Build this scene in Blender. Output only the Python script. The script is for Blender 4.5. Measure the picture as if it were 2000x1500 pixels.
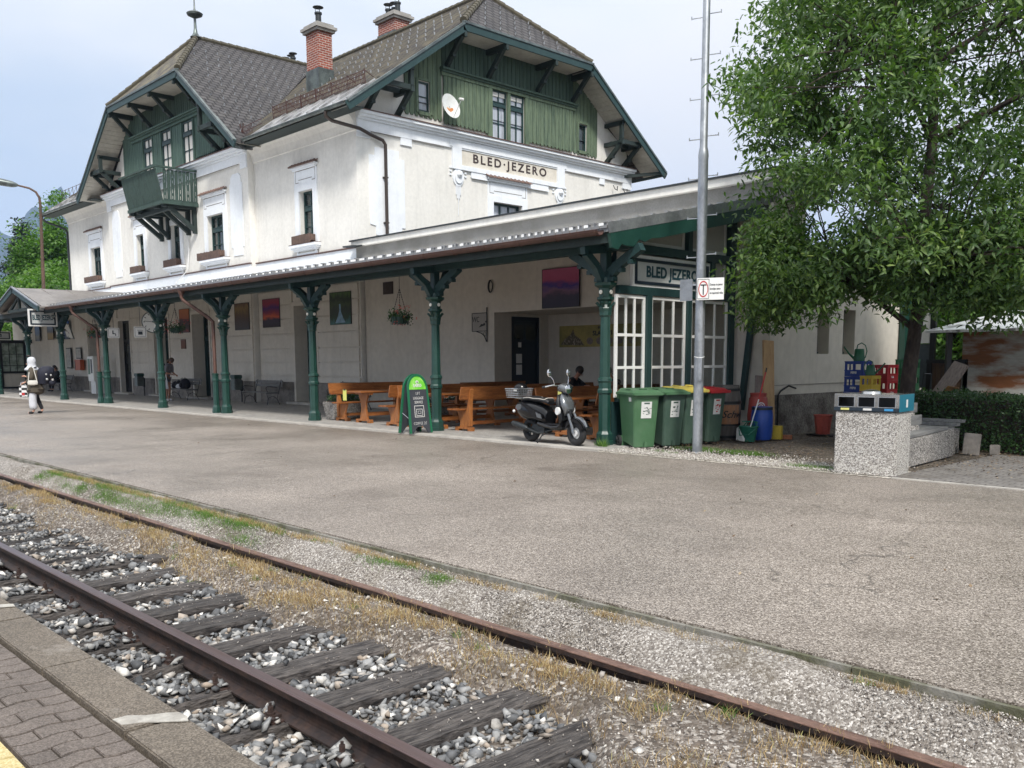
import bpy, bmesh, math, random
import numpy as np
from mathutils import Vector, Matrix
S=bpy.context.scene
for o in list(bpy.data.objects): bpy.data.objects.remove(o)
rad=math.radians
# ------------------------------------------------ camera
CH=1.5
yaw,pitch,roll=0.81074275,-0.12463591,-0.0037141
cyw,syw,cp,sp=math.cos(yaw),math.sin(yaw),math.cos(pitch),math.sin(pitch)
vf=Vector((-syw*cp,cyw*cp,sp)); vr=Vector((cyw,syw,0)); vu=vr.cross(vf)
cr,sr=math.cos(roll),math.sin(roll)
r2=cr*vr+sr*vu; u2=-sr*vr+cr*vu
cam=bpy.data.cameras.new('camera'); co=bpy.data.objects.new('camera',cam); S.collection.objects.link(co)
Mx=Matrix((r2,u2,-vf)).transposed().to_4x4(); Mx.translation=Vector((0,0,CH)); co.matrix_world=Mx
cam.sensor_width=36; cam.lens=1776.51*36/2000
cam.shift_x=(1000-1002.6)/2000; cam.shift_y=(927.78-750)/2000
cam.clip_start=.05; cam.clip_end=20000
S.camera=co
# ------------------------------------------------ world / sun / exposure
SUN_EL,SUN_AZ=rad(48),rad(125)      # azimuth clockwise from +Y
w=bpy.data.worlds.new('World'); S.world=w; w.use_nodes=True
nt=w.node_tree; nt.nodes.clear()
def nd(t,**k):
    n=nt.nodes.new(t)
    for a,b in k.items(): setattr(n,a,b)
    return n
out=nd('ShaderNodeOutputWorld'); bg=nd('ShaderNodeBackground'); bg.inputs['Strength'].default_value=.1
sky=nd('ShaderNodeTexSky',sky_type='NISHITA',sun_disc=False,sun_elevation=SUN_EL,sun_rotation=SUN_AZ,air_density=1.0,dust_density=1.5)
tc=nd('ShaderNodeTexCoord'); sepx=nd('ShaderNodeSeparateXYZ'); nt.links.new(tc.outputs['Generated'],sepx.inputs[0])
mr=nd('ShaderNodeMapRange'); mr.inputs['From Min'].default_value=0; mr.inputs['From Max'].default_value=1
mr.inputs['To Min'].default_value=7.1; mr.inputs['To Max'].default_value=17.5
pw=nd('ShaderNodeMath',operation='POWER',use_clamp=True); pw.inputs[1].default_value=1.6; nt.links.new(sepx.outputs['Z'],pw.inputs[0]); nt.links.new(pw.outputs[0],mr.inputs['Value'])
nz=nd('ShaderNodeTexNoise'); nz.inputs['Scale'].default_value=1.7; nz.inputs['Detail'].default_value=5; nz.inputs['Roughness'].default_value=.5
mp=nd('ShaderNodeMapping'); mp.inputs['Scale'].default_value=(1,1,2.6); mp.inputs['Location'].default_value=(.35,.1,0)
nt.links.new(tc.outputs['Generated'],mp.inputs[0]); nt.links.new(mp.outputs[0],nz.inputs['Vector'])
cr1=nd('ShaderNodeValToRGB'); e=cr1.color_ramp.elements; e[0].position=.32; e[0].color=(.82,.905,1,1); e[1].position=.62; e[1].color=(1.04,1.02,1,1)
nt.links.new(nz.outputs['Fac'],cr1.inputs[0])
mul=nd('ShaderNodeVectorMath',operation='SCALE'); nt.links.new(cr1.outputs[0],mul.inputs[0]); nt.links.new(mr.outputs[0],mul.inputs['Scale'])
cr2=nd('ShaderNodeValToRGB'); e=cr2.color_ramp.elements; e[0].position=.30; e[0].color=(.72,.72,.72,1); e[1].position=.52; e[1].color=(.93,.93,.93,1)
nt.links.new(nz.outputs['Fac'],cr2.inputs[0])
mx=nd('ShaderNodeMix',data_type='RGBA'); nt.links.new(cr2.outputs[0],mx.inputs[0]); nt.links.new(sky.outputs[0],mx.inputs[6]); nt.links.new(mul.outputs[0],mx.inputs[7])
nt.links.new(mx.outputs[2],bg.inputs[0]); nt.links.new(bg.outputs[0],out.inputs[0])
sl=bpy.data.lights.new('sun','SUN'); sl.energy=3.6; sl.angle=rad(9); sl.color=(1,.955,.89)
so=bpy.data.objects.new('sun',sl); S.collection.objects.link(so)
sd=Vector((math.sin(SUN_AZ)*math.cos(SUN_EL),math.cos(SUN_AZ)*math.cos(SUN_EL),math.sin(SUN_EL)))
so.rotation_euler=sd.to_track_quat('Z','Y').to_euler(); so.location=(5,-5,30)
S.view_settings.view_transform='Standard'; S.view_settings.look='None'; S.view_settings.exposure=.38; S.view_settings.gamma=1
S.render.engine='CYCLES'
S.render.film_transparent=False
# ------------------------------------------------ helpers
COL=S.collection
def thing(name,label,cat,loc=(0,0,0),rz=0,group=None):
    o=bpy.data.objects.new(name,None); COL.objects.link(o); o.location=loc; o.rotation_euler=(0,0,rz); o.empty_display_size=.1
    o['label']=label; o['category']=cat
    if group: o['group']=group
    return o
def rootloc(p):
    while p.parent: p=p.parent
    return Vector(p.location)
class B:
    def __init__(s): s.v=[]; s.f=[]; s.mi=[]; s.m=0; s.uv={}
    def _a(s,vs,fs):
        n=len(s.v); s.v+= [tuple(q) for q in vs]; s.f+=[tuple(i+n for i in f) for f in fs]; s.mi+=[s.m]*len(fs); return s
    def box(s,x0,x1,y0,y1,z0,z1,F=None):
        if x0>x1:x0,x1=x1,x0
        if y0>y1:y0,y1=y1,y0
        if z0>z1:z0,z1=z1,z0
        v=[(x,y,z) for z in(z0,z1) for y in(y0,y1) for x in(x0,x1)]
        if F: v=[F(*q) for q in v]
        return s._a(v,[(0,2,3,1),(4,5,7,6),(0,1,5,4),(2,6,7,3),(0,4,6,2),(1,3,7,5)])
    def fb(s,F,u0,u1,z0,z1,d0,d1):   # box in face coords
        P=lambda u,d,z:F(u,z,-d)
        return s.box(u0,u1,-d1,-d0,z0,z1,P)
    def obox(s,c,size,rot):      # oriented box; rot = Matrix 3x3 or euler tuple
        R=rot if isinstance(rot,Matrix) else Matrix.Rotation(rot[2],3,'Z')@Matrix.Rotation(rot[1],3,'Y')@Matrix.Rotation(rot[0],3,'X')
        c=Vector(c); a,b,d=size[0]/2,size[1]/2,size[2]/2
        return s.box(-a,a,-b,b,-d,d,lambda x,y,z:c+R@Vector((x,y,z)))
    def beam(s,p,q,w,h,up=(0,0,1)):
        p=Vector(p);q=Vector(q);x=(q-p); L=x.length; x.normalize(); y=Vector(up).cross(x)
        if y.length<1e-4: y=Vector((0,1,0)).cross(x)
        y.normalize(); z=x.cross(y)
        return s.obox((p+q)/2,(L,w,h),Matrix((x,y,z)).transposed())
    def prism(s,poly,F,d0,d1):   # poly [(a,b)], F(a,b,d)
        n=len(poly); v=[F(a,b,d0) for a,b in poly]+[F(a,b,d1) for a,b in poly]
        ar=sum(poly[i][0]*poly[(i+1)%n][1]-poly[(i+1)%n][0]*poly[i][1] for i in range(n))
        fs=[tuple(range(n))[::-1],tuple(range(n,2*n))]+[(i,(i+1)%n,n+(i+1)%n,n+i) for i in range(n)]
        if ar<0: fs=[f[::-1] for f in fs]
        return s._a(v,fs)
    def poly(s,pts): return s._a(pts,[tuple(range(len(pts)))])
    def slab(s,pts,t):           # 3D polygon (ccw from above) extruded down by t
        n=len(pts); v=[tuple(p) for p in pts]+[(p[0],p[1],p[2]-t) for p in pts]
        return s._a(v,[tuple(range(n)),tuple(range(n,2*n))[::-1]]+[(i,n+i,n+(i+1)%n,(i+1)%n) for i in range(n)])
    def tube(s,pts,r,n=8,caps=True):
        pts=[Vector(p) for p in pts]; r=r if hasattr(r,'__len__') else [r]*len(pts)
        rings=[];up=None
        for i,p in enumerate(pts):
            t=(pts[min(i+1,len(pts)-1)]-pts[max(i-1,0)]).normalized()
            if up is None: up=Vector((0,0,1)) if abs(t.z)<.9 else Vector((1,0,0))
            a=(up-t*up.dot(t)).normalized(); b=t.cross(a); up=a
            rings.append([p+r[i]*(math.cos(2*math.pi*k/n)*a+math.sin(2*math.pi*k/n)*b) for k in range(n)])
        vs=[q for R in rings for q in R]; fs=[(i*n+k,i*n+(k+1)%n,(i+1)*n+(k+1)%n,(i+1)*n+k) for i in range(len(pts)-1) for k in range(n)]
        if caps: fs+=[tuple(range(n))[::-1],tuple(range((len(pts)-1)*n,len(pts)*n))]
        return s._a(vs,fs)
    def lathe(s,prof,c=(0,0,0),n=16,sx=1,sy=1,ph=0,F=None,square=False):
        vs=[]
        for r,z in prof:
            for k in range(n):
                a=2*math.pi*(k+.5)/n+ph; q=(c[0]+r*math.cos(a)*sx,c[1]+r*math.sin(a)*sy,c[2]+z)
                vs.append(F(*q) if F else q)
        m=len(prof)
        fs=[(i*n+k,i*n+(k+1)%n,(i+1)*n+(k+1)%n,(i+1)*n+k) for i in range(m-1) for k in range(n)]+[tuple(range(n))[::-1],tuple(range((m-1)*n,m*n))]
        return s._a(vs,fs)
    def ball(s,c,r,n=10,sz=(1,1,1)):
        m=max(4,n//2+1); prof=[(r*math.sin(math.pi*i/m),-r*math.cos(math.pi*i/m)) for i in range(m+1)]
        prof[0]=(r*.02,prof[0][1]); prof[-1]=(r*.02,prof[-1][1])
        return s.lathe([(a,b*sz[2]) for a,b in prof],c,n,sz[0],sz[1])
    def mesh(s,name,off=Vector((0,0,0))):
        me=bpy.data.meshes.new(name); v=np.array(s.v,dtype=float).reshape(-1,3)-np.array(off)
        me.from_pydata(v.tolist(),[],s.f); return me
    def build(s,name,mat,parent=None,label=None,cat=None,group=None,kind=None,smooth=False,bevel=0,uv=None,auto=None):
        if parent is not None: off=rootloc(parent)
        else:
            a=np.array(s.v); off=Vector(((a[:,0].min()+a[:,0].max())/2,(a[:,1].min()+a[:,1].max())/2,a[:,2].min()))
            if kind=='structure': off=Vector((0,0,0))
        me=s.mesh(name,off)
        mats=mat if isinstance(mat,(list,tuple)) else [mat]
        for m in mats: me.materials.append(m)
        if len(mats)>1: me.polygons.foreach_set('material_index',s.mi)
        if bevel:
            bm=bmesh.new(); bm.from_mesh(me)
            es=[e for e in bm.edges if len(e.link_faces)==2 and e.calc_face_angle(0)>.5]
            bmesh.ops.bevel(bm,geom=es,offset=bevel,segments=2,affect='EDGES',clamp_overlap=True)
            bm.to_mesh(me); bm.free()
        if uv:
            l=me.uv_layers.new(name='UVMap'); a=np.zeros((len(me.loops),2))
            for i,lp in enumerate(me.loops):
                q=me.vertices[lp.vertex_index].co+off; a[i]=uv(q)
            l.data.foreach_set('uv',a.ravel())
        if smooth:
            me.polygons.foreach_set('use_smooth',[True]*len(me.polygons))
            try: me.set_sharp_from_angle(angle=rad(auto or 40))
            except Exception: pass
        o=bpy.data.objects.new(name,me); COL.objects.link(o)
        if parent is not None: o.parent=parent
        else: o.location=off
        if label: o['label']=label
        if cat: o['category']=cat
        if group: o['group']=group
        if kind: o['kind']=kind
        return o
def dup(root,loc,rz=None,label=None,group=None):
    def cp(o,par):
        c=o.copy(); COL.objects.link(c); c.parent=par
        for ch in list(o.children): cp(ch,c)
        return c
    r=cp(root,None); r.location=loc
    if rz is not None: r.rotation_euler=(0,0,rz)
    if label: r['label']=label
    if group: r['group']=group
    return r
FF=lambda c:(lambda u,z,d:(u,c-d,z))      # faces -Y
FE=lambda c:(lambda u,z,d:(c+d,u,z))      # faces +X
FB=lambda c:(lambda u,z,d:(u,c+d,z))
FL=lambda c:(lambda u,z,d:(c-d,u,z))
# ------------------------------------------------ materials
def M(name,col,rough=.75,metal=0,col2=None,vs=3,vlo=.4,vhi=.65,var=.12,fs=25,bump=0,bs=60,spec=.5,stretch=(1,1,1),coat=0,alpha=None,trans=0,rnd=0,bdist=.01,streak=0):
    m=bpy.data.materials.new(name); m.use_nodes=True; t=m.node_tree; N=t.nodes; L=t.links; b=N['Principled BSDF']
    b.inputs['Roughness'].default_value=rough; b.inputs['Metallic'].default_value=metal; b.inputs['Specular IOR Level'].default_value=spec
    if coat: b.inputs['Coat Weight'].default_value=coat; b.inputs['Coat Roughness'].default_value=.08
    tc=N.new('ShaderNodeTexCoord'); mp=N.new('ShaderNodeMapping'); mp.inputs['Scale'].default_value=stretch; L.new(tc.outputs['Object'],mp.inputs[0])
    vec=mp.outputs[0]
    base=N.new('ShaderNodeRGB'); base.outputs[0].default_value=(*col,1); c=base.outputs[0]
    if col2:
        n=N.new('ShaderNodeTexNoise'); n.inputs['Scale'].default_value=vs; n.inputs['Detail'].default_value=8; n.inputs['Roughness'].default_value=.62; L.new(vec,n.inputs['Vector'])
        mr=N.new('ShaderNodeMapRange'); mr.inputs[1].default_value=vlo; mr.inputs[2].default_value=vhi; L.new(n.outputs['Fac'],mr.inputs[0])
        x=N.new('ShaderNodeMix'); x.data_type='RGBA'; L.new(mr.outputs[0],x.inputs[0]); L.new(c,x.inputs[6]); x.inputs[7].default_value=(*col2,1); c=x.outputs[2]
    if var:
        n=N.new('ShaderNodeTexNoise'); n.inputs['Scale'].default_value=fs; n.inputs['Detail'].default_value=6; L.new(vec,n.inputs['Vector'])
        mr=N.new('ShaderNodeMapRange'); mr.inputs[1].default_value=.3; mr.inputs[2].default_value=.7; mr.inputs[3].default_value=1-var; mr.inputs[4].default_value=1+var; L.new(n.outputs['Fac'],mr.inputs[0])
        x=N.new('ShaderNodeVectorMath'); x.operation='SCALE'; L.new(c,x.inputs[0]); L.new(mr.outputs[0],x.inputs['Scale']); c=x.outputs[0]
    if streak:
        m2=N.new('ShaderNodeMapping'); m2.inputs['Scale'].default_value=(2.2,2.2,.16); L.new(tc.outputs['Object'],m2.inputs[0]); n=N.new('ShaderNodeTexNoise'); n.inputs['Scale'].default_value=1.6; n.inputs['Detail'].default_value=9; n.inputs['Roughness'].default_value=.7; L.new(m2.outputs[0],n.inputs['Vector'])
        mr=N.new('ShaderNodeMapRange'); mr.inputs[1].default_value=.50; mr.inputs[2].default_value=.72; mr.inputs[3].default_value=1; mr.inputs[4].default_value=1-streak; L.new(n.outputs['Fac'],mr.inputs[0])
        x=N.new('ShaderNodeVectorMath'); x.operation='SCALE'; L.new(c,x.inputs[0]); L.new(mr.outputs[0],x.inputs['Scale']); c=x.outputs[0]
    if rnd:
        oi=N.new('ShaderNodeObjectInfo'); mr=N.new('ShaderNodeMapRange'); mr.inputs[3].default_value=1-rnd; mr.inputs[4].default_value=1+rnd; L.new(oi.outputs['Random'],mr.inputs[0])
        x=N.new('ShaderNodeVectorMath'); x.operation='SCALE'; L.new(c,x.inputs[0]); L.new(mr.outputs[0],x.inputs['Scale']); c=x.outputs[0]
    L.new(c,b.inputs['Base Color'])
    if bump:
        n=N.new('ShaderNodeTexNoise'); n.inputs['Scale'].default_value=bs; n.inputs['Detail'].default_value=6; L.new(vec,n.inputs['Vector'])
        bp=N.new('ShaderNodeBump'); bp.inputs['Strength'].default_value=bump; bp.inputs['Distance'].default_value=bdist; L.new(n.outputs['Fac'],bp.inputs['Height']); L.new(bp.outputs[0],b.inputs['Normal'])
    if trans: b.inputs['Transmission Weight'].default_value=trans
    return m
def hx(h,k=1): # sRGB hex to linear
    r=[int(h[i:i+2],16)/255 for i in(0,2,4)]
    return tuple(k*((c/12.92) if c<=.04045 else ((c+.055)/1.055)**2.4) for c in r)
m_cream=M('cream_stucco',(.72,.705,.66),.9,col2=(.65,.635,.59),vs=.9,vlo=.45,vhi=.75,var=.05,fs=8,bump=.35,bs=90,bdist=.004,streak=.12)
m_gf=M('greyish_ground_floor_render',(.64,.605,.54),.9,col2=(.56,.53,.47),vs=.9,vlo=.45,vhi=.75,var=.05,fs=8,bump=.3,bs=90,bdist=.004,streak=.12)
m_white=M('white_stucco',(.76,.79,.82),.85,col2=(.68,.71,.74),vs=1.4,vlo=.5,vhi=.8,var=.03,fs=9,bump=.25,bs=90,bdist=.004,streak=.08)
m_wall2=M('annex_stucco',(.60,.56,.49),.9,col2=(.52,.485,.42),vs=.7,vlo=.4,vhi=.75,var=.06,fs=6,bump=.4,bs=60,bdist=.005,streak=.14)
m_green=M('dark_green_paint',(.013,.040,.040),.5,col2=(.025,.060,.055),vs=5,vlo=.5,vhi=.8,var=.15,fs=30,bump=.2,bs=40,stretch=(1,1,.4))
m_greenw=M('weathered_green_boards',(.120,.165,.105),.8,col2=(.045,.075,.052),vs=4,vlo=.46,vhi=.72,var=.2,fs=22,bump=.6,bs=25,stretch=(2.5,2.5,.25))
m_greenb=M('shaded_bay_boards',(.075,.13,.105),.8,col2=(.035,.07,.06),vs=4,vlo=.48,vhi=.75,var=.18,fs=22,bump=.6,bs=25,stretch=(2.5,2.5,.25))  # bay boards: shade of that side put into a darker bluish green
m_greenk=M('dark_balcony_boards',(.040,.072,.060),.8,col2=(.022,.042,.035),vs=4,vlo=.45,vhi=.7,var=.2,fs=22,bump=.6,bs=25,stretch=(2.5,2.5,.25))
m_greend=M('shaded_dark_green_boards',(.050,.085,.062),.8,col2=(.03,.055,.042),vs=4,vlo=.45,vhi=.7,var=.15,fs=22,bump=.6,bs=25,stretch=(2.5,2.5,.25))  # upper boards: less weathered green, roof shade partly put into the colour
m_brkt=M('bracket_timber',(.014,.025,.023),.65,col2=(.026,.044,.038),vs=5,vlo=.5,vhi=.75,var=.2,bump=.4,bs=30)
m_soff=M('soffit_boards',(.52,.50,.44),.8,col2=(.42,.40,.35),vs=2,var=.08,fs=10)
m_col=M('column_green',(.010,.044,.034),.38,col2=(.02,.065,.05),vs=4,vlo=.5,vhi=.8,var=.1,fs=20,bump=.15,bs=30)
m_colw=M('cream_medallion',(.7,.68,.6),.6)
m_brown=M('brown_metal',(.085,.042,.032),.5,metal=.15,col2=(.115,.06,.045),vs=3,var=.12,fs=15)
m_dkbrown=M('dark_brown_pipe',(.055,.042,.036),.45,metal=.3,var=.12)
m_dkmetal=M('dark_metal',(.045,.05,.052),.45,metal=.6,var=.15)
m_gutg=M('grey_gutter',(.16,.19,.18),.4,metal=.6,col2=(.08,.09,.09),vs=3,var=.15)
m_terr=M('dusty_terracotta',(.20,.125,.10),.85,col2=(.13,.09,.078),vs=8,var=.2,bump=.4)
m_glass=M('dark_window_glass',(.028,.036,.036),.04,spec=.8,var=.25,fs=3,col2=(.10,.11,.11),vs=1.5,vlo=.5,vhi=.75)
m_glassl=M('curtained_window_glass',(.42,.45,.50),.06,spec=.8,var=.25,fs=4,col2=(.12,.13,.15),vs=2.5,vlo=.52,vhi=.65,stretch=(1,1,.2))
m_clock=M('white_enamel',(.78,.78,.74),.35,var=.02)
m_black=M('black_paint',(.008,.009,.010),.45,var=.2)
m_steel=M('galvanised_steel',(.42,.44,.46),.38,metal=.75,col2=(.30,.32,.34),vs=6,vlo=.45,vhi=.6,var=.10,fs=40,stretch=(1,1,.5))
m_plinth=M('rough_plinth_render',(.20,.185,.165),.95,col2=(.085,.072,.062),vs=2.2,vlo=.42,vhi=.62,var=.35,fs=30,bump=1,bs=30,bdist=.03)
m_stonepl=M('stone_plinth',(.23,.21,.19),.9,col2=(.13,.12,.11),vs=3,var=.2,fs=15,bump=.6,bs=25,bdist=.01)
m_white_p=M('white_paint',(.74,.74,.72),.5,col2=(.58,.56,.52),vs=12,vlo=.6,vhi=.75,var=.04)
m_orange=M('orange_varnish_wood',(.33,.125,.036),.42,col2=(.19,.062,.018),vs=2.5,vlo=.4,vhi=.65,var=.25,fs=14,bump=.15,bs=20,stretch=(6,.8,6))
m_orangev=M('orange_varnish_upright',(.36,.14,.040),.42,col2=(.22,.075,.022),vs=2.5,vlo=.4,vhi=.65,var=.25,fs=14,bump=.15,bs=20,stretch=(6,6,.8))
m_conc=M('concrete',(.34,.33,.31),.9,col2=(.24,.23,.21),vs=3,var=.12,fs=40,bump=.4,bs=80)
m_tin=M('tin_flashing',(.33,.345,.36),.35,metal=.6,col2=(.22,.23,.24),vs=3,var=.1)
m_red=M('red_plastic',(.42,.02,.025),.4,var=.06)
m_text=M('dark_lettering',(.045,.03,.028),.7)
def brickmat(name,c1,c2,mort,scale,bw,rh,ms=.012,rough=.85,bump=.5,moss=None,uvs=False,off=.5,spec=.4,mossf=(.5,.6),squash=1,dist=.02,wmetal=0,dirt=0):
    m=bpy.data.materials.new(name); m.use_nodes=True; t=m.node_tree; N=t.nodes; L=t.links; b=N['Principled BSDF']; b.inputs['Roughness'].default_value=rough; b.inputs['Specular IOR Level'].default_value=spec; b.inputs['Metallic'].default_value=wmetal
    tc=N.new('ShaderNodeTexCoord'); br=N.new('ShaderNodeTexBrick'); src=tc.outputs['UV' if uvs else 'Object']
    L.new(src,br.inputs['Vector']); br.offset=off
    br.inputs['Color1'].default_value=(*c1,1); br.inputs['Color2'].default_value=(*c2,1); br.inputs['Mortar'].default_value=(*mort,1)
    br.inputs['Scale'].default_value=scale; br.inputs['Brick Width'].default_value=bw; br.inputs['Row Height'].default_value=rh; br.inputs['Mortar Size'].default_value=ms; br.inputs['Mortar Smooth'].default_value=.2
    c=br.outputs['Color']
    n=N.new('ShaderNodeTexNoise'); n.inputs['Scale'].default_value=14; n.inputs['Detail'].default_value=7; L.new(src,n.inputs['Vector'])
    mr=N.new('ShaderNodeMapRange'); mr.inputs[1].default_value=.3; mr.inputs[2].default_value=.7; mr.inputs[3].default_value=.78; mr.inputs[4].default_value=1.22; L.new(n.outputs['Fac'],mr.inputs[0])
    x=N.new('ShaderNodeVectorMath'); x.operation='SCALE'; L.new(c,x.inputs[0]); L.new(mr.outputs[0],x.inputs['Scale']); c=x.outputs[0]
    if moss:
        n2=N.new('ShaderNodeTexNoise'); n2.inputs['Scale'].default_value=1.6; n2.inputs['Detail'].default_value=12; n2.inputs['Roughness'].default_value=.75; L.new(src,n2.inputs['Vector'])
        mr2=N.new('ShaderNodeMapRange'); mr2.inputs[1].default_value=mossf[0]; mr2.inputs[2].default_value=mossf[1]; L.new(n2.outputs['Fac'],mr2.inputs[0])
        y=N.new('ShaderNodeMix'); y.data_type='RGBA'; L.new(mr2.outputs[0],y.inputs[0]); L.new(c,y.inputs[6]); y.inputs[7].default_value=(*moss,1); c=y.outputs[2]
    L.new(c,b.inputs['Base Color'])
    bp=N.new('ShaderNodeBump'); bp.inputs['Strength'].default_value=bump; bp.inputs['Distance'].default_value=dist; bp.invert=True
    ad=N.new('ShaderNodeMath'); ad.operation='SUBTRACT'; L.new(br.outputs['Fac'],ad.inputs[0])
    sc=N.new('ShaderNodeMath'); sc.operation='MULTIPLY'; sc.inputs[1].default_value=.35; L.new(n.outputs['Fac'],sc.inputs[0]); L.new(sc.outputs[0],ad.inputs[1])
    L.new(ad.outputs[0],bp.inputs['Height']); L.new(bp.outputs[0],b.inputs['Normal'])
    return m
m_brick=brickmat('chimney_brick',(.30,.075,.045),(.20,.05,.035),(.42,.36,.32),1,.25,.083,.012,moss=(.5,.42,.40),mossf=(.58,.68),uvs=True)
m_tile=brickmat('grey_roof_tiles',(.085,.079,.079),(.058,.054,.055),(.012,.011,.011),1,.34,.26,.03,rough=.7,spec=.25,bump=1,uvs=True,dist=.03,moss=(.10,.095,.08),mossf=(.56,.72))
m_tilem=brickmat('mossy_roof_tiles',(.078,.070,.062),(.05,.045,.040),(.014,.012,.011),1,.3,.24,.028,rough=.85,spec=.2,bump=1,uvs=True,dist=.03,moss=(.125,.108,.07),mossf=(.46,.62))
m_tileh=brickmat('lichened_hip_tiles',(.12,.105,.09),(.09,.08,.07),(.02,.018,.017),1,.3,.17,.022,rough=.8,bump=1,uvs=True,dist=.03,moss=(.17,.15,.095),mossf=(.45,.58))
m_ctile=brickmat('sky_sheen_canopy_tiles',(.74,.74,.74),(.66,.66,.66),(.2,.2,.2),1,.33,.38,.02,rough=.3,bump=.2,uvs=True,spec=.8,dist=.02)  # pale colour paints in the grazing sky reflection of darker glossy tiles
# ================================================ SETTING
def ramp(t,vals,fac):
    r=t.nodes.new('ShaderNodeValToRGB'); e=r.color_ramp.elements
    while len(e)<len(vals): e.new(.5)
    for i,(p,c) in enumerate(vals): e[i].position=p; e[i].color=(*c,1)
    t.links.new(fac,r.inputs[0]); return r.outputs[0]
def aggregate(name,vals,scale,rough=.85,bump=.4,dist=.004,patch=.15,pscale=.5,scale2=None,spec=.5,tint=None,wet=None):
    m=bpy.data.materials.new(name); m.use_nodes=True; t=m.node_tree; N=t.nodes; L=t.links; b=N['Principled BSDF']; b.inputs['Roughness'].default_value=rough; b.inputs['Specular IOR Level'].default_value=spec
    tc=N.new('ShaderNodeTexCoord'); v=N.new('ShaderNodeTexVoronoi'); v.inputs['Scale'].default_value=scale; L.new(tc.outputs['Object'],v.inputs['Vector'])
    sp=N.new('ShaderNodeSeparateColor'); L.new(v.outputs['Color'],sp.inputs[0]); c=ramp(t,vals,sp.outputs[0])
    n=N.new('ShaderNodeTexNoise'); n.inputs['Scale'].default_value=pscale; n.inputs['Detail'].default_value=8; n.inputs['Roughness'].default_value=.6; L.new(tc.outputs['Object'],n.inputs['Vector'])
    mr=N.new('ShaderNodeMapRange'); mr.inputs[1].default_value=.3; mr.inputs[2].default_value=.7; mr.inputs[3].default_value=1-patch; mr.inputs[4].default_value=1+patch; L.new(n.outputs['Fac'],mr.inputs[0])
    x=N.new('ShaderNodeVectorMath'); x.operation='SCALE'; L.new(c,x.inputs[0]); L.new(mr.outputs[0],x.inputs['Scale']); c=x.outputs[0]
    if tint:
        n3=N.new('ShaderNodeTexNoise'); n3.inputs['Scale'].default_value=tint[1]; n3.inputs['Detail'].default_value=9; n3.inputs['Roughness'].default_value=.65; L.new(tc.outputs['Object'],n3.inputs['Vector'])
        m3=N.new('ShaderNodeMapRange'); m3.inputs[1].default_value=tint[2]; m3.inputs[2].default_value=tint[3]; m3.inputs[4].default_value=tint[4]; L.new(n3.outputs['Fac'],m3.inputs[0])
        y=N.new('ShaderNodeMix'); y.data_type='RGBA'; L.new(m3.outputs[0],y.inputs[0]); L.new(c,y.inputs[6]); y.inputs[7].default_value=(*tint[0],1); c=y.outputs[2]
    L.new(c,b.inputs['Base Color'])
    if wet:
        m4=N.new('ShaderNodeMapRange'); m4.inputs[1].default_value=.35; m4.inputs[2].default_value=.65; m4.inputs[3].default_value=wet[0]; m4.inputs[4].default_value=wet[1]; L.new(n.outputs['Fac'],m4.inputs[0]); L.new(m4.outputs[0],b.inputs['Roughness'])
    bp=N.new('ShaderNodeBump'); bp.inputs['Strength'].default_value=bump; bp.inputs['Distance'].default_value=dist; bp.invert=True; L.new(v.outputs['Distance'],bp.inputs['Height']); L.new(bp.outputs[0],b.inputs['Normal'])
    return m
m_asph=aggregate('exposed_aggregate_asphalt',[(0,(.066,.052,.041)),(.35,(.145,.120,.099)),(.7,(.242,.208,.177)),(1,(.46,.41,.355))],122,rough=.5,bump=.3,dist=.004,patch=.2,pscale=.45,tint=((.095,.076,.060),.75,.56,.72,.5),wet=(.36,.62),spec=.55)
def cracks(m):
    t=m.node_tree; N=t.nodes; L=t.links; b=N['Principled BSDF']; src=b.inputs['Base Color'].links[0].from_socket
    tc=N.new('ShaderNodeTexCoord'); n=N.new('ShaderNodeTexNoise'); n.inputs['Scale'].default_value=1.3; n.inputs['Detail'].default_value=6; L.new(tc.outputs['Object'],n.inputs['Vector'])
    ad=N.new('ShaderNodeVectorMath'); ad.operation='MULTIPLY_ADD'; L.new(n.outputs['Color'],ad.inputs[0]); ad.inputs[1].default_value=(.9,.9,.9); L.new(tc.outputs['Object'],ad.inputs[2])
    v=N.new('ShaderNodeTexVoronoi'); v.feature='DISTANCE_TO_EDGE'; v.inputs['Scale'].default_value=.27; L.new(ad.outputs[0],v.inputs['Vector'])
    mr=N.new('ShaderNodeMapRange'); mr.inputs[1].default_value=.0012; mr.inputs[2].default_value=.0040; mr.inputs[3].default_value=1; mr.inputs[4].default_value=0; L.new(v.outputs['Distance'],mr.inputs[0])
    n2=N.new('ShaderNodeTexNoise'); n2.inputs['Scale'].default_value=.4; L.new(tc.outputs['Object'],n2.inputs['Vector']); m2=N.new('ShaderNodeMapRange'); m2.inputs[1].default_value=.50; m2.inputs[2].default_value=.60; L.new(n2.outputs['Fac'],m2.inputs[0])
    mu=N.new('ShaderNodeMath'); mu.operation='MULTIPLY'; L.new(mr.outputs[0],mu.inputs[0]); L.new(m2.outputs[0],mu.inputs[1])
    m3=N.new('ShaderNodeMath'); m3.operation='MULTIPLY'; m3.inputs[1].default_value=.6; L.new(mu.outputs[0],m3.inputs[0])
    x=N.new('ShaderNodeMix'); x.data_type='RGBA'; L.new(m3.outputs[0],x.inputs[0]); L.new(src,x.inputs[6]); x.inputs[7].default_value=(.05,.043,.036,1); L.new(x.outputs[2],b.inputs['Base Color'])
cracks(m_asph)
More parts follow.
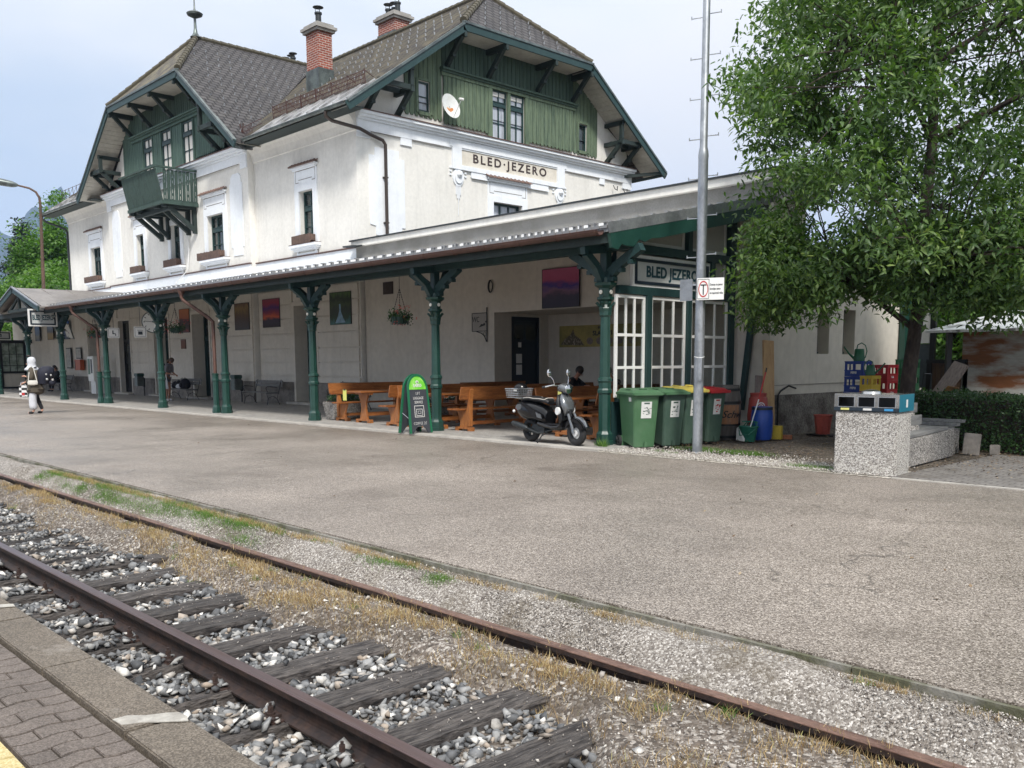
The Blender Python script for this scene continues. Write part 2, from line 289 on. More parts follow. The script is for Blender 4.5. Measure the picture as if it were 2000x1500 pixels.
m_grav=aggregate('fine_gravel',[(0,(.09,.076,.064)),(.4,(.18,.158,.137)),(.75,(.29,.265,.235)),(1,(.52,.49,.45))],100,bump=.7,dist=.008,patch=.15,pscale=2,tint=((.085,.065,.038),2.4,.50,.68,.7))
m_soil=aggregate('gritty_soil',[(0,(.05,.04,.032)),(.5,(.13,.105,.085)),(.8,(.24,.21,.18)),(1,(.45,.42,.38))],55,bump=.9,dist=.012,patch=.25,pscale=2,tint=((.07,.052,.034),3,.45,.62,.7))
m_dirt=aggregate('leafy_dirt',[(0,(.035,.028,.022)),(.5,(.09,.07,.052)),(.8,(.15,.12,.09)),(1,(.34,.30,.25))],38,bump=1,dist=.015,patch=.3,pscale=1.4,tint=((.06,.048,.034),1.2,.42,.62,.8))
m_lgrav=aggregate('light_limestone_gravel',[(0,(.22,.19,.15)),(.4,(.42,.38,.32)),(.75,(.58,.54,.47)),(1,(.75,.72,.65))],45,bump=1,dist=.015,patch=.15,pscale=2,tint=((.10,.08,.06),2.2,.55,.7,.7))
m_terrazzo=aggregate('washed_pebble_concrete',[(0,(.12,.11,.10)),(.3,(.26,.24,.22)),(.65,(.45,.43,.395)),(1,(.66,.64,.60))],90,rough=.8,bump=.9,dist=.006,patch=.12,pscale=2,tint=((.19,.165,.13),2.6,.54,.74,.5))
m_terrd=aggregate('weathered_pebble_concrete',[(0,(.05,.048,.045)),(.3,(.14,.13,.12)),(.65,(.30,.28,.26)),(1,(.50,.48,.45))],70,rough=.85,bump=.9,dist=.006,patch=.2,pscale=2)
m_kerbd=M('mossy_concrete_edging',(.20,.19,.165),.9,col2=(.085,.085,.05),vs=3,vlo=.42,vhi=.58,var=.2,fs=40,bump=.5,bs=60)
m_kerb=aggregate('worn_platform_edge_stone',[(0,(.070,.056,.042)),(.5,(.115,.095,.073)),(1,(.19,.160,.126))],160,rough=.8,bump=.3,dist=.002,patch=.18,pscale=4,tint=((.30,.27,.235),3.4,.62,.72,.5))
m_paver=aggregate('brown_pavers',[(0,(.075,.060,.050)),(.5,(.115,.094,.080)),(1,(.17,.142,.122))],180,rough=.8,bump=.3,dist=.002,patch=.2,pscale=5)
m_pavey=aggregate('yellow_guide_pavers',[(0,(.42,.33,.14)),(.5,(.52,.42,.20)),(1,(.62,.53,.30))],150,rough=.75,bump=.3,dist=.002,patch=.22,pscale=5)
m_edge=M('pale_kerb_stone',(.46,.435,.39),.85,col2=(.33,.31,.28),vs=2.5,var=.12,fs=40,bump=.4,bs=60)
m_pavegrey=brickmat('grey_canopy_paving',(.36,.345,.32),(.30,.285,.265),(.10,.095,.085),1,.4,.2,.008,rough=.7,bump=.4,dist=.004)
m_paveg2=brickmat('damp_grey_block_paving',(.20,.185,.17),(.16,.148,.138),(.06,.055,.05),1,.2,.1,.008,rough=.8,bump=.5,dist=.004,moss=(.09,.075,.06),mossf=(.5,.7))
b=B(); b.poly([(-4000,-4000,-.42),(4000,-4000,-.42),(4000,4000,-.42),(-4000,4000,-.42)])
b.build('ground',m_soil,kind='structure')
b=B(); b.box(-220,80,4.245,11.3735,-.4,0); b.build('asphalt_platform',m_asph,kind='structure')
# raised concrete edging of the asphalt
b=B()
x=-60
while x<12:
    b.box(x,x+.992,4.212,4.243,-.4,-.012+random.uniform(-.004,.003)); x+=1
b.build('platform_kerb',m_kerbd,kind='structure')
b=B(); b.box(-120,-9.93,11.62,24,-.4,.03); b.build('canopy_pavement',m_pavegrey,kind='structure')
b=B(); x=-75
while x<-9.95:
    b.box(x,min(x+.995,-9.93),11.375,11.615,-.4,.032+random.uniform(-.002,.002)); x+=1
b.build('pavement_kerb',m_edge,kind='structure')
def hsheet(name,x0,x1,y0,y1,nx,ny,zf,mat,kind='structure'):
    X=np.linspace(x0,x1,nx); Y=np.linspace(y0,y1,ny); rs=np.random.RandomState(5)
    v=[(x,y,zf(x,y,rs)) for y in Y for x in X]; f=[(j*nx+i,j*nx+i+1,(j+1)*nx+i+1,(j+1)*nx+i) for j in range(ny-1) for i in range(nx-1)]
    b=B(); b._a(v,f); return b.build(name,mat,kind=kind,smooth=True)
def sn(x,y,s=1.0): return math.sin(x*1.7*s+y*2.3*s)+math.sin(x*3.1*s-y*1.3*s+1)+.6*math.sin(x*7.3*s+y*5.1*s+2)
hsheet('gravel_verge',-60,12,3.786,4.214,720,9,lambda x,y,r:-.18+.135*min(1,(y-3.786)/.22)+.008*sn(x,y*2)+r.uniform(-.004,.004),m_grav)
def inner(x,y,r):
    edge=3.12+.10*math.sin(x*1.3)+.06*math.sin(x*3.7+1)
    if x>-3.0: edge-=min(.75,(x+3.0)*.6)
    k=max(0,min(1,(y-edge)/.30)); k=k*k*(3-2*k)
    return -.375+k*.15+.008*sn(x,y*2)+r.uniform(-.005,.005)
hsheet('track_bed',-40,8,1.40,3.735,960,60,inner,m_soil)
# right-hand yard: dirt, gravel strip, pavers
hsheet('dirt_yard',-9.925,40,11.372,60,300,260,lambda x,y,r:-.016+.006*sn(x,y)+r.uniform(-.003,.003) if y>11.5 else -.004,m_dirt)
def strip(name,pts,z,mat,kind='structure'):
    b=B(); b.poly([(x,y,z) for x,y in pts]); return b.build(name,mat,kind=kind)
# pale limestone chips
def irr(x0,x1,y0,y1,amp,n=40,seed=1):
    r=random.Random(seed); a=[(x0+(x1-x0)*i/n,y0) for i in range(n+1)]
    c=[(x1-(x1-x0)*i/n,y1+amp*(r.random()-.5)*2) for i in range(n+1)]; return a+c
strip('limestone_strip',irr(-9.92,-5.0,11.34,12.15,.16),.006,m_lgrav)
b=B(); b.box(-5.05,12,11.44,15.2,-.3,.02); b.build('block_pavement',m_paveg2,kind='structure')
b=B(); x=-5.0
while x<12:
    b.box(x,x+.99,11.3745,11.435,-.3,.014); x+=1
b.build('kerb_line',m_edge,kind='structure')
# near platform
b=B(); b.box(-80,10,-6,1.2,-.4,.07); b.build('near_platform',m_soil,kind='structure')
rs=random.Random(4); b=B(); x=-31.43
while x<6:
    L=.985; z=.1+rs.uniform(-.004,.004); b.box(x,x+L,1.215,1.45+rs.uniform(-.004,.004),-.4,z); x+=1.0
o=b.build('platform_edge_slabs',m_kerb,kind='structure',bevel=.006)
m_mort=M('pale_mortar',(.40,.38,.34),.9,col2=(.28,.26,.23),vs=12,var=.15,bump=.5)
def blob(pts,z,nm,mat): 
    b=B(); b.slab([(x,y,z) for x,y in pts],.004); return b.build(nm,mat,kind='structure')
blob([(-3.58,1.22),(-3.50,1.225),(-3.47,1.29),(-3.43,1.34),(-3.36,1.43),(-3.41,1.447),(-3.47,1.44),(-3.50,1.40),(-3.53,1.33),(-3.58,1.28)],.1065,'mortar_patch',m_mort)
blob([(-5.86,1.26),(-5.82,1.25),(-5.74,1.36),(-5.70,1.44),(-5.76,1.447),(-5.82,1.36)],.1065,'mortar_patch',m_mort)
def pavers(name,y0,y1,mat,x0=-12,x1=2):
    b=B(); r=random.Random(9); pw,pl=.112,.225; j=0; x=x0
    while x<x1:
        y=y1-(pl/2 if j%2 else 0)-pl*0
        yy=y1
        first=True
        while yy>y0+.01:
            L=pl if not(first and j%2) else pl/2
            L=min(L,yy-y0); first=False
            z=.098+r.uniform(-.003,.002); n=6; a=.012
            def wob(t): 
                q=(t/ pl*2)%2
                return a*(1 if q<1 else -1)*min(1,4*min(q%1,1-q%1))
            e=[(yy-L+.003+(L-.006)*i/n) for i in range(n+1)]
            P=[(x+.003+wob(q-y0),q) for q in e]+[(x+pw-.003+wob(q-y0),q) for q in e[::-1]]
            b.prism(P,lambda p,q,d:(p,q,d),.05,z); yy-=L
        x+=pw; j+=1
    return b.build(name,mat,kind='structure',bevel=.003)
pavers('platform_paving',.86,1.19,m_paver)
pavers('yellow_guide_paving',.40,.85,m_pavey)
pavers('inner_paving',-.2,.39,m_paver,-8,0)
# rails
m_railtop=M('worn_rail_head',(.15,.105,.10),.33,metal=.75,col2=(.13,.065,.045),vs=5,vlo=.5,vhi=.8,var=.15,fs=30,stretch=(.15,4,1))
m_railweb=M('rusted_rail_side',(.022,.016,.016),.6,metal=.2,col2=(.045,.026,.02),vs=10,var=.25,fs=30,bump=.3,bs=40)
m_railold=M('rusty_rail_head',(.19,.115,.088),.5,metal=.45,col2=(.10,.055,.042),vs=9,vlo=.48,vhi=.66,var=.25,fs=45,bump=.4,bs=60,stretch=(.5,2,1))
prof=[(-.0625,-.150),(.0625,-.150),(.0625,-.139),(.012,-.120),(.008,-.105),(.008,-.048),(.034,-.036),(.034,-.008),(.028,0),(-.028,0),(-.034,-.008),(-.034,-.036),(-.008,-.048),(-.008,-.105),(-.012,-.120),(-.0625,-.139)]
for nm,Y,mt,lab in (('rail',2.26,m_railtop,'near steel rail with polished brown head and dark exposed web beside the platform edge'),('rail',3.775,m_railold,'far rusty rail half buried in soil and dry grass beside the gravel verge')):
    t=thing(nm,lab,'rail',(0,Y,-.315),group='rails of the track')
    b=B(); b.prism([(Y+a,-.165+c) for a,c in prof],lambda a,c,d:(d,a,c),-70,10); b.build('rail_web',m_railweb,t)
    b=B(); b.prism([(Y-.0345,-.174),(Y+.0345,-.174),(Y+.0345,-.170),(Y+.0285,-.1635),(Y-.0285,-.1635),(Y-.0345,-.170)],lambda a,c,d:(d,a,c),-70,10); b.build('rail_head',mt,t)
# sleepers
m_slp=M('weathered_sleeper_wood',(.092,.081,.074),.85,col2=(.022,.018,.017),vs=5,vlo=.42,vhi=.6,var=.35,fs=18,bump=1,bs=9,stretch=(9,1.1,3),bdist=.04,rnd=.25)
m_iron=M('rusty_iron_fastener',(.040,.027,.024),.7,metal=.3,col2=(.075,.04,.03),vs=15,var=.3,bump=.4)
def sleeper(seed):
    r=random.Random(seed); n=26; L=[]; b=B()
    ys=[1.35+2.65*i/n for i in range(n+1)]; prev=None
    xs=[-.125,-.115,-.075,-.03,.012,.05,.085,.118,.125]; rows=[]
    gr=[r.uniform(0,.018) for _ in xs]
    for y in ys:
        row=[]
        for i,x in enumerate(xs):
            z=-.300-(.02 if i in(0,8) else 0)-(gr[i] if 1<i<7 else 0)*abs(math.sin(y*2+gr[i]*300))+r.uniform(-.002,.002)
            row.append((x+.006*math.sin(y*5+seed),y,z))
        rows.append([(row[0][0],y,-.5)]+row+[(row[-1][0],y,-.5)])
    m=len(rows[0]); v=[p for R in rows for p in R]
    f=[(i*m+k,i*m+k+1,(i+1)*m+k+1,(i+1)*m+k) for i in range(n) for k in range(m-1)]
    f=[q[::-1] for q in f]+[tuple(range(m)),tuple(range(n*m,(n+1)*m))[::-1]]
    b._a(v,f); return b
slx=[-2.18,-2.84,-3.42,-4.08,-4.70,-5.33,-5.94,-6.45,-7.05,-7.68,-8.37,-9.0,-9.62,-10.25,-10.9,-11.5,-12.1,-12.7,-13.3,-1.55,-.9]
ordn=['third','fourth','fifth','sixth','seventh','eighth','ninth','tenth','eleventh','twelfth','thirteenth','fourteenth','fifteenth','sixteenth','seventeenth','eighteenth','nineteenth','twentieth','twenty-first','second','first']
sps=[]
for k in range(3):
    sps.append(sleeper(k*7+1))
for i,x in enumerate(slx):
    t=thing('railway_sleeper','cracked grey wooden sleeper, %s from the right end of the track in view'%ordn[i],'sleeper',(0,0,-.5),group='wooden sleepers under the rails')
    o=sps[i%3].build('timber',m_slp,t)
    for Y in (2.26-.085,2.26+.085):
        s=-1 if Y<2.26 else 1
        b=B(); b.box(-.075,.075,Y-.05*1,Y+.05,-.318,-.300); b.box(-.03,.03,Y-.045,Y+.035*1,-.300,-.282)
        b.lathe([(.024,0),(.024,.012)],(-.0,Y+s*.01,-.282),8); b.lathe([(.016,.012),(.016,.045)],(0,Y+s*.01,-.282),6); b.lathe([(.009,.045),(.009,.062)],(0,Y+s*.01,-.282),6)
        b.lathe([(.013,0),(.017,.018),(.006,.024)],(.055,Y+s*.03,-.300),6)
        b.build('rail_fastening',m_iron,t)
    t.location=(x,0,-.5 if x>-8.7 else -.545)
# merged instance helper
def merged(name,vars_,pos,scl,rot,mat,rnd=None,smooth=False,**k):
    """vars_: list of (verts Nx3, faces Mx3); pos Nx3, scl Nx3, rot N euler arrays"""
    rs=np.random.RandomState(3); n=len(pos); ch=rs.randint(0,len(vars_),n); Vs=[];Fs=[];Rs=[];off=0
    if rnd is None: rnd=rs.rand(n)
    for vi,(V,Fc) in enumerate(vars_):
        ix=np.where(ch==vi)[0]
        if len(ix)==0: continue
        a,b_,c=rot[ix,0],rot[ix,1],rot[ix,2]
        ca,sa,cb,sb,cc,sc=np.cos(a),np.sin(a),np.cos(b_),np.sin(b_),np.cos(c),np.sin(c)
        R=np.empty((len(ix),3,3))
        R[:,0,0]=cc*cb;R[:,0,1]=cc*sb*sa-sc*ca;R[:,0,2]=cc*sb*ca+sc*sa
        R[:,1,0]=sc*cb;R[:,1,1]=sc*sb*sa+cc*ca;R[:,1,2]=sc*sb*ca-cc*sa
        R[:,2,0]=-sb;R[:,2,1]=cb*sa;R[:,2,2]=cb*ca
        P=V[None]*scl[ix][:,None,:]
        P=np.einsum('nij,nkj->nki',R,P)+pos[ix][:,None,:]
        Vs.append(P.reshape(-1,3)); m=len(V)
        Fs.append((Fc[None]+(np.arange(len(ix))*m)[:,None,None]+off).reshape(-1,Fc.shape[1])); off+=m*len(ix)
        Rs.append(np.repeat(rnd[ix],len(Fc)))
    V=np.concatenate(Vs); Fc=np.concatenate(Fs); Rr=np.concatenate(Rs)
    lo=Vector(((V[:,0].min()+V[:,0].max())/2,(V[:,1].min()+V[:,1].max())/2,V[:,2].min())) if k.get('parent') is None else rootloc(k['parent'])
    V=V-np.array(lo)
    me=bpy.data.meshes.new(name); me.vertices.add(len(V)); me.vertices.foreach_set('co',V.ravel()); q=Fc.shape[1]
    me.loops.add(Fc.size); me.loops.foreach_set('vertex_index',Fc.ravel().astype(np.int32)); me.polygons.add(len(Fc)); me.polygons.foreach_set('loop_start',(np.arange(len(Fc))*q).astype(np.int32))
    try: me.polygons.foreach_set('loop_total',np.full(len(Fc),q,dtype=np.int32))
    except Exception: pass
    me.update(calc_edges=True)
    at=me.attributes.new('rnd','FLOAT','FACE'); at.data.foreach_set('value',Rr.astype(np.float32))
    me.materials.append(mat)
    if smooth: me.polygons.foreach_set('use_smooth',[True]*len(Fc))
    o=bpy.data.objects.new(name,me); COL.objects.link(o)
    if k.get('parent') is not None: o.parent=k['parent']
    else: o.location=lo
    for a in('label','kind','group'):
        if k.get(a): o[a]=k[a]
    if k.get('cat'): o['category']=k['cat']
    return o
def attrmat(name,vals,rough=.8,bump=0,trans=0,transcol=None,spec=.4,nvar=.15,nscale=30):
    m=bpy.data.materials.new(name); m.use_nodes=True; t=m.node_tree; N=t.nodes; L=t.links; b=N['Principled BSDF']; b.inputs['Roughness'].default_value=rough; b.inputs['Specular IOR Level'].default_value=spec
    a=N.new('ShaderNodeAttribute'); a.attribute_name='rnd'; c=ramp(t,vals,a.outputs['Fac'])
    if nvar:
        tc=N.new('ShaderNodeTexCoord'); n=N.new('ShaderNodeTexNoise'); n.inputs['Scale'].default_value=nscale; n.inputs['Detail'].default_value=4; L.new(tc.outputs['Object'],n.inputs['Vector'])
        mr=N.new('ShaderNodeMapRange'); mr.inputs[1].default_value=.3; mr.inputs[2].default_value=.7; mr.inputs[3].default_value=1-nvar; mr.inputs[4].default_value=1+nvar; L.new(n.outputs['Fac'],mr.inputs[0])
        x=N.new('ShaderNodeVectorMath'); x.operation='SCALE'; L.new(c,x.inputs[0]); L.new(mr.outputs[0],x.inputs['Scale']); c=x.outputs[0]
    L.new(c,b.inputs['Base Color'])
    if trans:
        tr=N.new('ShaderNodeBsdfTranslucent'); mc=N.new('ShaderNodeVectorMath'); mc.operation='MULTIPLY'; L.new(c,mc.inputs[0]); mc.inputs[1].default_value=transcol or (1.3,1.6,.6); L.new(mc.outputs[0],tr.inputs[0])
        mx=N.new('ShaderNodeMixShader'); mx.inputs[0].default_value=trans; L.new(b.outputs[0],mx.inputs[1]); L.new(tr.outputs[0],mx.inputs[2]); L.new(mx.outputs[0],N['Material Output'].inputs[0])
    return m
m_stone=attrmat('ballast_stone',[(0,(.05,.052,.055)),(.3,(.12,.122,.125)),(.58,(.22,.222,.222)),(.76,(.33,.325,.31)),(.86,(.27,.215,.165)),(.93,(.45,.43,.40)),(1,(.66,.64,.60))],.8,nvar=.3,nscale=25)
m_pebb=attrmat('gravel_pebble',[(0,(.12,.10,.09)),(.45,(.25,.225,.20)),(.8,(.40,.37,.335)),(1,(.66,.63,.58))],.85)
def rock(seed,n=10):
    r=random.Random(seed); bm=bmesh.new()
    for _ in range(n):
        v=Vector((r.gauss(0,1),r.gauss(0,1),r.gauss(0,1))).normalized()*r.uniform(.8,1); v.z*=.6; v.x*=1.2; bm.verts.new(v)
    bmesh.ops.convex_hull(bm,input=bm.verts); 
    for v in [v for v in bm.verts if not v.link_faces]: bm.verts.remove(v)
    bmesh.ops.triangulate(bm,faces=bm.faces); bm.verts.index_update()
    V=np.array([v.co[:] for v in bm.verts]); Fc=np.array([[v.index for v in f.verts] for f in bm.faces]); bm.free(); return V,Fc
rocks=[rock(i) for i in range(9)]; pebs=[rock(50+i,7) for i in range(5)]
rs=np.random.RandomState(11)
def scatter(n,x0,x1,y0,y1): return np.stack([rs.uniform(x0,x1,n),rs.uniform(y0,y1,n)],1)
def not_sleeper(P,m=.12):
    k=np.ones(len(P),bool)
    for x in slx: k&=np.abs(P[:,0]-x)>m
    return k
P=np.concatenate([scatter(12500,-16,-.5,1.44,2.20),scatter(11500,-16,-.8,2.33,3.2)])
inn=P[:,1]>2.3; lim=3.15+.12*np.sin(P[:,0]*1.3)+.08*np.sin(P[:,0]*3.7+1); lim=np.where(P[:,0]>-3,lim-(P[:,0]+3)*.6,lim)
keep=(~inn)|(P[:,1]<lim+rs.normal(0,.10,len(P)))
sl_ok=not_sleeper(P,.118)|(rs.rand(len(P))<np.where(inn,.004,.50))
far=(P[:,0]<-8.2)&inn; sl_ok|=far&(rs.rand(len(P))<.35)
P=P[keep&sl_ok]; n=len(P); size=np.exp(rs.normal(math.log(.026),.30,n)); size=np.clip(size,.012,.055)
z=-.375+rs.uniform(0,.04,n)+np.where(P[:,1]>3,.03,0)+np.where(P[:,1]<2.2,np.clip((2.0-P[:,1])*.06,0,.04),0)
onsl=~not_sleeper(P,.105); z=np.where(onsl,-.300+size*.4+rs.uniform(0,.01,n),z)
merged('ballast_stones',rocks,np.column_stack([P,z]),size[:,None]*rs.uniform(.75,1.3,(n,3)),rs.uniform(-.75,.75,(n,3))*np.array([1,1,4.3]),m_stone,label='loose angular grey ballast stones lying between the sleepers',kind='stuff',cat='stones')
# big individual pale stones
P=scatter(230,-9,-.2,2.4,3.7); P=P[not_sleeper(P,.1)|(P[:,1]>3.2)]; n=len(P); size=rs.uniform(.010,.030,n)
zz=np.array([inner(a,b_,random) for a,b_ in P])+size*.3
merged('scattered_stones',rocks,np.column_stack([P,zz]),size[:,None]*rs.uniform(.8,1.2,(n,3)),rs.uniform(-.5,.5,(n,3))*np.array([1,1,6.3]),m_pebb,rnd=rs.uniform(.6,1,n),label='scattered pale stones on the gritty soil between the rails',kind='stuff',cat='stones')
# pebbles
P=scatter(30000,-15,.8,3.82,4.20); n=len(P); size=np.clip(np.exp(rs.normal(math.log(.0055),.35,n)),.003,.014)
z=-.18+.135*np.minimum(1,(P[:,1]-3.786)/.22)+size*.2
merged('gravel_pebbles',pebs,np.column_stack([P,z]),size[:,None]*rs.uniform(.8,1.3,(n,3)),rs.uniform(-3,3,(n,3)),m_pebb,label='pale gravel pebbles of the strip beside the asphalt edge',kind='stuff',cat='gravel')
P=scatter(30000,-12,.8,2.35,3.72); kk=np.array([inner(a,b_,random) for a,b_ in P]); ok=(kk>-.325)|((~not_sleeper(P,.1))&(P[:,1]>2.6)&(rs.rand(len(P))<.12)); 
kk=np.where(~not_sleeper(P,.105)&(kk<-.298),-.300,kk); P=P[ok];kk=kk[ok]; n=len(P); size=np.clip(np.exp(rs.normal(math.log(.006),.4,n)),.003,.018)
merged('grit',pebs,np.column_stack([P,kk+size*.2]),size[:,None]*rs.uniform(.8,1.3,(n,3)),rs.uniform(-3,3,(n,3)),m_pebb,label='fine grey grit and chippings over soil and sleepers inside the far rail',kind='stuff',cat='gravel')
P=scatter(16000,-9.9,-5.2,11.38,12.9); keep=rs.rand(len(P))<np.clip(1.25-(P[:,1]-11.38)/.9,.08,1); P=P[keep]; n=len(P); size=np.clip(np.exp(rs.normal(math.log(.011),.3,n)),.005,.022)
merged('limestone_chips',pebs,np.column_stack([P,np.full(n,.022)+size*.2]),size[:,None]*rs.uniform(.8,1.3,(n,3)),rs.uniform(-3,3,(n,3)),m_pebb,rnd=rs.uniform(.45,1,n),label='white limestone chips along the back edge of the asphalt',kind='stuff',cat='gravel')
# grass
m_grass=attrmat('green_grass',[(0,(.05,.11,.018)),(.5,(.09,.19,.03)),(1,(.17,.27,.06))],.6,trans=.3,nvar=0)
m_dry=attrmat('dry_grass',[(0,(.13,.075,.035)),(.35,(.30,.20,.09)),(.75,(.52,.39,.20)),(.9,(.60,.48,.27)),(1,(.28,.28,.09))],.8,trans=.2,transcol=(1,1,.8),nvar=0)
m_moss=attrmat('low_moss',[(0,(.045,.042,.018)),(.5,(.10,.10,.035)),(1,(.24,.20,.09))],.9,trans=.1,nvar=0)
def blade(k):
    c=.35*k
    V=np.array([(-.5,0,0),(.5,0,0),(.38,c*.25,.5),(-.38,c*.25,.5),(0,c,1)],float); V[:,0]*=.06
    return V,np.array([(0,1,2),(0,2,3),(3,2,4)])
blades=[blade(0),blade(.8),blade(1.6),blade(2.4)]
def grass(name,cl,mat,label,h=.06,zf=None,cat='grass'):
    """cl: list (x,y,rx,ry,n)"""
    Ps=[]
    for x,y,rx,ry,n in cl:
        a=rs.normal(0,.5,(n,2)); Ps.append(np.column_stack([x+a[:,0]*rx,y+a[:,1]*ry]))
    P=np.concatenate(Ps); n=len(P); hh=h*rs.uniform(.45,1.3,n)
    z=np.array([zf(a,b_) for a,b_ in P])
    return merged(name,blades,np.column_stack([P,z-.004]),np.column_stack([np.maximum(hh,.03),hh,hh]),np.column_stack([rs.normal(0,.35,n),rs.normal(0,.35,n),rs.uniform(0,6.3,n)]),mat,label=label,kind='stuff',cat=cat)
vz=lambda x,y:-.18+.135*min(1,max(0,(y-3.786))/.22)
iz=lambda x,y:inner(x,min(y,3.7),random) if y<3.735 else vz(x,y)
rr=random.Random(8)
g=[(rr.uniform(-14,-7.6),rr.uniform(3.86,4.14),rr.uniform(.12,.4),.07,rr.randint(90,260)) for _ in range(120)]+[(-7.35,4.05,.22,.06,170),(-6.65,4.07,.28,.05,220),(-5.75,4.02,.28,.07,520),(-5.5,4.06,.22,.06,300),(-5.0,4.0,.15,.07,520),(-8.6,3.95,.25,.07,200),(-7.9,4.0,.2,.05,150),(-1.9,4.12,.06,.03,40)]
grass('grass_patches',g,m_grass,'short green grass patches growing in the gravel strip beside the far rail',.04,vz)
g=[(x,4.19+rr.uniform(-.06,.04),.16,.05,rr.choice((20,60,130))) for x in np.arange(-14,.8,.11)]+[(rr.uniform(-14,-6.5),rr.uniform(3.87,4.15),.3,.08,110) for _ in range(50)]
grass('moss_fringe',g,m_moss,'low mossy growth along the kerb of the asphalt',.016,vz,'moss')
g=[(rr.uniform(-15,.3),3.62+rr.uniform(-.12,.10),.14,.08,rr.randint(20,90)) for _ in range(230)]+[(rr.uniform(-9,-3.2),rr.uniform(3.2,3.6),.2,.12,110) for _ in range(80)]+[(rr.uniform(-2.8,.3),rr.uniform(2.6,3.5),.14,.09,70) for _ in range(46)]+[(rr.uniform(-14,-7),rr.uniform(3.0,3.6),.3,.12,70) for _ in range(38)]
grass('dry_grass',g,m_dry,'straw coloured dry grass along the inside of the far rail',.05,iz)
g=[(rr.uniform(-14,-6),4.13+rr.uniform(-.08,.03),.14,.05,90) for _ in range(170)]+[(rr.uniform(-7,.5),4.13+rr.uniform(-.05,.02),.12,.03,60) for _ in range(60)]
grass('dry_verge_grass',g,m_dry,'thin dry grass along the edge of the asphalt',.04,vz)
g=[(rr.uniform(-10,-.3),3.6+rr.uniform(-.2,.1),.05,.04,28) for _ in range(16)]+[(-8.6,3.25,.1,.08,130),(-12.6,3.2,.15,.1,220),(-7.2,3.15,.12,.05,70)]
grass('track_grass',g,m_grass,'small green tufts sprouting between the rails',.05,iz)
g=[(-8.45+.6*math.cos(k),12.75+.12*math.sin(k*2),.35,.16,700) for k in range(7)]+[(-6.45+.20*k,11.62,.22,.16,700) for k in range(4)]+[(-9.1,11.95,.16,.08,300),(-8.75,11.85,.12,.06,150)]
grass('lawn_patches',g,m_grass,'bright green grass patches beside the waste bins and the recycling box',.06,lambda x,y:.0)
# fallen leaves / twigs under the tree
m_litter=attrmat('leaf_litter',[(0,(.05,.03,.02)),(.5,(.14,.09,.05)),(1,(.30,.24,.16))],.85,nvar=0)
lf=(np.array([(0,-.5,0),(.28,0,.05),(0,.5,0),(-.28,0,.05)],float),np.array([(0,1,2),(0,2,3)]))
P=scatter(5200,-9.5,1,12.0,17.2); P=P[(P[:,1]>12.5)|(rs.rand(len(P))<.15)]; P=np.concatenate([P,scatter(60,-9,0,5.0,11.3),scatter(30,-22,-9,6.5,11.3)]); n=len(P)
merged('leaf_litter',[lf],np.column_stack([P,np.where(P[:,1]<11.37,.006,.03)]),rs.uniform(.02,.05,(n,1))*np.ones((1,3)),np.column_stack([rs.normal(0,.25,n),rs.normal(0,.25,n),rs.uniform(0,6.3,n)]),m_litter,label='brown leaf litter on the ground under the tree',kind='stuff',cat='litter')
# ================================================ STATION BUILDING
ST=thing('station_building','two storey cream railway station with green timber gables and grey tiled half hipped roofs','building',(-37.5,23.3,0))
Xg,Xl,Yb,Yc=-24.5,-50.9,16.64,16.40
BX0,BX1=-44.65,-31.05
def wallgrid(b,F,u0,u1,z0,z1,holes,depth):
    us=sorted({u0,u1}|{h[0] for h in holes}|{h[1] for h in holes}); zs=sorted({z0,z1}|{h[2] for h in holes}|{h[3] for h in holes})
    for i in range(len(us)-1):
        for j in range(len(zs)-1):
            a,c,e,g=us[i],us[i+1],zs[j],zs[j+1]; mu,mz=(a+c)/2,(e+g)/2
            if any(h[0]<mu<h[1] and h[2]<mz<h[3] for h in holes): continue
            b.poly([F(a,e,0),F(c,e,0),F(c,g,0),F(a,g,0)])
    for h in holes:
        a,c,e,g=h[:4]; D=-(h[4] if len(h)>4 else depth)
        b.poly([F(a,e,0),F(a,g,0),F(a,g,D),F(a,e,D)]); b.poly([F(c,e,0),F(c,e,D),F(c,g,D),F(c,g,0)])
        b.poly([F(a,g,0),F(c,g,0),F(c,g,D),F(a,g,D)]); b.poly([F(a,e,0),F(a,e,D),F(c,e,D),F(c,e,0)])
def win(par,F,u0,u1,z0,z1,d=-.2,nx=2,tz=None,lower=2,frame=None,glass=None,fw=.07,bw=.03,name='window',open_=False):
    """casement with transom at tz"""
    frame=frame or m_green; glass=glass or m_glass; b=B()
    b.fb(F,u0,u0+fw,z0,z1,d-.03,d+.05); b.fb(F,u1-fw,u1,z0,z1,d-.03,d+.05)
    b.fb(F,u0+fw,u1-fw,z0,z0+fw,d-.03,d+.05); b.fb(F,u0+fw,u1-fw,z1-fw,z1,d-.03,d+.05)
    if tz:
        b.fb(F,u0+fw,u1-fw,tz-.07,tz+.07,d-.02,d+.07)
        b.fb(F,u0+fw,u1-fw,tz+.075,tz+.10,d-.02,d+.09)
    W=(u1-u0-2*fw)/nx
    segs=[(z0+fw,(tz-.07) if tz else z1-fw)]+([(tz+.10,z1-fw)] if tz else [])
    for k,(a,c) in enumerate(segs):
        for i in range(1,nx): b.fb(F,u0+fw+W*i-bw,u0+fw+W*i+bw,a,c,d-.01,d+.04)
        n=lower if k==0 else 1
        for j in range(1,n): b.fb(F,u0+fw,u1-fw,a+(c-a)*j/n-.015,a+(c-a)*j/n+.015,d,d+.03)
    o=b.build(name,frame,par)
    g=B(); g.fb(F,u0+fw*.6,u1-fw*.6,z0+fw*.6,z1-fw*.6,d-.012,d-.005); g.build('pane',glass,o)
    return o
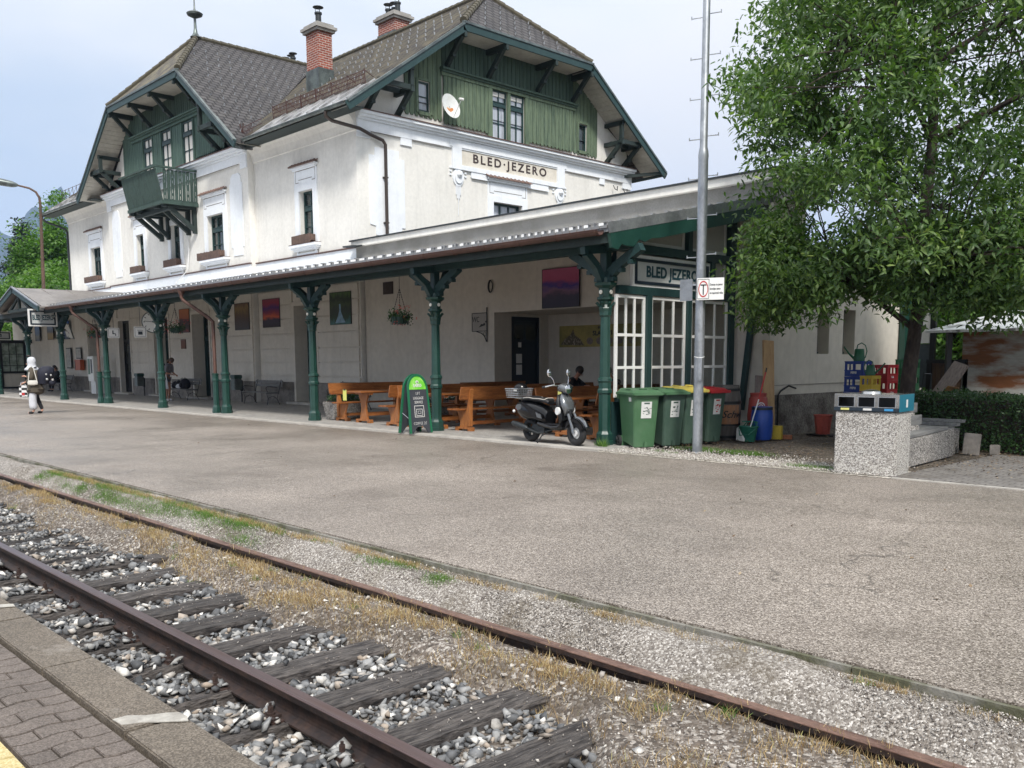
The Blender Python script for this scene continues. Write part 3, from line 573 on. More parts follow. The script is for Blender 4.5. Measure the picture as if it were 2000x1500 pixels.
# ---- walls
hF=[(-27.95,-27.07,5.46,7.2)]; hFg=[(-28.5,-27.1,.1,3.42,.55)]
b=B(); F=FF(Yb)
W_=wallgrid
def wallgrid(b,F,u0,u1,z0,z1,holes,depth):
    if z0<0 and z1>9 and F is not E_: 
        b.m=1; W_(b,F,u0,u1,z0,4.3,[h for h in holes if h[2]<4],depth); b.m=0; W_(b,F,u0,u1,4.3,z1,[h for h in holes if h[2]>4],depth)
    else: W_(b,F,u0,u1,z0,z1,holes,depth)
E_=FE(Xg)
wallgrid(b,F,BX1,Xg,-.3,9.2,hF+hFg,.32)
b.m=0
F2=FF(Yc)
hB=[(-34.4,-33.05,5.46,7.1),(-37.82,-36.9,5.46,7.12),(-41.42,-40.6,5.46,7.08)]
hBg=[(-36.15,-34.65,.1,3.42,.55),(-40.0,-38.5,.1,3.42,.55),(-44.1,-42.75,.1,3.42,.3)]
wallgrid(b,F2,BX0,BX1,-.3,9.2,hB+hBg,.32)
hL=[(-47.8,-46.45,5.46,7.1),(-48.9,-47.4,.1,3.42,.55)]
wallgrid(b,F,Xl,BX0,-.3,9.2,hL,.32)
b.poly([(BX1,Yc,-.3),(BX1,Yb,-.3),(BX1,Yb,9.2),(BX1,Yc,9.2)]); b.poly([(BX0,Yb,-.3),(BX0,Yc,-.3),(BX0,Yc,9.2),(BX0,Yb,9.2)])
# end wall (+X) with gable
hE=[(22.34,23.75,5.15,7.1),(19.05,19.52,9.62,10.55),(26.78,27.22,9.52,10.5),(22.28,22.98,9.2,10.9),(23.14,23.84,9.2,10.9)]
E_=FE(Xg)
wallgrid(b,E_,Yb,29.96,-.3,9.2,[hE[0]],.32)
wallgrid(b,E_,16.9,29.7,9.2,9.9,[(19.05,19.52,9.62,9.9),(26.78,27.22,9.52,9.9),(22.28,22.98,9.2,9.9),(23.14,23.84,9.2,9.9)],.15)
wallgrid(b,E_,18.0,28.5,9.9,10.7,[(19.05,19.52,9.9,10.55),(26.78,27.22,9.9,10.5),(22.28,22.98,9.9,10.7),(23.14,23.84,9.9,10.7)],.15)
b.poly([(Xg,18.0,10.7),(Xg,28.5,10.7),(Xg,26.4,12.2),(Xg,20.2,12.2)])
b.poly([(Xg,16.64,9.2),(Xg,16.9,9.2),(Xg,16.9,9.8),(Xg,16.64,9.65)]); b.poly([(Xg,16.9,9.9),(Xg,18.0,9.9),(Xg,18.0,10.6)]); b.poly([(Xg,28.5,9.9),(Xg,29.7,9.9),(Xg,28.5,10.6)])
# rear & left walls
b.poly([(Xg,29.96,-.3),(Xl,29.96,-.3),(Xl,29.96,9.2),(Xg,29.96,9.2)])
b.poly([(Xl,29.96,-.3),(Xl,Yb,-.3),(Xl,Yb,9.2),(Xl,29.96,9.2)])
b.poly([(Xl,Yb,9.2),(Xl,20.2,12.2),(Xl,26.4,12.2),(Xl,29.96,9.2)])
# bay gable wall
wallgrid(b,F2,BX0,BX1,9.2,9.75,[(-40.0,-39.1,9.2,9.75),(-38.15,-37.25,9.2,9.75),(-36.15,-35.25,9.2,9.75)],.2)
b.poly([(-44.5,Yc,9.2),(-31.2,Yc,9.2),(-34.3,Yc,12.2),(-41.1,Yc,12.2)])
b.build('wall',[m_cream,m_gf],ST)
wallgrid=W_
# plain inner wall slabs behind the door openings
b=B()
for (a,c,e,g,*_) in hFg+hBg+hL[1:]:
    yy=Yc if (a>BX0 and c<BX1) else Yb
    b.box(a-.4,c+.4,yy+.9,yy+.95,0,3.6)
b.build('inner_wall',m_wall2,ST)
# ---- plinth & rustication (ground floor)
def slabs(b,F,u0,u1,rows,d=.05,g=.02,seg=None):
    for z0,z1 in rows:
        b.fb(F,u0+g,u1-g,z0+g,z1-g,0,d)
rows=[(1.01,1.48),(1.48,1.96),(1.96,2.48),(2.48,3.0),(3.0,3.49),(3.49,4.0)]
b=B()
for F_,a,c in ((F,-27.0,-24.55),(F,-31.0,-28.62),(F2,-34.5,-31.08),(F2,-38.35,-36.3),(F2,-42.6,-40.15),(F2,-44.6,-44.2),(F,-47.2,-44.68)):
    b=B(); slabs(b,F_,a,c,rows)
    b.fb(F_,a,c,.80,.98,0,.055)
    b.build('rusticated_render',m_gf,ST)
b=B()
for F_,a,c in ((F,-27.0,-24.5),(F,-31.0,-28.62),(F2,-34.5,-31.05),(F2,-38.35,-36.3),(F2,-42.6,-40.15),(F2,-44.65,-44.2),(F,-47.2,-44.7),(F,-50.9,-49.1)):
    b=B(); b.fb(F_,a,c,0,.79,.002,.08)
    b.build('plinth',m_stonepl,ST)
for F_,a,c in ((F,-28.62,-26.98),(F2,-36.27,-34.53),(F2,-40.12,-38.38),(F2,-44.2,-42.62),(F,-49.05,-47.25)):
    b=B(); b.fb(F_,a,a+.12,0,3.42,0,.06); b.fb(F_,c-.12,c,0,3.42,0,.06); b.fb(F_,a,c,3.42,3.56,0,.062); b.fb(F_,a+.1,c-.1,3.56,3.85,0,.02)
    b.build('door_surround',m_gf,ST)
# doors
def door(F,a,c,d,glazed=False,z1=3.42):
    b=B(); fw=.09
    b.fb(F,a,a+fw,.1,z1,d-.04,d+.05); b.fb(F,c-fw,c,.1,z1,d-.04,d+.05); b.fb(F,a+fw,c-fw,z1-fw,z1,d-.04,d+.05); b.fb(F,a+fw,c-fw,2.45,2.56,d-.04,d+.05)
    w=(c-a-2*fw)/2
    for k in range(2):
        x0=a+fw+w*k+.01; x1=x0+w-.02
        b.fb(F,x0,x0+.09,.14,2.44,d-.03,d+.02); b.fb(F,x1-.09,x1,.14,2.44,d-.03,d+.02)
        for zz in (.14,1.0,2.36): b.fb(F,x0+.09,x1-.09,zz,zz+(.16 if zz<.5 else .08),d-.03,d+.02)
        b.fb(F,x0+.09,x1-.09,.30,1.0,d-.02,d+.0)
        if glazed:
            for zz in (1.45,1.9): b.fb(F,x0+.09,x1-.09,zz-.015,zz+.015,d-.03,d+.015)
    o=b.build('door',m_black if glazed else m_green,ST)
    g=B(); g.fb(F,a+fw,c-fw,1.02,z1-fw,d-.012,d-.006); g.build('pane',m_glass,o)
    h=B(); h.tube([F(a+(c-a)/2+.05,1.1,d+.03),F(a+(c-a)/2+.05,1.1,d+.07),F(a+(c-a)/2+.16,1.1,d+.07)],.012,6); h.build('handle',m_steel,o)
for (a,c,*_) in hFg: door(F,a,c,-.5)
for (a,c,*_) in hBg[:2]: door(F2,a,c,-.5)
door(F2,hBg[2][0],hBg[2][1],-.22,True,z1=3.42); door(F,-48.9,-47.4,-.5)
b=B()
for yy,a,c in ((Yb,-28.75,-26.85),(Yc,-36.4,-34.4),(Yc,-40.25,-38.25),(Yc,-44.3,-42.6),(Yb,-49.1,-47.2)):
    b=B(); b.box(a,c,yy-.32,yy+.62,.031,.115); b.build('door_step',m_edge,ST,bevel=.008)
# ---- upper storey trim
def hood(F,u0,u1,z):     # little tiled hood with shaped ends
    b=B(); b.fb(F,u0,u1,z,z+.06,.005,.16); b.fb(F,u0+.06,u1-.06,z-.06,z,.005,.11); b.build('window_hood',m_white,ST)
    b=B(); n=int((u1-u0)/.2)+1; W=(u1-u0+.1)/n
    for i in range(n):
        a=u0-.05+W*i; q=[F(a+.01,z+.065,.21),F(a+W-.01,z+.065,.21),F(a+W-.01,z+.17,.02),F(a+.01,z+.17,.02)]
        b.slab([Vector(p) for p in q],.028)
        if i<n: b.tube([F(a,z+.07,.20),F(a,z+.185,.02)],.025,5)
    b.build('hood_tiles',m_terr,ST)
def trim(F,u0,u1,z0,z1,full=True,box=True):
    a,c=u0-.26,u1+.26
    b=B(); b.fb(F,a,u0,z0-.02,z1+.20,.0,.05); b.fb(F,u1,c,z0-.02,z1+.20,.0,.05); b.fb(F,u0,u1,z1,z1+.2,0,.05)
    if full:
        b.fb(F,a,c,z1+.20,z1+.72,.0,.035)
        b.fb(F,a,c,z1+.20,z1+.235,.036,.045)
    b.build('window_surround',m_white,ST)
    if full:
        b=B(); b.fb(F,a+.08,c-.08,z1+.66,z1+.68,.036,.04)
        for q0,q1,zz in ((a+.08,a+.28,z1+.28),(a+.28,c-.28,z1+.36),(c-.28,c-.08,z1+.28)): b.fb(F,q0,q1,zz,zz+.018,.036,.042)
        for q in (a+.08,c-.095): b.fb(F,q,q+.015,z1+.29,z1+.66,.036,.040)
        b.build('trim_line',m_stonepl,ST); hood(F,a-.06,c+.06,z1+.74)
    b=B(); b.fb(F,a-.12,c+.12,z0-.12,z0-.04,.005,.26); b.fb(F,a-.08,c+.08,z0-.18,z0-.12,.005,.2); b.fb(F,a-.02,c+.02,z0-.24,z0-.18,.005,.13)
    b.fb(F,a+.15,c-.15,z0-.5,z0-.3,.03,.06); b.fb(F,a+.05,a+.15,z0-.42,z0-.24,.03,.06); b.fb(F,c-.15,c-.05,z0-.42,z0-.24,.03,.06)
    b.build('sill',m_white,ST)
    b=B(); b.fb(F,a-.12,c+.12,z0-.04,z0-.02,.005,.27); b.build('sill_flashing',m_brown,ST)
trim(F,-27.95,-27.07,5.46,7.2); trim(F2,-34.4,-33.05,5.46,7.1); trim(F2,-37.82,-36.9,5.46,7.12,False); trim(F2,-41.42,-40.6,5.46,7.08); trim(F,-47.8,-46.45,5.46,7.1)
win(ST,F,-27.95,-27.07,5.46,7.2,nx=2,tz=6.62); win(ST,F2,-34.4,-33.05,5.46,7.1,nx=3,tz=6.55); win(ST,F2,-37.82,-36.9,5.46,7.12,nx=2,tz=6.55); win(ST,F2,-41.42,-40.6,5.46,7.08,nx=2,tz=6.55); win(ST,F,-47.8,-46.45,5.46,7.1,nx=3,tz=6.55)
# string course
b=B()
for F_,a,c in ((F,BX1,Xg),(F2,BX0,BX1),(F,Xl,BX0)): b.fb(F_,a-.0,c,4.2,5.04,.003,.055)
b.build('string_course',m_white,ST)
b=B()
for F_,a,c in ((F,BX1+.05,Xg+.03),(F2,BX0-.05,BX1+.05),(F,Xl,BX0-.05)): b.fb(F_,a,c,5.045,5.085,.003,.10)
b.build('string_course_flashing',m_brown,ST)
# tall wall panels with stepped/rounded ends
def panel(F,u0,u1,z0,z1,top='round'):
    w=u1-u0; c=(u0+u1)/2; s=w*.16
    P=[(u0+s,z0),(u1-s*.6,z0),(u1-s*.6,z0+.3),(u1,z0+.3)]
    if top=='round':
        P+=[(u1,z1-.35),(u1-s*.5,z1-.33),(u1-s*.6,z1-.12),(u1-s*1.6,z1)]; P+=[(u0+s*1.6,z1),(u0+s*.6,z1-.12),(u0+s*.5,z1-.33),(u0,z1-.35)]
    else: P+=[(u1,z1-.25),(u1-s,z1-.25),(u1-s,z1),(u0+s,z1),(u0+s,z1-.25),(u0,z1-.25)]
    P+=[(u0,z0+.32),(u0+s,z0+.28)]
    b=B(); b.prism(P,lambda a,z,d:F(a,z,d),.002,.03); b.build('wall_panel',m_white,ST)
panel(F2,-32.45,-31.5,5.42,8.35); panel(F2,-44.15,-43.2,5.42,8.4); panel(E_,17.08,18.45,5.5,8.2,'sq'); panel(E_,28.2,29.5,5.5,7.8,'sq')
# cornice, bay and end wall: stepped fascia
def cornice(F,u0,u1,z=9.2,e0=0,e1=0):
    b=B(); b.fb(F,u0-.02,u1+.02,z-.10,z-.02,.003,.30); b.fb(F,u0-.015,u1+.015,z-.18,z-.10,.003,.22); b.fb(F,u0-.01,u1+.01,z-.25,z-.18,.003,.13); b.fb(F,u0,u1,z-.55,z-.25,.003,.06)
    b.build('cornice',m_white,ST)
    b=B(); b.fb(F,u0-.04,u1+.04,z-.02,z+.01,.003,.33); b.build('cornice_flashing',m_brown,ST)
cornice(F2,BX0,BX1); cornice(E_,Yb,29.96)
for a,c in ((BX1,Xg),(Xl,BX0)):
    prof=[(0,8.6),(.04,8.62),(.05,8.70),(.10,8.85),(.20,8.98),(.34,9.08),(.36,9.2),(0,9.2)]
    b=B(); b.prism([(p,q) for p,q in prof],lambda p,q,d:(d,Yb-p,q),a+.003,c)
    b.build('coved_cornice',m_cream,ST)
for Fx,a,c,z0 in ((F2,BX0,BX0+.5,8.45),(F2,BX1-.5,BX1,8.45),(E_,Yb,Yb+.5,8.42),(E_,18.3,18.75,8.42),(E_,28.0,28.3,8.42),(E_,29.4,29.96,8.42)):
    b=B(); b.fb(Fx,a,c,z0,8.66,.005,.05); b.build('frieze_step',m_white,ST)
for Fx,a,c in ((F2,BX0+.55,BX1-.55),(E_,Yb+.5,18.3),(E_,18.75,20.1),(E_,26.2,28.0),(E_,28.3,29.4)):
    b=B(); b.fb(Fx,a,c,8.62,8.64,.061,.066); b.build('frieze_line',m_stonepl,ST)
# name panel on end wall
b=B()
b.fb(E_,20.35,26.05,8.70,8.94,.061,.085)
b.fb(E_,20.45,20.85,7.98,8.70,.003,.085); b.fb(E_,25.56,25.96,7.98,8.70,.003,.085); b.fb(E_,20.85,25.56,7.98,8.13,.003,.085)
b.fb(E_,21.3,25.1,7.80,7.98,.003,.06); b.fb(E_,21.3,25.1,7.76,7.80,.06,.075)
b.build('name_panel_frame',m_white,ST)
b=B(); b.fb(E_,20.85,25.56,8.13,8.70,.003,.03); b.build('name_panel',M('name_panel_cream',(.66,.62,.54),.9,col2=(.58,.54,.46),vs=3,var=.04),ST)
for y in (20.72,25.72):
    b=B()
    P=lambda x,yy,z,y=y:(x,yy,z)
    for r0,d0,d1 in ((.24,.003,.05),(.17,.05,.09)):
        b.lathe([(r0,0),(r0,1)],(0,0,0),18,F=lambda a,c,z,y=y,d0=d0,d1=d1,r0=r0:E_(y+a,7.72+c*1.25,d0+(d1-d0)*z))
    b.ball(E_(y,7.82,.08),.12,8)
    for k in range(-2,3): b.tube([E_(y+k*.05,7.5-.02*abs(k),.03),E_(y+k*.05,6.9+(.12*abs(k)),.03)],.018,5)
    b.tube([E_(y,6.9,.02),E_(y,6.45,.02)],.012,5)
    for s in(-1,1):
        for k in range(3): b.fb(E_,y+s*.33-.04,y+s*.33+.04,7.75+k*.12,7.80+k*.12,.003,.04)
    b.build('rosette',m_white,ST)
def text(s,size,F,u,z,d,mat,name='lettering',parent=None,depth=.006,bold=.0,sp=1,align='CENTER',sx=1,slant=0,**k):
    cu=bpy.data.curves.new('t','FONT'); cu.body=s; cu.size=size; cu.extrude=depth; cu.offset=bold; cu.space_character=sp; cu.align_x=align; cu.align_y='CENTER'; cu.resolution_u=3; cu.shear=slant
    o=bpy.data.objects.new('t',cu); COL.objects.link(o); bpy.context.view_layer.update()
    me=bpy.data.meshes.new_from_object(o.evaluated_get(bpy.context.evaluated_depsgraph_get())); bpy.data.objects.remove(o); bpy.data.curves.remove(cu)
    off=rootloc(parent) if parent else Vector((0,0,0))
    for v in me.vertices: v.co=Vector(F(u+v.co.x*sx,z+v.co.y,d+v.co.z))-off
    me.materials.clear(); me.materials.append(mat); me.name=name
    o=bpy.data.objects.new(name,me); COL.objects.link(o)
    if parent: o.parent=parent
    return o
text('BLED·JEZERO',.40,E_,23.2,8.42,.034,m_text,parent=ST,bold=.009,sp=1.34,sx=1.2)
# end wall first floor window
trim(E_,22.34,23.75,5.5,7.1); win(ST,E_,22.34,23.75,5.3,7.1,nx=3,tz=None,lower=2,glass=m_glassl)
win(ST,E_,19.05,19.52,9.62,10.55,d=-.06,nx=1,lower=2,glass=m_glassl,fw=.05); win(ST,E_,26.78,27.22,9.52,10.5,d=-.06,nx=1,lower=1,fw=.05)
for a in (22.28,23.14): win(ST,E_,a,a+.70,9.2,10.9,d=-.03,nx=2,tz=10.42,lower=2,glass=m_glassl,fw=.06,bw=.02)
for a in (-40.0,-38.15,-36.15): win(ST,F2,a,a+.9,9.2,10.9,d=.0,nx=2,tz=10.4,lower=2,fw=.06,bw=.02,glass=m_glassl if a>-37 else m_glass)
# ---- boarding
def roofz(u,c,e=0,zk=12.3):   # roof line height for gable face, c = centre
    return min(zk,9.15+.735*(7.6-abs(u-c))-.15)
def boards(F,u0,u1,zb,ztop,d0,d1,mat,w=.19,skip=(),name='boarding',foot=True,seed=1,slope=0):
    r=random.Random(seed); b=B(); n=max(1,round((u1-u0)/w)); W=(u1-u0)/n
    for i in range(n):
        a=u0+W*i+.009; c=a+W-.018; zt=min(ztop(a) if callable(ztop) else ztop,ztop(c) if callable(ztop) else ztop)
        z0=zb+r.uniform(-.008,.008); mid=(a+c)/2; e=r.uniform(0,.006)
        segs=[(z0,zt)]
        for s0,s1,q0,q1 in skip:
            if s0<mid<s1:
                segs=[(z0,q0),(q1,zt)] if z0<q0 else [(q1,zt)]
        for k,(p,q) in enumerate(segs):
            if q-p<.03: continue
            if k==0 and foot and p==z0:
                P=[(a,p+.07),(a+W*.12,p+.05),(a+W*.22,p),(a+W*.38,p+.02),(mid,p-.0),(c-W*.38,p+.02),(c-W*.22,p),(c-W*.12,p+.05),(c,p+.07),(c,q),(a,q)]
            else: P=[(a,p),(c,p),(c,q),(a,q)]
            b.prism(P,lambda x,z,dd:F(x,z,dd),d0,d1+e)
            b.m=1; b.fb(F,a-.006,c+.006,p+.09,q,d0-.003,d0-.001); b.m=0  # thin black strips added behind the boards, gap shade put in as colour
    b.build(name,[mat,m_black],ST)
boards(E_,18.5,20.04,9.42,lambda u:roofz(u,23.3),.004,.035,m_greenw,skip=[(19.0,19.57,9.55,10.62)],seed=1)
boards(E_,26.46,27.85,9.36,lambda u:roofz(u,23.3),.004,.035,m_greenw,skip=[(26.72,27.28,9.47,10.56)],seed=2)
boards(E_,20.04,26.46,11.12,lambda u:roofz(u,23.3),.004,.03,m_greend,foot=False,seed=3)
boards(E_,20.08,22.08,9.36,10.92,.05,.085,m_greenw,seed=4); boards(E_,24.05,26.40,9.36,10.92,.05,.085,m_greenw,seed=5)
b=B(); 
for a,c,z0,z1 in ((20.0,26.5,10.90,11.0),): b.fb(E_,a,c,z0,z1,.02,.12)
b.fb(E_,22.06,22.26,9.18,10.9,.03,.11); b.fb(E_,22.99,23.13,9.18,10.9,.03,.10); b.fb(E_,23.86,24.06,9.18,10.9,.03,.11)
for a,c,z0,z1 in ((19.0,19.57,9.55,10.62),(26.72,27.28,9.47,10.56)):
    b.fb(E_,a-.05,a+.05,z0,z1,.03,.07); b.fb(E_,c-.05,c+.05,z0,z1,.03,.07); b.fb(E_,a+.05,c-.05,z1-.05,z1+.04,.03,.07); b.fb(E_,a+.05,c-.05,z0-.06,z0+.05,.03,.08)
b.build('gable_frame',m_greenw,ST)
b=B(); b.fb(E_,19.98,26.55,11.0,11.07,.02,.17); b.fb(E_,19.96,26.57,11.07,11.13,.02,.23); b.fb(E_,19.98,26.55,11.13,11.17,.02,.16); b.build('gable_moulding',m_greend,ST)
cb=-37.85
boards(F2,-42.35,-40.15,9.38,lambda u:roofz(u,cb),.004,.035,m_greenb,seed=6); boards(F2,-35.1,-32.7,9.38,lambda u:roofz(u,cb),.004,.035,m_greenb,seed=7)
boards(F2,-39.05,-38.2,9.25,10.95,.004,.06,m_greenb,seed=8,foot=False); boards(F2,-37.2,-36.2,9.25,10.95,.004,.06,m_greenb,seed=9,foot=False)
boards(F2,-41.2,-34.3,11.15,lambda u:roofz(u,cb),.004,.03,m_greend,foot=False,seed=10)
b=B(); b.fb(F2,-41.2,-34.2,10.92,11.03,.02,.13); b.fb(F2,-41.22,-34.18,11.03,11.09,.02,.2); b.fb(F2,-41.24,-34.16,11.09,11.15,.02,.26)
for a in (-40.12,-39.08,-38.22,-37.2,-36.22,-35.18): b.fb(F2,a,a+.06,9.15,10.92,.02,.10)
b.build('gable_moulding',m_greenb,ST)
# ---- roofs
YR,ZR=23.3,14.65; xv=-23.5; xl=-51.9; bay_c=-37.7
def roofslab(name,pts,uvf,mat,t=.14): 
    b=B(); b.slab(pts,t); return b.build(name,mat,ST,uv=uvf)
s_=math.sqrt(1+.724**2)
rf=roofslab('roof',[(-30.0,15.7,9.15),(xv,15.7,9.15),(xv,20.2,12.41),(-25.9,23.3,14.65),(bay_c,23.3,14.65)],lambda q:(q.x,(q.y-15.7)*s_),m_tilem)
roofslab('roof',[(xl,15.7,9.15),(-45.4,15.7,9.15),(bay_c,23.3,14.65),(-49.5,23.3,14.65),(xl,20.2,12.41)],lambda q:(q.x,(q.y-15.7)*s_),m_tilem)
roofslab('roof',[(xv,30.9,9.15),(xl,30.9,9.15),(xl,26.4,12.41),(-49.5,23.3,14.65),(-25.9,23.3,14.65),(xv,26.4,12.41)],lambda q:(q.x,(30.9-q.y)*s_),m_tile)
roofslab('roof',[(xv,20.2,12.41),(xv,26.4,12.41),(-25.9,23.3,14.65)],lambda q:(q.y,(xv-q.x)*1.37),m_tile)
roofslab('roof',[(xl,26.4,12.41),(xl,20.2,12.41),(-49.5,23.3,14.65)],lambda q:(q.y,(q.x-xl)*1.37),m_tile)
yv=15.38
roofslab('roof',[(-29.95,yv,9.1),(-29.95,15.75,9.1),(bay_c,23.35,14.8),(bay_c,17.8,14.8),(-34.2,yv,12.33)],lambda q:(q.y,(-30-q.x)*1.25),m_tile)
roofslab('roof',[(-45.45,15.75,9.1),(-45.45,yv,9.1),(-41.2,yv,12.33),(bay_c,17.8,14.8),(bay_c,23.35,14.8)],lambda q:(q.y,(q.x+45)*1.25),m_tile)
roofslab('roof',[(-41.2,yv,12.33),(-34.2,yv,12.33),(bay_c,17.8,14.8)],lambda q:(q.x,(q.y-yv)*1.37),m_tileh)
# ridge / hip tiles
b=B()
def ridge(p,q,r=.11,st=.36):
    p=Vector(p);q=Vector(q);L=(q-p).length;n=int(L/st); d=(q-p)/n
    for i in range(n): b.tube([p+d*i-d*.06,p+d*(i+1)],[r*1.12,r*.9],8)
for p,q in (((-25.9,23.3,14.67),(-49.5,23.3,14.67)),((xv,20.2,12.43),(-25.9,23.3,14.67)),((xv,26.4,12.43),(-25.9,23.3,14.67)),((bay_c,17.8,14.82),(bay_c,23.3,14.82)),((-41.2,yv,12.36),(bay_c,17.8,14.82)),((-34.2,yv,12.36),(bay_c,17.8,14.82))): ridge(p,q)
b.build('ridge_tiles',m_tileh,ST,smooth=True)
# snow stops
b=B()
def stop(p,d): 
    p=Vector(p); d=Vector(d); b.tube([p,p+Vector((0,0,.07)),p+Vector((0,0,.075))-d*.05],[.022,.022,.018],5)
for r in range(12):
    for k in range(16):
        y=15.9+k*.5+(.25 if r%2 else 0); x=-30.5-r*.55
        if y< 15.6 or (y-15.7)>(-30-x)+.0 and y>23: continue
        if (y-15.75)*1.02 > (-29.95-x): continue
        if y<yv+(.0): continue
        z=9.1+(-29.95-x)*.7335
        if x<-34.2 and y<yv+(-34.2-x)*.69: continue
        stop((x,y,z+.0),(-.8,0,0))
for r in range(6):
    for k in range(9):
        x=-23.7-r*.38; y=20.6+k*.7+(.35 if r%2 else 0); 
        if y<20.3+(xv-x)*1.29 or y>26.3-(xv-x)*1.29: continue
        stop((x,y,12.41+(xv-x)*.93),(-.6,0,0))
for c in range(9):
    for r in range(14):
        x=-24.6-c*.95; y=17.6+r*.38
        if y>23 or x>xv-max(0,(y-20.2))*.77-.1: continue
        stop((x,y,9.15+(y-15.7)*.724),(0,.6,0))
b.build('snow_stops',m_tin,ST,kind='stuff')
# lower metal sheets and snow fence
m_sheet=M('weathered_sheet_metal',(.50,.50,.50),.30,metal=.5,col2=(.24,.24,.24),vs=2.5,vlo=.42,vhi=.6,var=.15)
for a,c in ((-29.6,-23.6),(-51.7,-45.8)):
    b=B(); n=int((c-a)/.75)
    for i in range(n):
        x0=a+(c-a)*i/n; x1=a+(c-a)*(i+1)/n
        x00=min(max(x0,-99),x1)
        b.slab([(x0+.02,15.72,9.15+.018),(x1-.02,15.72,9.168),(x1-.02,16.75,9.168+.745),(x0+.02,16.75,9.168+.745)],.012)
        b.box(x1-.02,x1+.015,15.72,15.73,9.16,9.2)
        b.beam((x1,15.72,9.20),(x1,16.75,9.94),.025,.05)
    b.build('eave_sheet',m_sheet,ST)
m_fence=M('rusty_snow_fence',(.055,.024,.022),.7,metal=.1,col2=(.085,.04,.032),vs=9,var=.2)
def snowfence(a,c,y=16.75):
    z=9.15+(y-15.7)*.724+.06; b=B(); n=int((c-a)/.085)
    for k in range(n+1): b.tube([(a+(c-a)*k/n,y,z),(a+(c-a)*k/n,y-.03,z+.34)],.011,4,caps=False)
    for h in (0,.12,.23,.34): b.beam((a,y-.07*h,z+h),(c,y-.07*h,z+h),.016,.018)
    m=max(2,int((c-a)/.85))
    for k in range(m+1):
        x=a+(c-a)*k/m; b.beam((x,y-.03,z+.34),(x,y+.30,z+.20),.015,.02); b.beam((x,y,z-.1),(x,y-.04,z+.38),.022,.022)
    b.build('snow_fence',m_fence,ST)
snowfence(-29.7,-24.1); 
b=B()
for k in range(12):
    x=-51.8+k*.55; z=9.97; b.tube([(x,16.75,z),(x,16.72,z+.45)],.012,4)
    if k<11: b.tube([(x,16.74,z+.05),(x+.55,16.73,z+.40)],.008,4)
for h in (.05,.42): b.tube([(-51.8,16.73,9.97+h),(-45.8,16.73,9.97+h)],.012,4)
b.build('snow_fence',m_fence,ST)
b=B(); a=-30.2
for k in range(9): x=-30.45+k*.09; b.tube([(x,15.95,9.25),(x,15.92,9.65)],.008,4)
for h in (9.3,9.45,9.62): b.beam((-30.5,15.94,h),(-29.7,16.3,h+.25),.014,.014)
b.beam((-30.5,15.94,9.1),(-30.3,15.9,9.75),.03,.03); b.beam((-30.3,15.94,9.1),(-30.55,15.9,9.75),.03,.03)
b.build('snow_fence',m_fence,ST)
# bargeboards & soffits
def barge(p,q,h=.26,t=.06,mat=None,up=(0,0,1)):
    b=B(); b.beam(p,q,t,h,up); b.build('bargeboard',mat or m_green,ST)
    b=B(); p2=Vector(p)+Vector((0,0,h/2+.0)); q2=Vector(q)+Vector((0,0,h/2)); b.beam(p2,q2,t+.07,.07,up); b.build('verge_strip',m_gutg,ST)
dz=-.20
for p,q in (((xv,15.65,9.15),(xv,20.2,12.41)),((xv,26.4,12.41),(xv,30.95,9.15)),((xv,20.15,12.43),(xv,26.45,12.43)),):
    barge(Vector(p)+Vector((.035,0,dz)),Vector(q)+Vector((.035,0,dz)))
for p,q in (((-45.5,yv,9.1),(-41.2,yv,12.33)),((-34.2,yv,12.33),(-29.9,yv,9.1)),((-41.25,yv,12.35),(-34.15,yv,12.35))):
    barge(Vector(p)+Vector((0,-.035,dz)),Vector(q)+Vector((0,-.035,dz)))
def soffit(pts,n,axis):
    b=B(); pts=[Vector(p) for p in pts]    # quad p0-p1 (along), p3-p2
    for i in range(n):
        t0=i/n+.04/n;t1=(i+1)/n-.04/n; q=[pts[0].lerp(pts[1],t0),pts[0].lerp(pts[1],t1),pts[3].lerp(pts[2],t1),pts[3].lerp(pts[2],t0)]
        b.slab(q,.02)
    b.build('soffit',m_soff,ST)
for y0,z0,y1,z1 in ((15.75,9.0,20.2,12.22),(30.85,9.0,26.4,12.22)):
    soffit([(xv-.03,y0,z0),(xv-.03,y1,z1),(Xg+.01,y1,z1),(Xg+.01,y0,z0)],26,0)
soffit([(xv-.03,20.25,12.16),(xv-.03,26.35,12.16),(Xg+.035,26.35,12.16),(Xg+.035,20.25,12.16)],1,0)
for x0,x1 in ((-45.4,-41.2),(-30.0,-34.2)):
    soffit([(x0,yv+.03,8.97),(x1,yv+.03,12.12),(x1,Yc-.01,12.12),(x0,Yc-.01,8.97)],22,0)
soffit([(-41.15,yv+.03,12.08),(-34.25,yv+.03,12.08),(-34.25,Yc-.035,12.08),(-41.15,Yc-.035,12.08)],1,0)
# eave undersides along the track
for a,c in ((-30.9,xv-.05),(xl,-44.7)): 
    b=B(); b.box(a,c,15.72,Yb-.35,9.0,9.03); b.build('eave_board',m_brkt,ST)
b=B(); b.box(-30.7,-24.6,Yb-.30,Yb-.1,9.08,9.28); b.build('eave_board',m_brkt,ST)
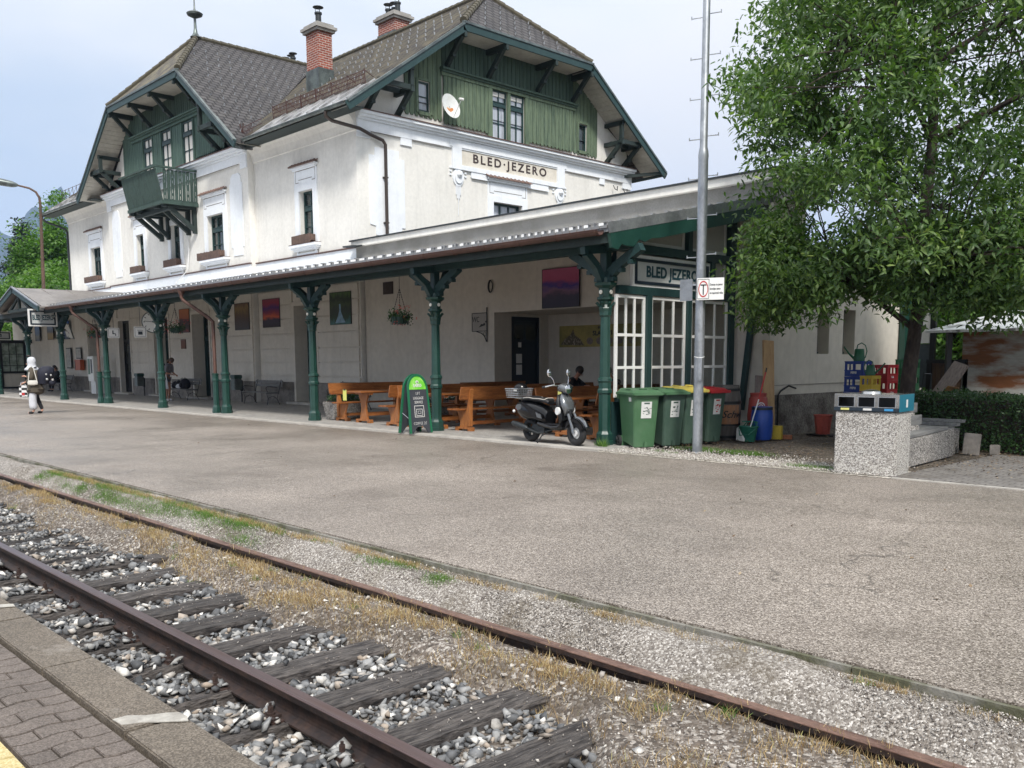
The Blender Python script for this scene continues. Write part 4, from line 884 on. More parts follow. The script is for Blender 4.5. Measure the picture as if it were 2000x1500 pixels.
# brackets
def bk(f):
    b=B(); f(b); b.build('roof_bracket',m_brkt,ST)
def strut(b,F,u,za,zb,da,db,w=.13,h=.15):
    b.beam(F(u,za,da),F(u,zb,db),w,h)
    m=Vector(F(u,za,da)).lerp(Vector(F(u,zb,db)),.45); b.obox(m-Vector((0,0,.06)),(.15,.15,.12),(0,0,0))
def upper(F,u,z): 
    def f(b): strut(b,F,u,z-.85,z-.05,.03,.85); b.beam(F(u,z,.02),F(u,z,.98),.14,.18); b.obox(F(u,z-.03,1.0),(.12,.12,.14),(0,0,0)); b.obox(F(u,z-.1,1.02),(.10,.10,.06),(0,0,0))
    bk(f)
for y in (20.25,22.1,24.5,26.4): upper(E_,y,12.05)
for x in (-41.1,-39.0,-36.9,-34.6): upper(F2,x,12.0)
def lower(F,us,c,zt,ub):
    def f(b):
        for u in us: strut(b,F,u,9.22,zt-.05,.03,.80); b.beam(F(u,zt,0),F(u,zt,.95),.13,.16)
        b.beam(F(us[0]-.1,zt+.04,.85),F(us[1]+.1,zt+.04,.85),.13,.15,up=(0,0,1)); b.beam(F(us[0],zt+.04,.3),F(us[1],zt+.04,.3),.12,.14)
        z2=roofz(ub,c)-.22; b.beam(F(ub,zt,.85),F(ub,z2,.85),.13,.13,up=Vector(F(1,0,0))-Vector(F(0,0,0))); b.beam(F(ub,z2,.02),F(ub,z2,.95),.13,.15)
    bk(f)
lower(E_,(17.0,18.15),23.3,9.93,18.15); lower(E_,(28.35,29.4),23.3,9.93,28.35)
lower(F2,(-43.9,-42.9),-37.7,9.93,-42.9); lower(F2,(-32.9,-31.9),-37.7,9.93,-32.9)
def f(b): b.beam((Xg+.03,30.0,8.75),(xv+.1,30.9,9.0),.1,.1); b.beam((Xg,29.5,8.9),(xv,30.7,9.05),.1,.12)
bk(f)
# gutters
def gutter(par,p,q,r=.075,mat=None,name='gutter',lip=True):
    p=Vector(p);q=Vector(q); b=B(); n=8; d=(q-p).normalized(); side=d.cross(Vector((0,0,1)))
    a=[]
    for R in (r,r-.008):
        for k in range(n+1):
            t=math.pi*k/n; a.append((R*math.cos(t),-R*math.sin(t)))
    ring=lambda c:[c+side*x+Vector((0,0,z)) for x,z in a]
    v=ring(p)+ring(q); m=len(a); fs=[]
    for k in range(n): fs+=[(k,k+1,m+k+1,m+k),(n+1+k+1,n+1+k,m+n+1+k,m+n+1+k+1)]
    fs+=[(0,m,m+n+1,n+1),(n,2*n+1,m+2*n+1,m+n)]
    for o in (0,m): fs+=[tuple(o+k for k in range(n+1))+tuple(o+n+1+k for k in range(n,-1,-1))]
    b._a(v,fs)
    L=(q-p).length; 
    for k in range(int(L/.9)+1):
        c=p+d*(.05+k*.9); rg=[c+side*((r+.006)*math.cos(math.pi*i/8))+Vector((0,0,-(r+.006)*math.sin(math.pi*i/8))) for i in range(9)]; b.tube(rg,.006,4)
    b.tube([p+side*r,q+side*r],.011,6); b.tube([p-side*r,q-side*r],.006,6)
    return b.build(name,mat or m_gutg,par)
gutter(ST,(-29.85,15.62,9.08),(-23.55,15.62,9.08)); gutter(ST,(-51.95,15.62,9.08),(-45.5,15.62,9.08))
b=B(); b.tube([(-24.6,15.62,9.0),(-24.6,15.62,8.85),(-24.55,15.8,8.75),(-24.25,16.6,8.6),(-24.38,17.1,8.52),(-24.38,17.55,8.42),(-24.38,17.65,8.3),(-24.38,17.65,5.3)],.055,10); b.build('downpipe',m_dkbrown,ST,smooth=True)
b=B(); b.obox((-24.42,17.65,7.3),(.14,.15,.04),(0,0,0)); b.build('pipe_clip',m_dkbrown,ST)
b=B(); b.obox((-24.42,17.65,5.9),(.14,.15,.04),(0,0,0)); b.build('pipe_clip',m_dkbrown,ST)
b=B(); b.tube([(-51.6,15.62,9.0),(-51.6,15.62,8.85),(-51.5,15.8,8.7),(-50.97,16.55,8.35),(-50.97,16.6,8.2),(-50.97,16.6,5)],.055,8); b.build('downpipe',m_dkmetal,ST)
b=B(); b.tube([(-30.2,15.65,9.0),(-30.35,15.85,8.95),(-30.5,16.2,9.0),(-30.7,16.4,9.05)],.075,8); b.build('downpipe',m_dkmetal,ST)
# chimneys
def chimney(x,y,z0,z1,w,d,flues,fl=.75):
    b=B(); b.box(x-w/2,x+w/2,y-d/2,y+d/2,z0,z1); o=b.build('chimney',m_brick,ST,uv=lambda q:((q.x+q.y),q.z))
    c=B(); c.box(x-w/2-.15,x+w/2+.15,y-d/2-.15,y+d/2+.15,z1,z1+.1); c.box(x-w/2-.09,x+w/2+.09,y-d/2-.09,y+d/2+.09,z1-.09,z1); c.box(x-w/2-.06,x+w/2+.06,y-d/2-.06,y+d/2+.06,z1+.1,z1+.2); c.build('chimney_cap',m_conc,o)
    c=B(); c.box(x-w/2-.03,x+w/2+.03,y-d/2-.03,y+d/2+.03,z0,z0+fl); c.build('chimney_flashing',m_gutg,o)
    for dx,dy,h in flues:
        c=B(); c.lathe([(.13,0),(.13,.1),(.11,.1),(.11,h),(.14,h),(.14,h+.06),(.10,h+.06)],(x+dx,y+dy,z1+.2),12)
        for k in range(3):
            a=k*2.1; c.tube([(x+dx+.1*math.cos(a),y+dy+.1*math.sin(a),z1+.2+h),(x+dx+.1*math.cos(a),y+dy+.1*math.sin(a),z1+.45+h)],.012,4)
        c.lathe([(.02,.06),(.2,0),(.2,-.012),(.01,-.0)],(x+dx,y+dy,z1+.45+h),12); c.build('flue',m_dkmetal,o,smooth=True)
chimney(-30.78,19.35,11.3,13.68,.82,.6,[(0,0,.42)],.98)
chimney(-32.2,23.85,13.6,15.5,1.15,.75,[(-.35,0,.3),(-.05,.1,.3),(.3,0,.4)],1.35)
chimney(-40.7,23.9,12.6,15.2,1.2,.7,[(-.35,0,.45),(0,.1,.5),(.35,0,.5)])
# finial
b=B(); b.lathe([(.22,0),(.16,.06),(.09,.18),(.06,.35),(.05,.75),(.09,.76),(.30,.86),(.33,.93),(.22,1.0),(.07,1.05),(.035,1.12),(.02,1.55),(.004,2.0)],(bay_c,17.8,14.83),14); b.build('roof_finial',m_gutg,ST,smooth=True)
# balcony
bal=B()
# floor
bx0,bx1=-38.55,-35.15; yb0=Yc-1.40
bal.box(bx0,bx1,yb0+.12,Yc-.01,7.64,7.72)
o=bal.build('balcony',m_brkt,ST)
r=random.Random(3); b=B()
def rail(p,q,out,n):
    p=Vector(p);q=Vector(q);out=Vector(out)
    for i in range(n):
        a=p.lerp(q,(i+.07)/n); c=p.lerp(q,(i+.93)/n); lo=Vector((0,0,-.03+r.uniform(-.01,.01))); w=(c-a)
        # splay outwards at the top
        t=Vector((0,0,1.22))+out*.26
        if i%2==0:
            for s0,s1 in ((0,.42),(.58,1)):
                b._a([a+w*s0+lo,a+w*s1+lo,a+w*s1+lo+t,a+w*s0+lo+t]+[x-out*.025 for x in (a+w*s0+lo,a+w*s1+lo,a+w*s1+lo+t,a+w*s0+lo+t)],[(0,1,2,3),(7,6,5,4),(0,4,5,1),(1,5,6,2),(2,6,7,3),(3,7,4,0)])
            for h0,h1 in ((0,.12),(.22,.3),(.42,.6),(.68,.76),(.86,1)):
                q0=a+w*.42+lo+t*h0;q1=a+w*.58+lo+t*h0;q2=a+w*.58+lo+t*h1;q3=a+w*.42+lo+t*h1
                b._a([q0,q1,q2,q3]+[x-out*.02 for x in(q0,q1,q2,q3)],[(0,1,2,3),(7,6,5,4)])
        else:
            v=[a+lo,c+lo,c+lo+t,a+lo+t]; b._a(v+[x-out*.025 for x in v],[(0,1,2,3),(7,6,5,4),(0,4,5,1),(1,5,6,2),(2,6,7,3),(3,7,4,0)])
rail((bx0,yb0,7.62),(bx1,yb0,7.62),(0,-1,0),25); rail((bx1,yb0,7.62),(bx1,Yc-.03,7.62),(.25,0,0),9); rail((bx0,Yc-.03,7.62),(bx0,yb0,7.62),(-.25,0,0),9)
b.build('balcony_railing',m_greenk,o)
b=B(); t=1.26
b.beam((bx0-.1,yb0-.28,7.62+t),(bx1+.08,yb0-.28,7.62+t),.1,.07); b.beam((bx1+.09,yb0-.3,7.62+t),(bx1+.07,Yc,7.62+t),.1,.07); b.beam((bx0-.08,yb0-.3,7.62+t),(bx0-.06,Yc,7.62+t),.1,.07)
b.beam((bx0,yb0-.01,7.6),(bx1,yb0-.01,7.6),.1,.12); b.beam((bx1-.02,yb0,7.6),(bx1-.02,Yc,7.6),.1,.12)
b.build('balcony_rail_cap',m_greenk,o)
b=B()
for x in (-38.6,-37.9,-36.0,-35.4):
    b.beam((x,yb0+.05,7.55),(x,Yc,7.55),.16,.18); b.beam((x,yb0+.3,7.48),(x,Yc-.05,6.65),.14,.16); b.box(x-.08,x+.08,Yc-.14,Yc-.005,6.55,7.45)
b.beam((bx0+.1,yb0+.3,7.42),(bx1-.1,yb0+.3,7.42),.14,.14)
b.build('balcony_bracket',m_brkt,o)
# lightning cable down the bay
b=B(); b.tube([(-36.2,Yc-.6,7.3),(-36.3,Yc-.3,7.1),(-36.2,Yc-.06,6.9),(-36.05,Yc-.06,6.0),(-36.2,Yc-.08,5.2),(-36.9,Yc-.3,4.7)],.018,6); b.build('cable',m_white_p,ST)
for y,z in ((28.75,8.35),(29.35,8.3),(29.6,7.75)):
    b=B(); b.tube([E_(y,z+.1,.12),E_(y,z-.05,.2),E_(y+.12,z-.09,.22),E_(y+.16,z+.08,.2)],.02,6); b.build('wall_hook',m_black,ST)
# louvre/ventilation gap under eaves (dark strip)
b=B(); b.box(-30.4,-24.7,Yb-.02,Yb-.004,9.25,9.6) if False else None
# ---- things on the building
# satellite dish
t=thing('satellite_dish','rust stained white satellite dish on the green boarded gable','satellite dish',(-24.4,20.6,9.4))
m_dish=M('dish_white_rust',(.62,.64,.62),.5,col2=(.55,.56,.53),vs=4,var=.05)
b=B(); c0=Vector((-24.0,20.05,9.84)); nrm=Vector((.93,.02,.28)).normalized(); q=nrm.to_track_quat('Z','Y').to_matrix()
b.lathe([(.02,-.10),(.15,-.085),(.3,-.045),(.42,0),(.425,.006),(.3,-.035),(.15,-.075),(.01,-.09)],(0,0,0),24,F=lambda x,y,z:c0+q@Vector((x*.88,y,z)))
b.build('dish',m_dish,t,smooth=True)
b=B(); rs5=random.Random(5); Q=[]
for k in range(18):
    a=2*math.pi*k/18; r_=.13*(1+.45*math.sin(3*a)+.2*rs5.random()); x_,y_=r_*math.cos(a)*1.0,r_*math.sin(a)*.8-.12; rr_=math.hypot(x_,y_); Q.append(c0+q@Vector((x_*.88,y_,-.086+rr_*rr_*.52)))
b.poly(Q); b.build('rust_stain',M('rust_patch',(.46,.17,.05),.7,col2=(.58,.36,.20),vs=9,vlo=.45,vhi=.6,var=.1),t)
b=B(); b.tube([c0-nrm*.09,(-24.4,20.15,9.75),(-24.47,20.1,9.75)],.025,8); b.build('mount',m_dkmetal,t)
f=c0+nrm*.55+Vector((0,0,-.05)); b=B(); b.tube([c0+q@Vector((0,-.40,0)),f],.012,6); b.tube([f-Vector((0,.1,0)),f+Vector((0,.06,0))],[.035,.045],8); b.build('receiver_arm',m_white_p,t)
# flower boxes
m_box=M('brown_slatted_box',(.125,.078,.060),.8,col2=(.075,.05,.04),vs=6,var=.25)
def fbox(F,u0,u1,z,lab):
    P=F((u0+u1)/2,z,.1); t=thing('window_box',lab,'planter',P,group='window boxes on the first floor sills')
    b=B(); b.fb(F,u0,u1,z,z+.05,.03,.24); b.fb(F,u0,u0+.02,z,z+.26,.03,.24); b.fb(F,u1-.02,u1,z,z+.26,.03,.24); b.fb(F,u0,u1,z,z+.26,.03,.05); n=int((u1-u0)/.075); W=(u1-u0)/n
    for k in range(n): b.fb(F,u0+W*k+.006,u0+W*(k+1)-.006,z,z+.27+r.uniform(-.01,.01),.24,.262)
    b.build('slats',m_box,t); b=B(); b.fb(F,u0+.02,u1-.02,z+.2,z+.22,.05,.23); b.build('soil',m_dirt,t)
fbox(F,-28.15,-26.95,5.45,'brown slatted window box on the sill nearest the sign gable'); fbox(F2,-34.95,-33.0,5.44,'wide brown slatted window box right of the balcony'); fbox(F2,-38.15,-36.85,5.44,'brown slatted window box under the balcony bracket'); fbox(F2,-41.75,-40.55,5.44,'brown slatted window box left below the balcony'); fbox(F,-48.3,-46.4,5.44,'brown slatted window box on the sill at the far left end')
# ================================================ ANNEX (single storey wing at the right)
AN=thing('annex_building','low cream side wing with open porch, rough plinth and small slit windows behind the canopy','building',(-16,19.5,0))
YA=16.8; XE=-9.7; fa=FF(YA); fe=FE(XE)
b=B()
wallgrid(b,fa,-24.45,-10.55,-.3,4.8,[(-18.4,-10.55,-.3,2.8,.0)],.0)
fp=FE(-18.4)
wallgrid(b,fp,YA,18.9,-.3,2.8,[(17.44,18.56,.05,2.72,.12)],.12)
b.poly([(-18.4,18.9,-.3),(XE-.3,18.9,-.3),(XE-.3,18.9,2.8),(-18.4,18.9,2.8)])
b.poly([(-18.4,YA,2.8),(-18.4,18.9,2.8),(XE-.3,18.9,2.8),(XE-.3,YA,2.8)])
b.poly([(XE-.35,YA,-.3),(XE-.35,YA,2.8),(XE-.35,18.9,2.8),(XE-.35,18.9,-.3)])
b.build('wall',m_wall2,AN)
b=B()
wallgrid(b,fe,16.25,17.5,-.3,4.6,[],0)
wallgrid(b,fe,17.5,22.3,-.3,3.6,[(18.14,18.66,1.63,2.61),(19.28,19.84,1.62,2.6)],.3)
b.poly([(-10.45,16.25,-.3),(XE,16.25,-.3),(XE,16.25,4.55),(-10.45,16.25,4.55)])
b.poly([(XE,17.5,3.6),(XE,17.5,4.6),(-24.4,17.5,4.6),(-24.4,17.5,3.6)])
b.poly([(XE,22.3,-.3),(XE-15,22.3,-.3),(XE-15,22.3,3.6),(XE,22.3,3.6)])
b.build('end_wall',m_wall2,AN)
b=B(); b.fb(fe,16.26,22.28,-.3,.80,.003,.05); b.build('plinth',m_plinth,AN)
b=B(); b.fb(fe,16.26,22.28,.99,1.0,.002,.012); b.build('render_line',m_stonepl,AN)
for y0,y1 in ((18.14,18.66),(19.28,19.84)):
    b=B(); b.fb(fe,y0,y0+.05,1.63,2.6,-.29,-.24); b.fb(fe,y0+.05,y1,1.63,1.68,-.29,-.24); b.fb(fe,y0+.05,y1,2.55,2.6,-.29,-.24); w_=b.build('window',m_green,AN)
    g=B(); g.fb(fe,y0+.05,y1,1.68,2.55,-.275,-.27); g.build('pane',m_glass,w_)
b=B(); b.box(-24.5,-9.2,16.35,17.6,5.04,5.2); b.build('parapet_fascia',m_cream,AN)
m_grey=M('grey_render_band',(.27,.265,.25),.9,col2=(.20,.195,.18),vs=1.5,var=.1)
b=B(); b.box(-24.45,-9.4,16.5,17.5,4.6,5.04); b.build('parapet_wall',m_grey,AN)
b=B(); b.box(-24.55,-9.15,16.3,17.65,5.2,5.24); b.build('parapet_flashing',m_dkmetal,AN)
b=B(); b.slab([(-24.6,16.1,5.06),(-23.9,16.1,5.0),(-23.9,16.9,5.2),(-24.6,16.9,5.22)],.05); b.build('corner_flashing',m_dkmetal,AN)
b=B(); b.slab([(-24.45,17.5,3.75),(-9.3,17.5,3.75),(-9.3,22.6,3.5),(-24.45,22.6,3.5)],.15); b.build('roof',m_dkmetal,AN)
b=B(); b.fb(fp,17.44,17.53,.05,2.72,-.11,-.04); b.fb(fp,18.47,18.56,.05,2.72,-.11,-.04); b.fb(fp,17.53,18.47,2.6,2.72,-.11,-.04); b.fb(fp,17.53,18.47,.05,2.6,-.11,-.07); b.fb(fp,17.53,18.47,1.95,2.0,-.07,-.05)
m_navy=M('dark_blue_green_door',(.012,.022,.034),.45,var=.15)
d_=b.build('door',m_navy,AN)
b=B(); b.fb(fp,17.60,17.95,2.1,2.5,-.068,-.06); b.fb(fp,18.05,18.40,2.1,2.5,-.068,-.06); b.build('pane',m_glass,d_)
b=B(); b.fb(fp,17.68,17.90,1.12,1.40,-.068,-.064); b.build('notice',m_white_p,d_)
b=B(); b.fb(fp,17.68,17.90,1.44,1.70,-.068,-.064); b.build('notice',m_white_p,d_)
b=B(); b.fb(fp,17.74,17.86,1.88,2.02,-.048,-.044); b.build('notice',m_white_p,d_)
b=B(); b.tube([(-23.19,YA-.02,3.7),(-23.19,YA-.05,3.7)],.01,4); b.box(-23.45,-22.95,YA-.03,YA-.003,3.55,3.92); b.build('vent_grille',m_dkbrown,AN)
b=B(); b.box(-9.66,-9.52,22.05,22.2,0,3.5); b.box(-9.66,-9.52,22.26,22.40,0,3.5); b.build('corner_post',m_col,AN)
# ================================================ PLATFORM CANOPY
CN=thing('platform_canopy','long lean-to platform canopy on green iron columns along the station front','canopy',(-35,12.2,0))
EY,EZ,WY,WZ=11.5,3.66,16.55,4.70; XR=-9.85; XL=-62
sl_=(WZ-EZ)/(WY-EY); s2=math.sqrt(1+sl_**2)
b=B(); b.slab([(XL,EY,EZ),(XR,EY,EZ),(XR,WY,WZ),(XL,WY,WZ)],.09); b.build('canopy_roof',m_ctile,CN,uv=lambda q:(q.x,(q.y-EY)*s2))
b=B()
for r in range(2):
    k=0; x=XR-.1-.17*r
    while x>-46:
        y=EY+.06+.34*r; z=EZ+(y-EY)*sl_
        b.box(x-.035,x+.035,y-.02,y+.02,z,z+.055); b.box(x-.035,x+.035,y-.07,y+.02,z+.05,z+.068)
        x-=.34
for r in range(3):
    x=XR-.15
    for k in range(11):
        y=EY+.5+r*.0+k*.42; z=EZ+(y-EY)*sl_; x=XR-.12-.33*r
        b.box(x-.03,x+.03,y-.02,y+.02,z,z+.055); b.box(x-.03,x+.03,y-.07,y+.02,z+.05,z+.068)
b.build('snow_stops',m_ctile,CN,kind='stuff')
# scalloped tile ends at the eave
b=B(); x=XR
while x>-46:
    b.box(x-.15,x-.01,EY-.035,EY+.02,EZ-.03,EZ+.012); x-=.165
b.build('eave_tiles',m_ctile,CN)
gutter(CN,(-9.95,11.42,3.60),(-38.0,11.42,3.60),.085,m_brown)
b=B(); b.box(XL,XR-.02,11.54,11.575,3.40,3.58); b.build('eave_fascia',m_brkt,CN)
b=B(); b.box(XL,XR-.05,12.12,12.28,3.36,3.56); b.build('canopy_beam',m_green,CN)
m_under=M('canopy_underside_boards',(.085,.075,.062),.85,col2=(.05,.045,.04),vs=3,var=.15)
for i in range(44):
    x=XR-.25-i*1.18
    if x<XL: break
b=B(); i=0; x=XR-.3
while x>-61: b.beam((x,EY+.1,EZ-.17),(x,WY,WZ-.17),.09,.14); x-=1.2
b.build('rafters',m_under,CN,kind='stuff')
# verge at the right end
v0=Vector((XR+.03,EY-.02,EZ-.03)); v1=Vector((XR+.03,WY,WZ-.03))
b=B(); b.beam(v0+Vector((0,0,.0)),v1,.03,.17); b.build('verge_flashing',m_tin,CN)
b=B(); P=[(EY,EZ-.12),(WY,WZ-.12),(WY,WZ-.34),(EY+1.3,EZ+.26-.34)]
n=8; P+= [(EY+1.1,EZ+.20-.30),(EY+.9,EZ+.18-.36),(EY+.75,EZ+.15-.30),(EY+.6,EZ+.12-.40),(EY+.4,EZ+.05-.33),(EY+.3,EZ-.26),(EY+.2,EZ-.36),(EY+.05,EZ-.34)]
b.prism(P,lambda a,c,d:(d,a,c),XR-.02,XR+.04); b.build('verge_board',m_col,CN)
# columns
def column(x,drain=False):
    b=B(); c=(x,12.2,0); ph=math.pi/8*0
    pr=[(.165,.03),(.165,.10),(.15,.11),(.15,.22),(.118,.27),(.112,.30),(.112,.92),(.135,.94),(.135,.99),(.115,1.02),(.115,1.12),(.135,1.15),(.13,1.19),(.100,1.22),(.088,2.25),(.11,2.28),(.11,2.34),(.125,2.40),(.10,2.46),(.115,2.52),(.155,2.55),(.155,2.59),(.118,2.60),(.125,2.74),(.20,2.79),(.205,2.83),(.12,2.84),(.115,2.92)]
    b.lathe(pr,c,8)
    for k in range(8):
        a=2*math.pi*(k+.5)/8; b.beam((x+.10*math.cos(a),12.2+.10*math.sin(a),2.42),(x+.17*math.cos(a),12.2+.17*math.sin(a),2.50),.04,.03)
    o=b.build('column',m_col,CN)
    for dx,dy,q in ((0,-.122,(math.pi/2,0,0)),(.122,0,(0,math.pi/2,0))):
        for s in ((-.045,0),)if False else (0,):
            b=B(); R=Matrix.Rotation(q[0],3,'X')@Matrix.Rotation(q[1],3,'Y')
            b.lathe([(.038,0),(.034,.014)],(0,0,0),12,F=lambda a,c_,d_,R=R,dx=dx,dy=dy:Vector((x+dx,12.2+dy,2.675))+R@Vector((a,c_,d_ if q[1] else d_)))
            b.build('medallion',m_colw,o)
    b=B()
    for s in(-1,1):
        pts=[(x+s*.04,12.2,2.82),(x+s*.12,12.2,2.98),(x+s*.30,12.2,3.12),(x+s*.52,12.2,3.24),(x+s*.78,12.2,3.38)]
        for i in range(4): b.beam(pts[i],pts[i+1],.13,.17-.01*i)
        for i in range(1,4): b.obox(Vector(pts[i])+Vector((s*.05,0,-.09)),(.09,.12,.07),(0,0,0))
    b.beam((x,12.2,2.84),(x,12.2,3.38),.14,.14,up=(0,1,0))
    for i,(y0,z0,y1,z1) in enumerate(((12.1,2.86,11.95,3.1),(11.95,3.1,11.68,3.3))): b.beam((x,y0,z0),(x,y1,z1),.11,.12)
    b.beam((x,11.6,3.34),(x,12.7,3.46),.11,.13); b.beam((x,12.28,2.86),(x,12.52,3.38),.11,.12)
    b.build('column_brace',m_green,o)
    if drain:
        b=B(); b.lathe([(.125,.03),(.125,.10),(.11,.2),(.085,.26),(.085,.94),(.10,.96),(.10,1.0),(.09,1.02),(.09,1.12),(.105,1.16),(.07,1.18)],(x-.33,12.05,0),8); b.box(x-.3,x,12.1,12.2,.96,1.0); b.build('drain_post',m_col,o)
        b=B(); b.tube([(x-.95,11.42,3.56),(x-.95,11.42,3.36),(x-.93,11.45,3.28),(x-.42,11.95,2.78),(x-.33,12.05,2.66),(x-.33,12.05,1.15)],.05,10); b.lathe([(.05,0),(.10,.1),(.10,.14)],(x-.95,11.42,3.40),10); b.build('drainpipe',m_brown,o,smooth=True)
for x in (-39.0,-34.2,-29.4,-24.9,-20.1,-15.2,-10.5,-43.3,-48.1,-52.9,-57.7): column(x,x in(-34.2,-24.9))
# cross gable at the left
XC,ZC=-41.06,4.52
m_zinc=M('warm_grey_sheet_roof',(.27,.245,.225),.45,metal=.35,col2=(.19,.17,.155),vs=1.2,var=.12,fs=8)
for s in(-1,1):
    xe=XC+s*3.22
    pts=[(XC,11.15,ZC),(xe,11.15,3.62),(xe,12.3,3.70),(XC,15.6,ZC+.02)]
    if s<0: pts=pts[::-1]
    b=B(); b.slab(pts[::1],.06); 
    for k in range(4):
        y=11.2+k*1.0; q=max(0,(y-11.2)/4.2); b.beam((XC,y,ZC+.02),(xe-(xe-XC)*q,y,3.64+(ZC-3.64)*q+.02),.02,.03)
    b.build('cross_roof',m_zinc,CN)
    b=B(); b.beam((XC+s*-.05,11.12,ZC-.08),(xe,11.12,3.53),.05,.2); b.build('cross_bargeboard',m_green,CN)
    b=B(); b.beam((XC+s*-.05,11.10,ZC+.04),(xe,11.10,3.65),.08,.04); b.build('cross_verge',m_tin,CN)
b=B(); b.beam((XC-1.5,11.35,3.62),(XC+1.5,11.35,3.62),.1,.12); b.beam((XC,11.35,3.6),(XC,11.35,4.3),.1,.1,up=(0,1,0)); b.beam((XC-1.4,11.35,3.6),(XC-.1,11.35,4.15),.08,.1); b.beam((XC+1.4,11.35,3.6),(XC+.1,11.35,4.15),.08,.1); b.build('cross_truss',m_brkt,CN)
b=B(); b.poly([(XC-2.6,11.5,3.62),(XC+2.6,11.5,3.62),(XC,11.5,4.4)]); b.box(XC-2.9,XC+2.9,11.45,12.3,3.60,3.63); b.build('cross_ceiling',m_soff,CN)
# low wall behind the far left part of the canopy
LW=thing('left_wing_building','low plastered wing continuing left of the station behind the canopy','building',(-56,19,0))
b=B(); b.box(-62,Xl-.01,Yb+.02,22,-.3,4.65); b.build('wall',m_wall2,LW)
b=B(); b.box(-62,Xl-.01,Yb-.02,Yb+.015,0,.79); b.build('plinth',m_stonepl,LW)
# ================================================ GLAZED SCREEN at the right end
GS=thing('glazed_screen','timber framed end screen with white gridded windows and green posts beside the bins','screen',(-10.35,14.2,0))
fs_=FE(-10.42)
b=B(); P=[(12.42,2.82),(16.2,2.82),(16.2,4.5),(12.42,3.70)]; b.prism(P,lambda a,c,d:fs_(a,c,d),-.03,0)
b.build('screen_panel',M('screen_panel',(.45,.43,.39),.85,var=.04),GS)
b=B(); b.fb(fs_,13.1,16.0,.03,.78,-.02,.0); b.fb(fs_,12.3,13.1,.03,.78,-.02,0); b.build('dado_panel',m_green,GS)
for y0,y1,z0,z1 in ((13.12,13.26,.03,2.66),(14.34,14.47,.03,2.8),(15.74,15.92,.03,4.35)):
    b=B(); b.fb(fs_,y0,y1,z0,z1,.003,.12); b.build('post',m_green,GS)
for y0,y1,z0,z1 in ((12.36,15.74,2.66,2.80),(12.42,15.74,3.38,3.53),(12.36,15.74,.78,.86)):
    b=B(); b.fb(fs_,y0,y1,z0,z1,.001,.105); b.build('rail_beam',m_green,GS)
for y0,z1 in ((14.36,3.95),(15.12,3.4),):
    b=B(); b.fb(fs_,y0,y0+.12,3.53 if z1>3.5 else 2.8,z1,.002,.10); b.build('stud',m_green,GS)
b=B(); b.beam((-10.02,16.14,2.6),(-10.22,16.1,.5),.10,.11,up=(0,1,0)); b.build('leaning_brace',m_green,GS)
for a,c,e,g in ((13.0,14.25,3.56,3.60),(13.0,14.25,3.56,3.6)): pass
b=B()
def pf(u0,u1,z0,z1a,z1b):
    w=.05; b.fb(fs_,u0,u1,z0,z0+w,.001,.02); b.fb(fs_,u1-w,u1,z0+w,z1b,.001,.02)
pf(13.05,14.33,3.55,3.7,3.88); pf(14.5,15.7,3.55,3.9,4.15); pf(15.2,15.7,2.82,3.3,3.36); pf(12.75,13.08,2.82,2.9,3.36)
b.build('panel_bead',m_white_p,GS)
def gridwin(y0,y1,nx=3):
    b=B(); w=.05; z0,z1=.86,2.64; d0,d1=.03,.075
    b.fb(fs_,y0,y0+w,z0,z1,d0,d1); b.fb(fs_,y1-w,y1,z0,z1,d0,d1); b.fb(fs_,y0+w,y1-w,z0,z0+w,d0,d1); b.fb(fs_,y0+w,y1-w,z1-w,z1,d0,d1)
    for i in range(1,nx): u=y0+w+(y1-y0-2*w)*i/nx; b.fb(fs_,u-.02,u+.02,z0+w,z1-w,d0+.005,d1-.005)
    for z in (1.38,1.95): b.fb(fs_,y0+w,y1-w,z-.025,z+.025,d0+.003,d1-.003)
    o=b.build('window',m_white_p,GS); m=m_clear
    g=B(); g.fb(fs_,y0+w,y1-w,z0+w,z1-w,.048,.052); g.build('pane',m,o)
m_clear=bpy.data.materials.new('clear_glass'); m_clear.use_nodes=True
_t=m_clear.node_tree; _n=_t.nodes; _b=_n['Principled BSDF']; _b.inputs['Base Color'].default_value=(.02,.02,.02,1); _b.inputs['Roughness'].default_value=.03
_tr=_n.new('ShaderNodeBsdfTransparent'); _tr.inputs[0].default_value=(.88,.9,.88,1); _mx=_n.new('ShaderNodeMixShader'); _mx.inputs[0].default_value=.12; _t.links.new(_tr.outputs[0],_mx.inputs[1]); _t.links.new(_b.outputs[0],_mx.inputs[2]); _t.links.new(_mx.outputs[0],_n['Material Output'].inputs[0])
gridwin(12.30,13.11); gridwin(13.28,14.33); gridwin(14.49,15.73)
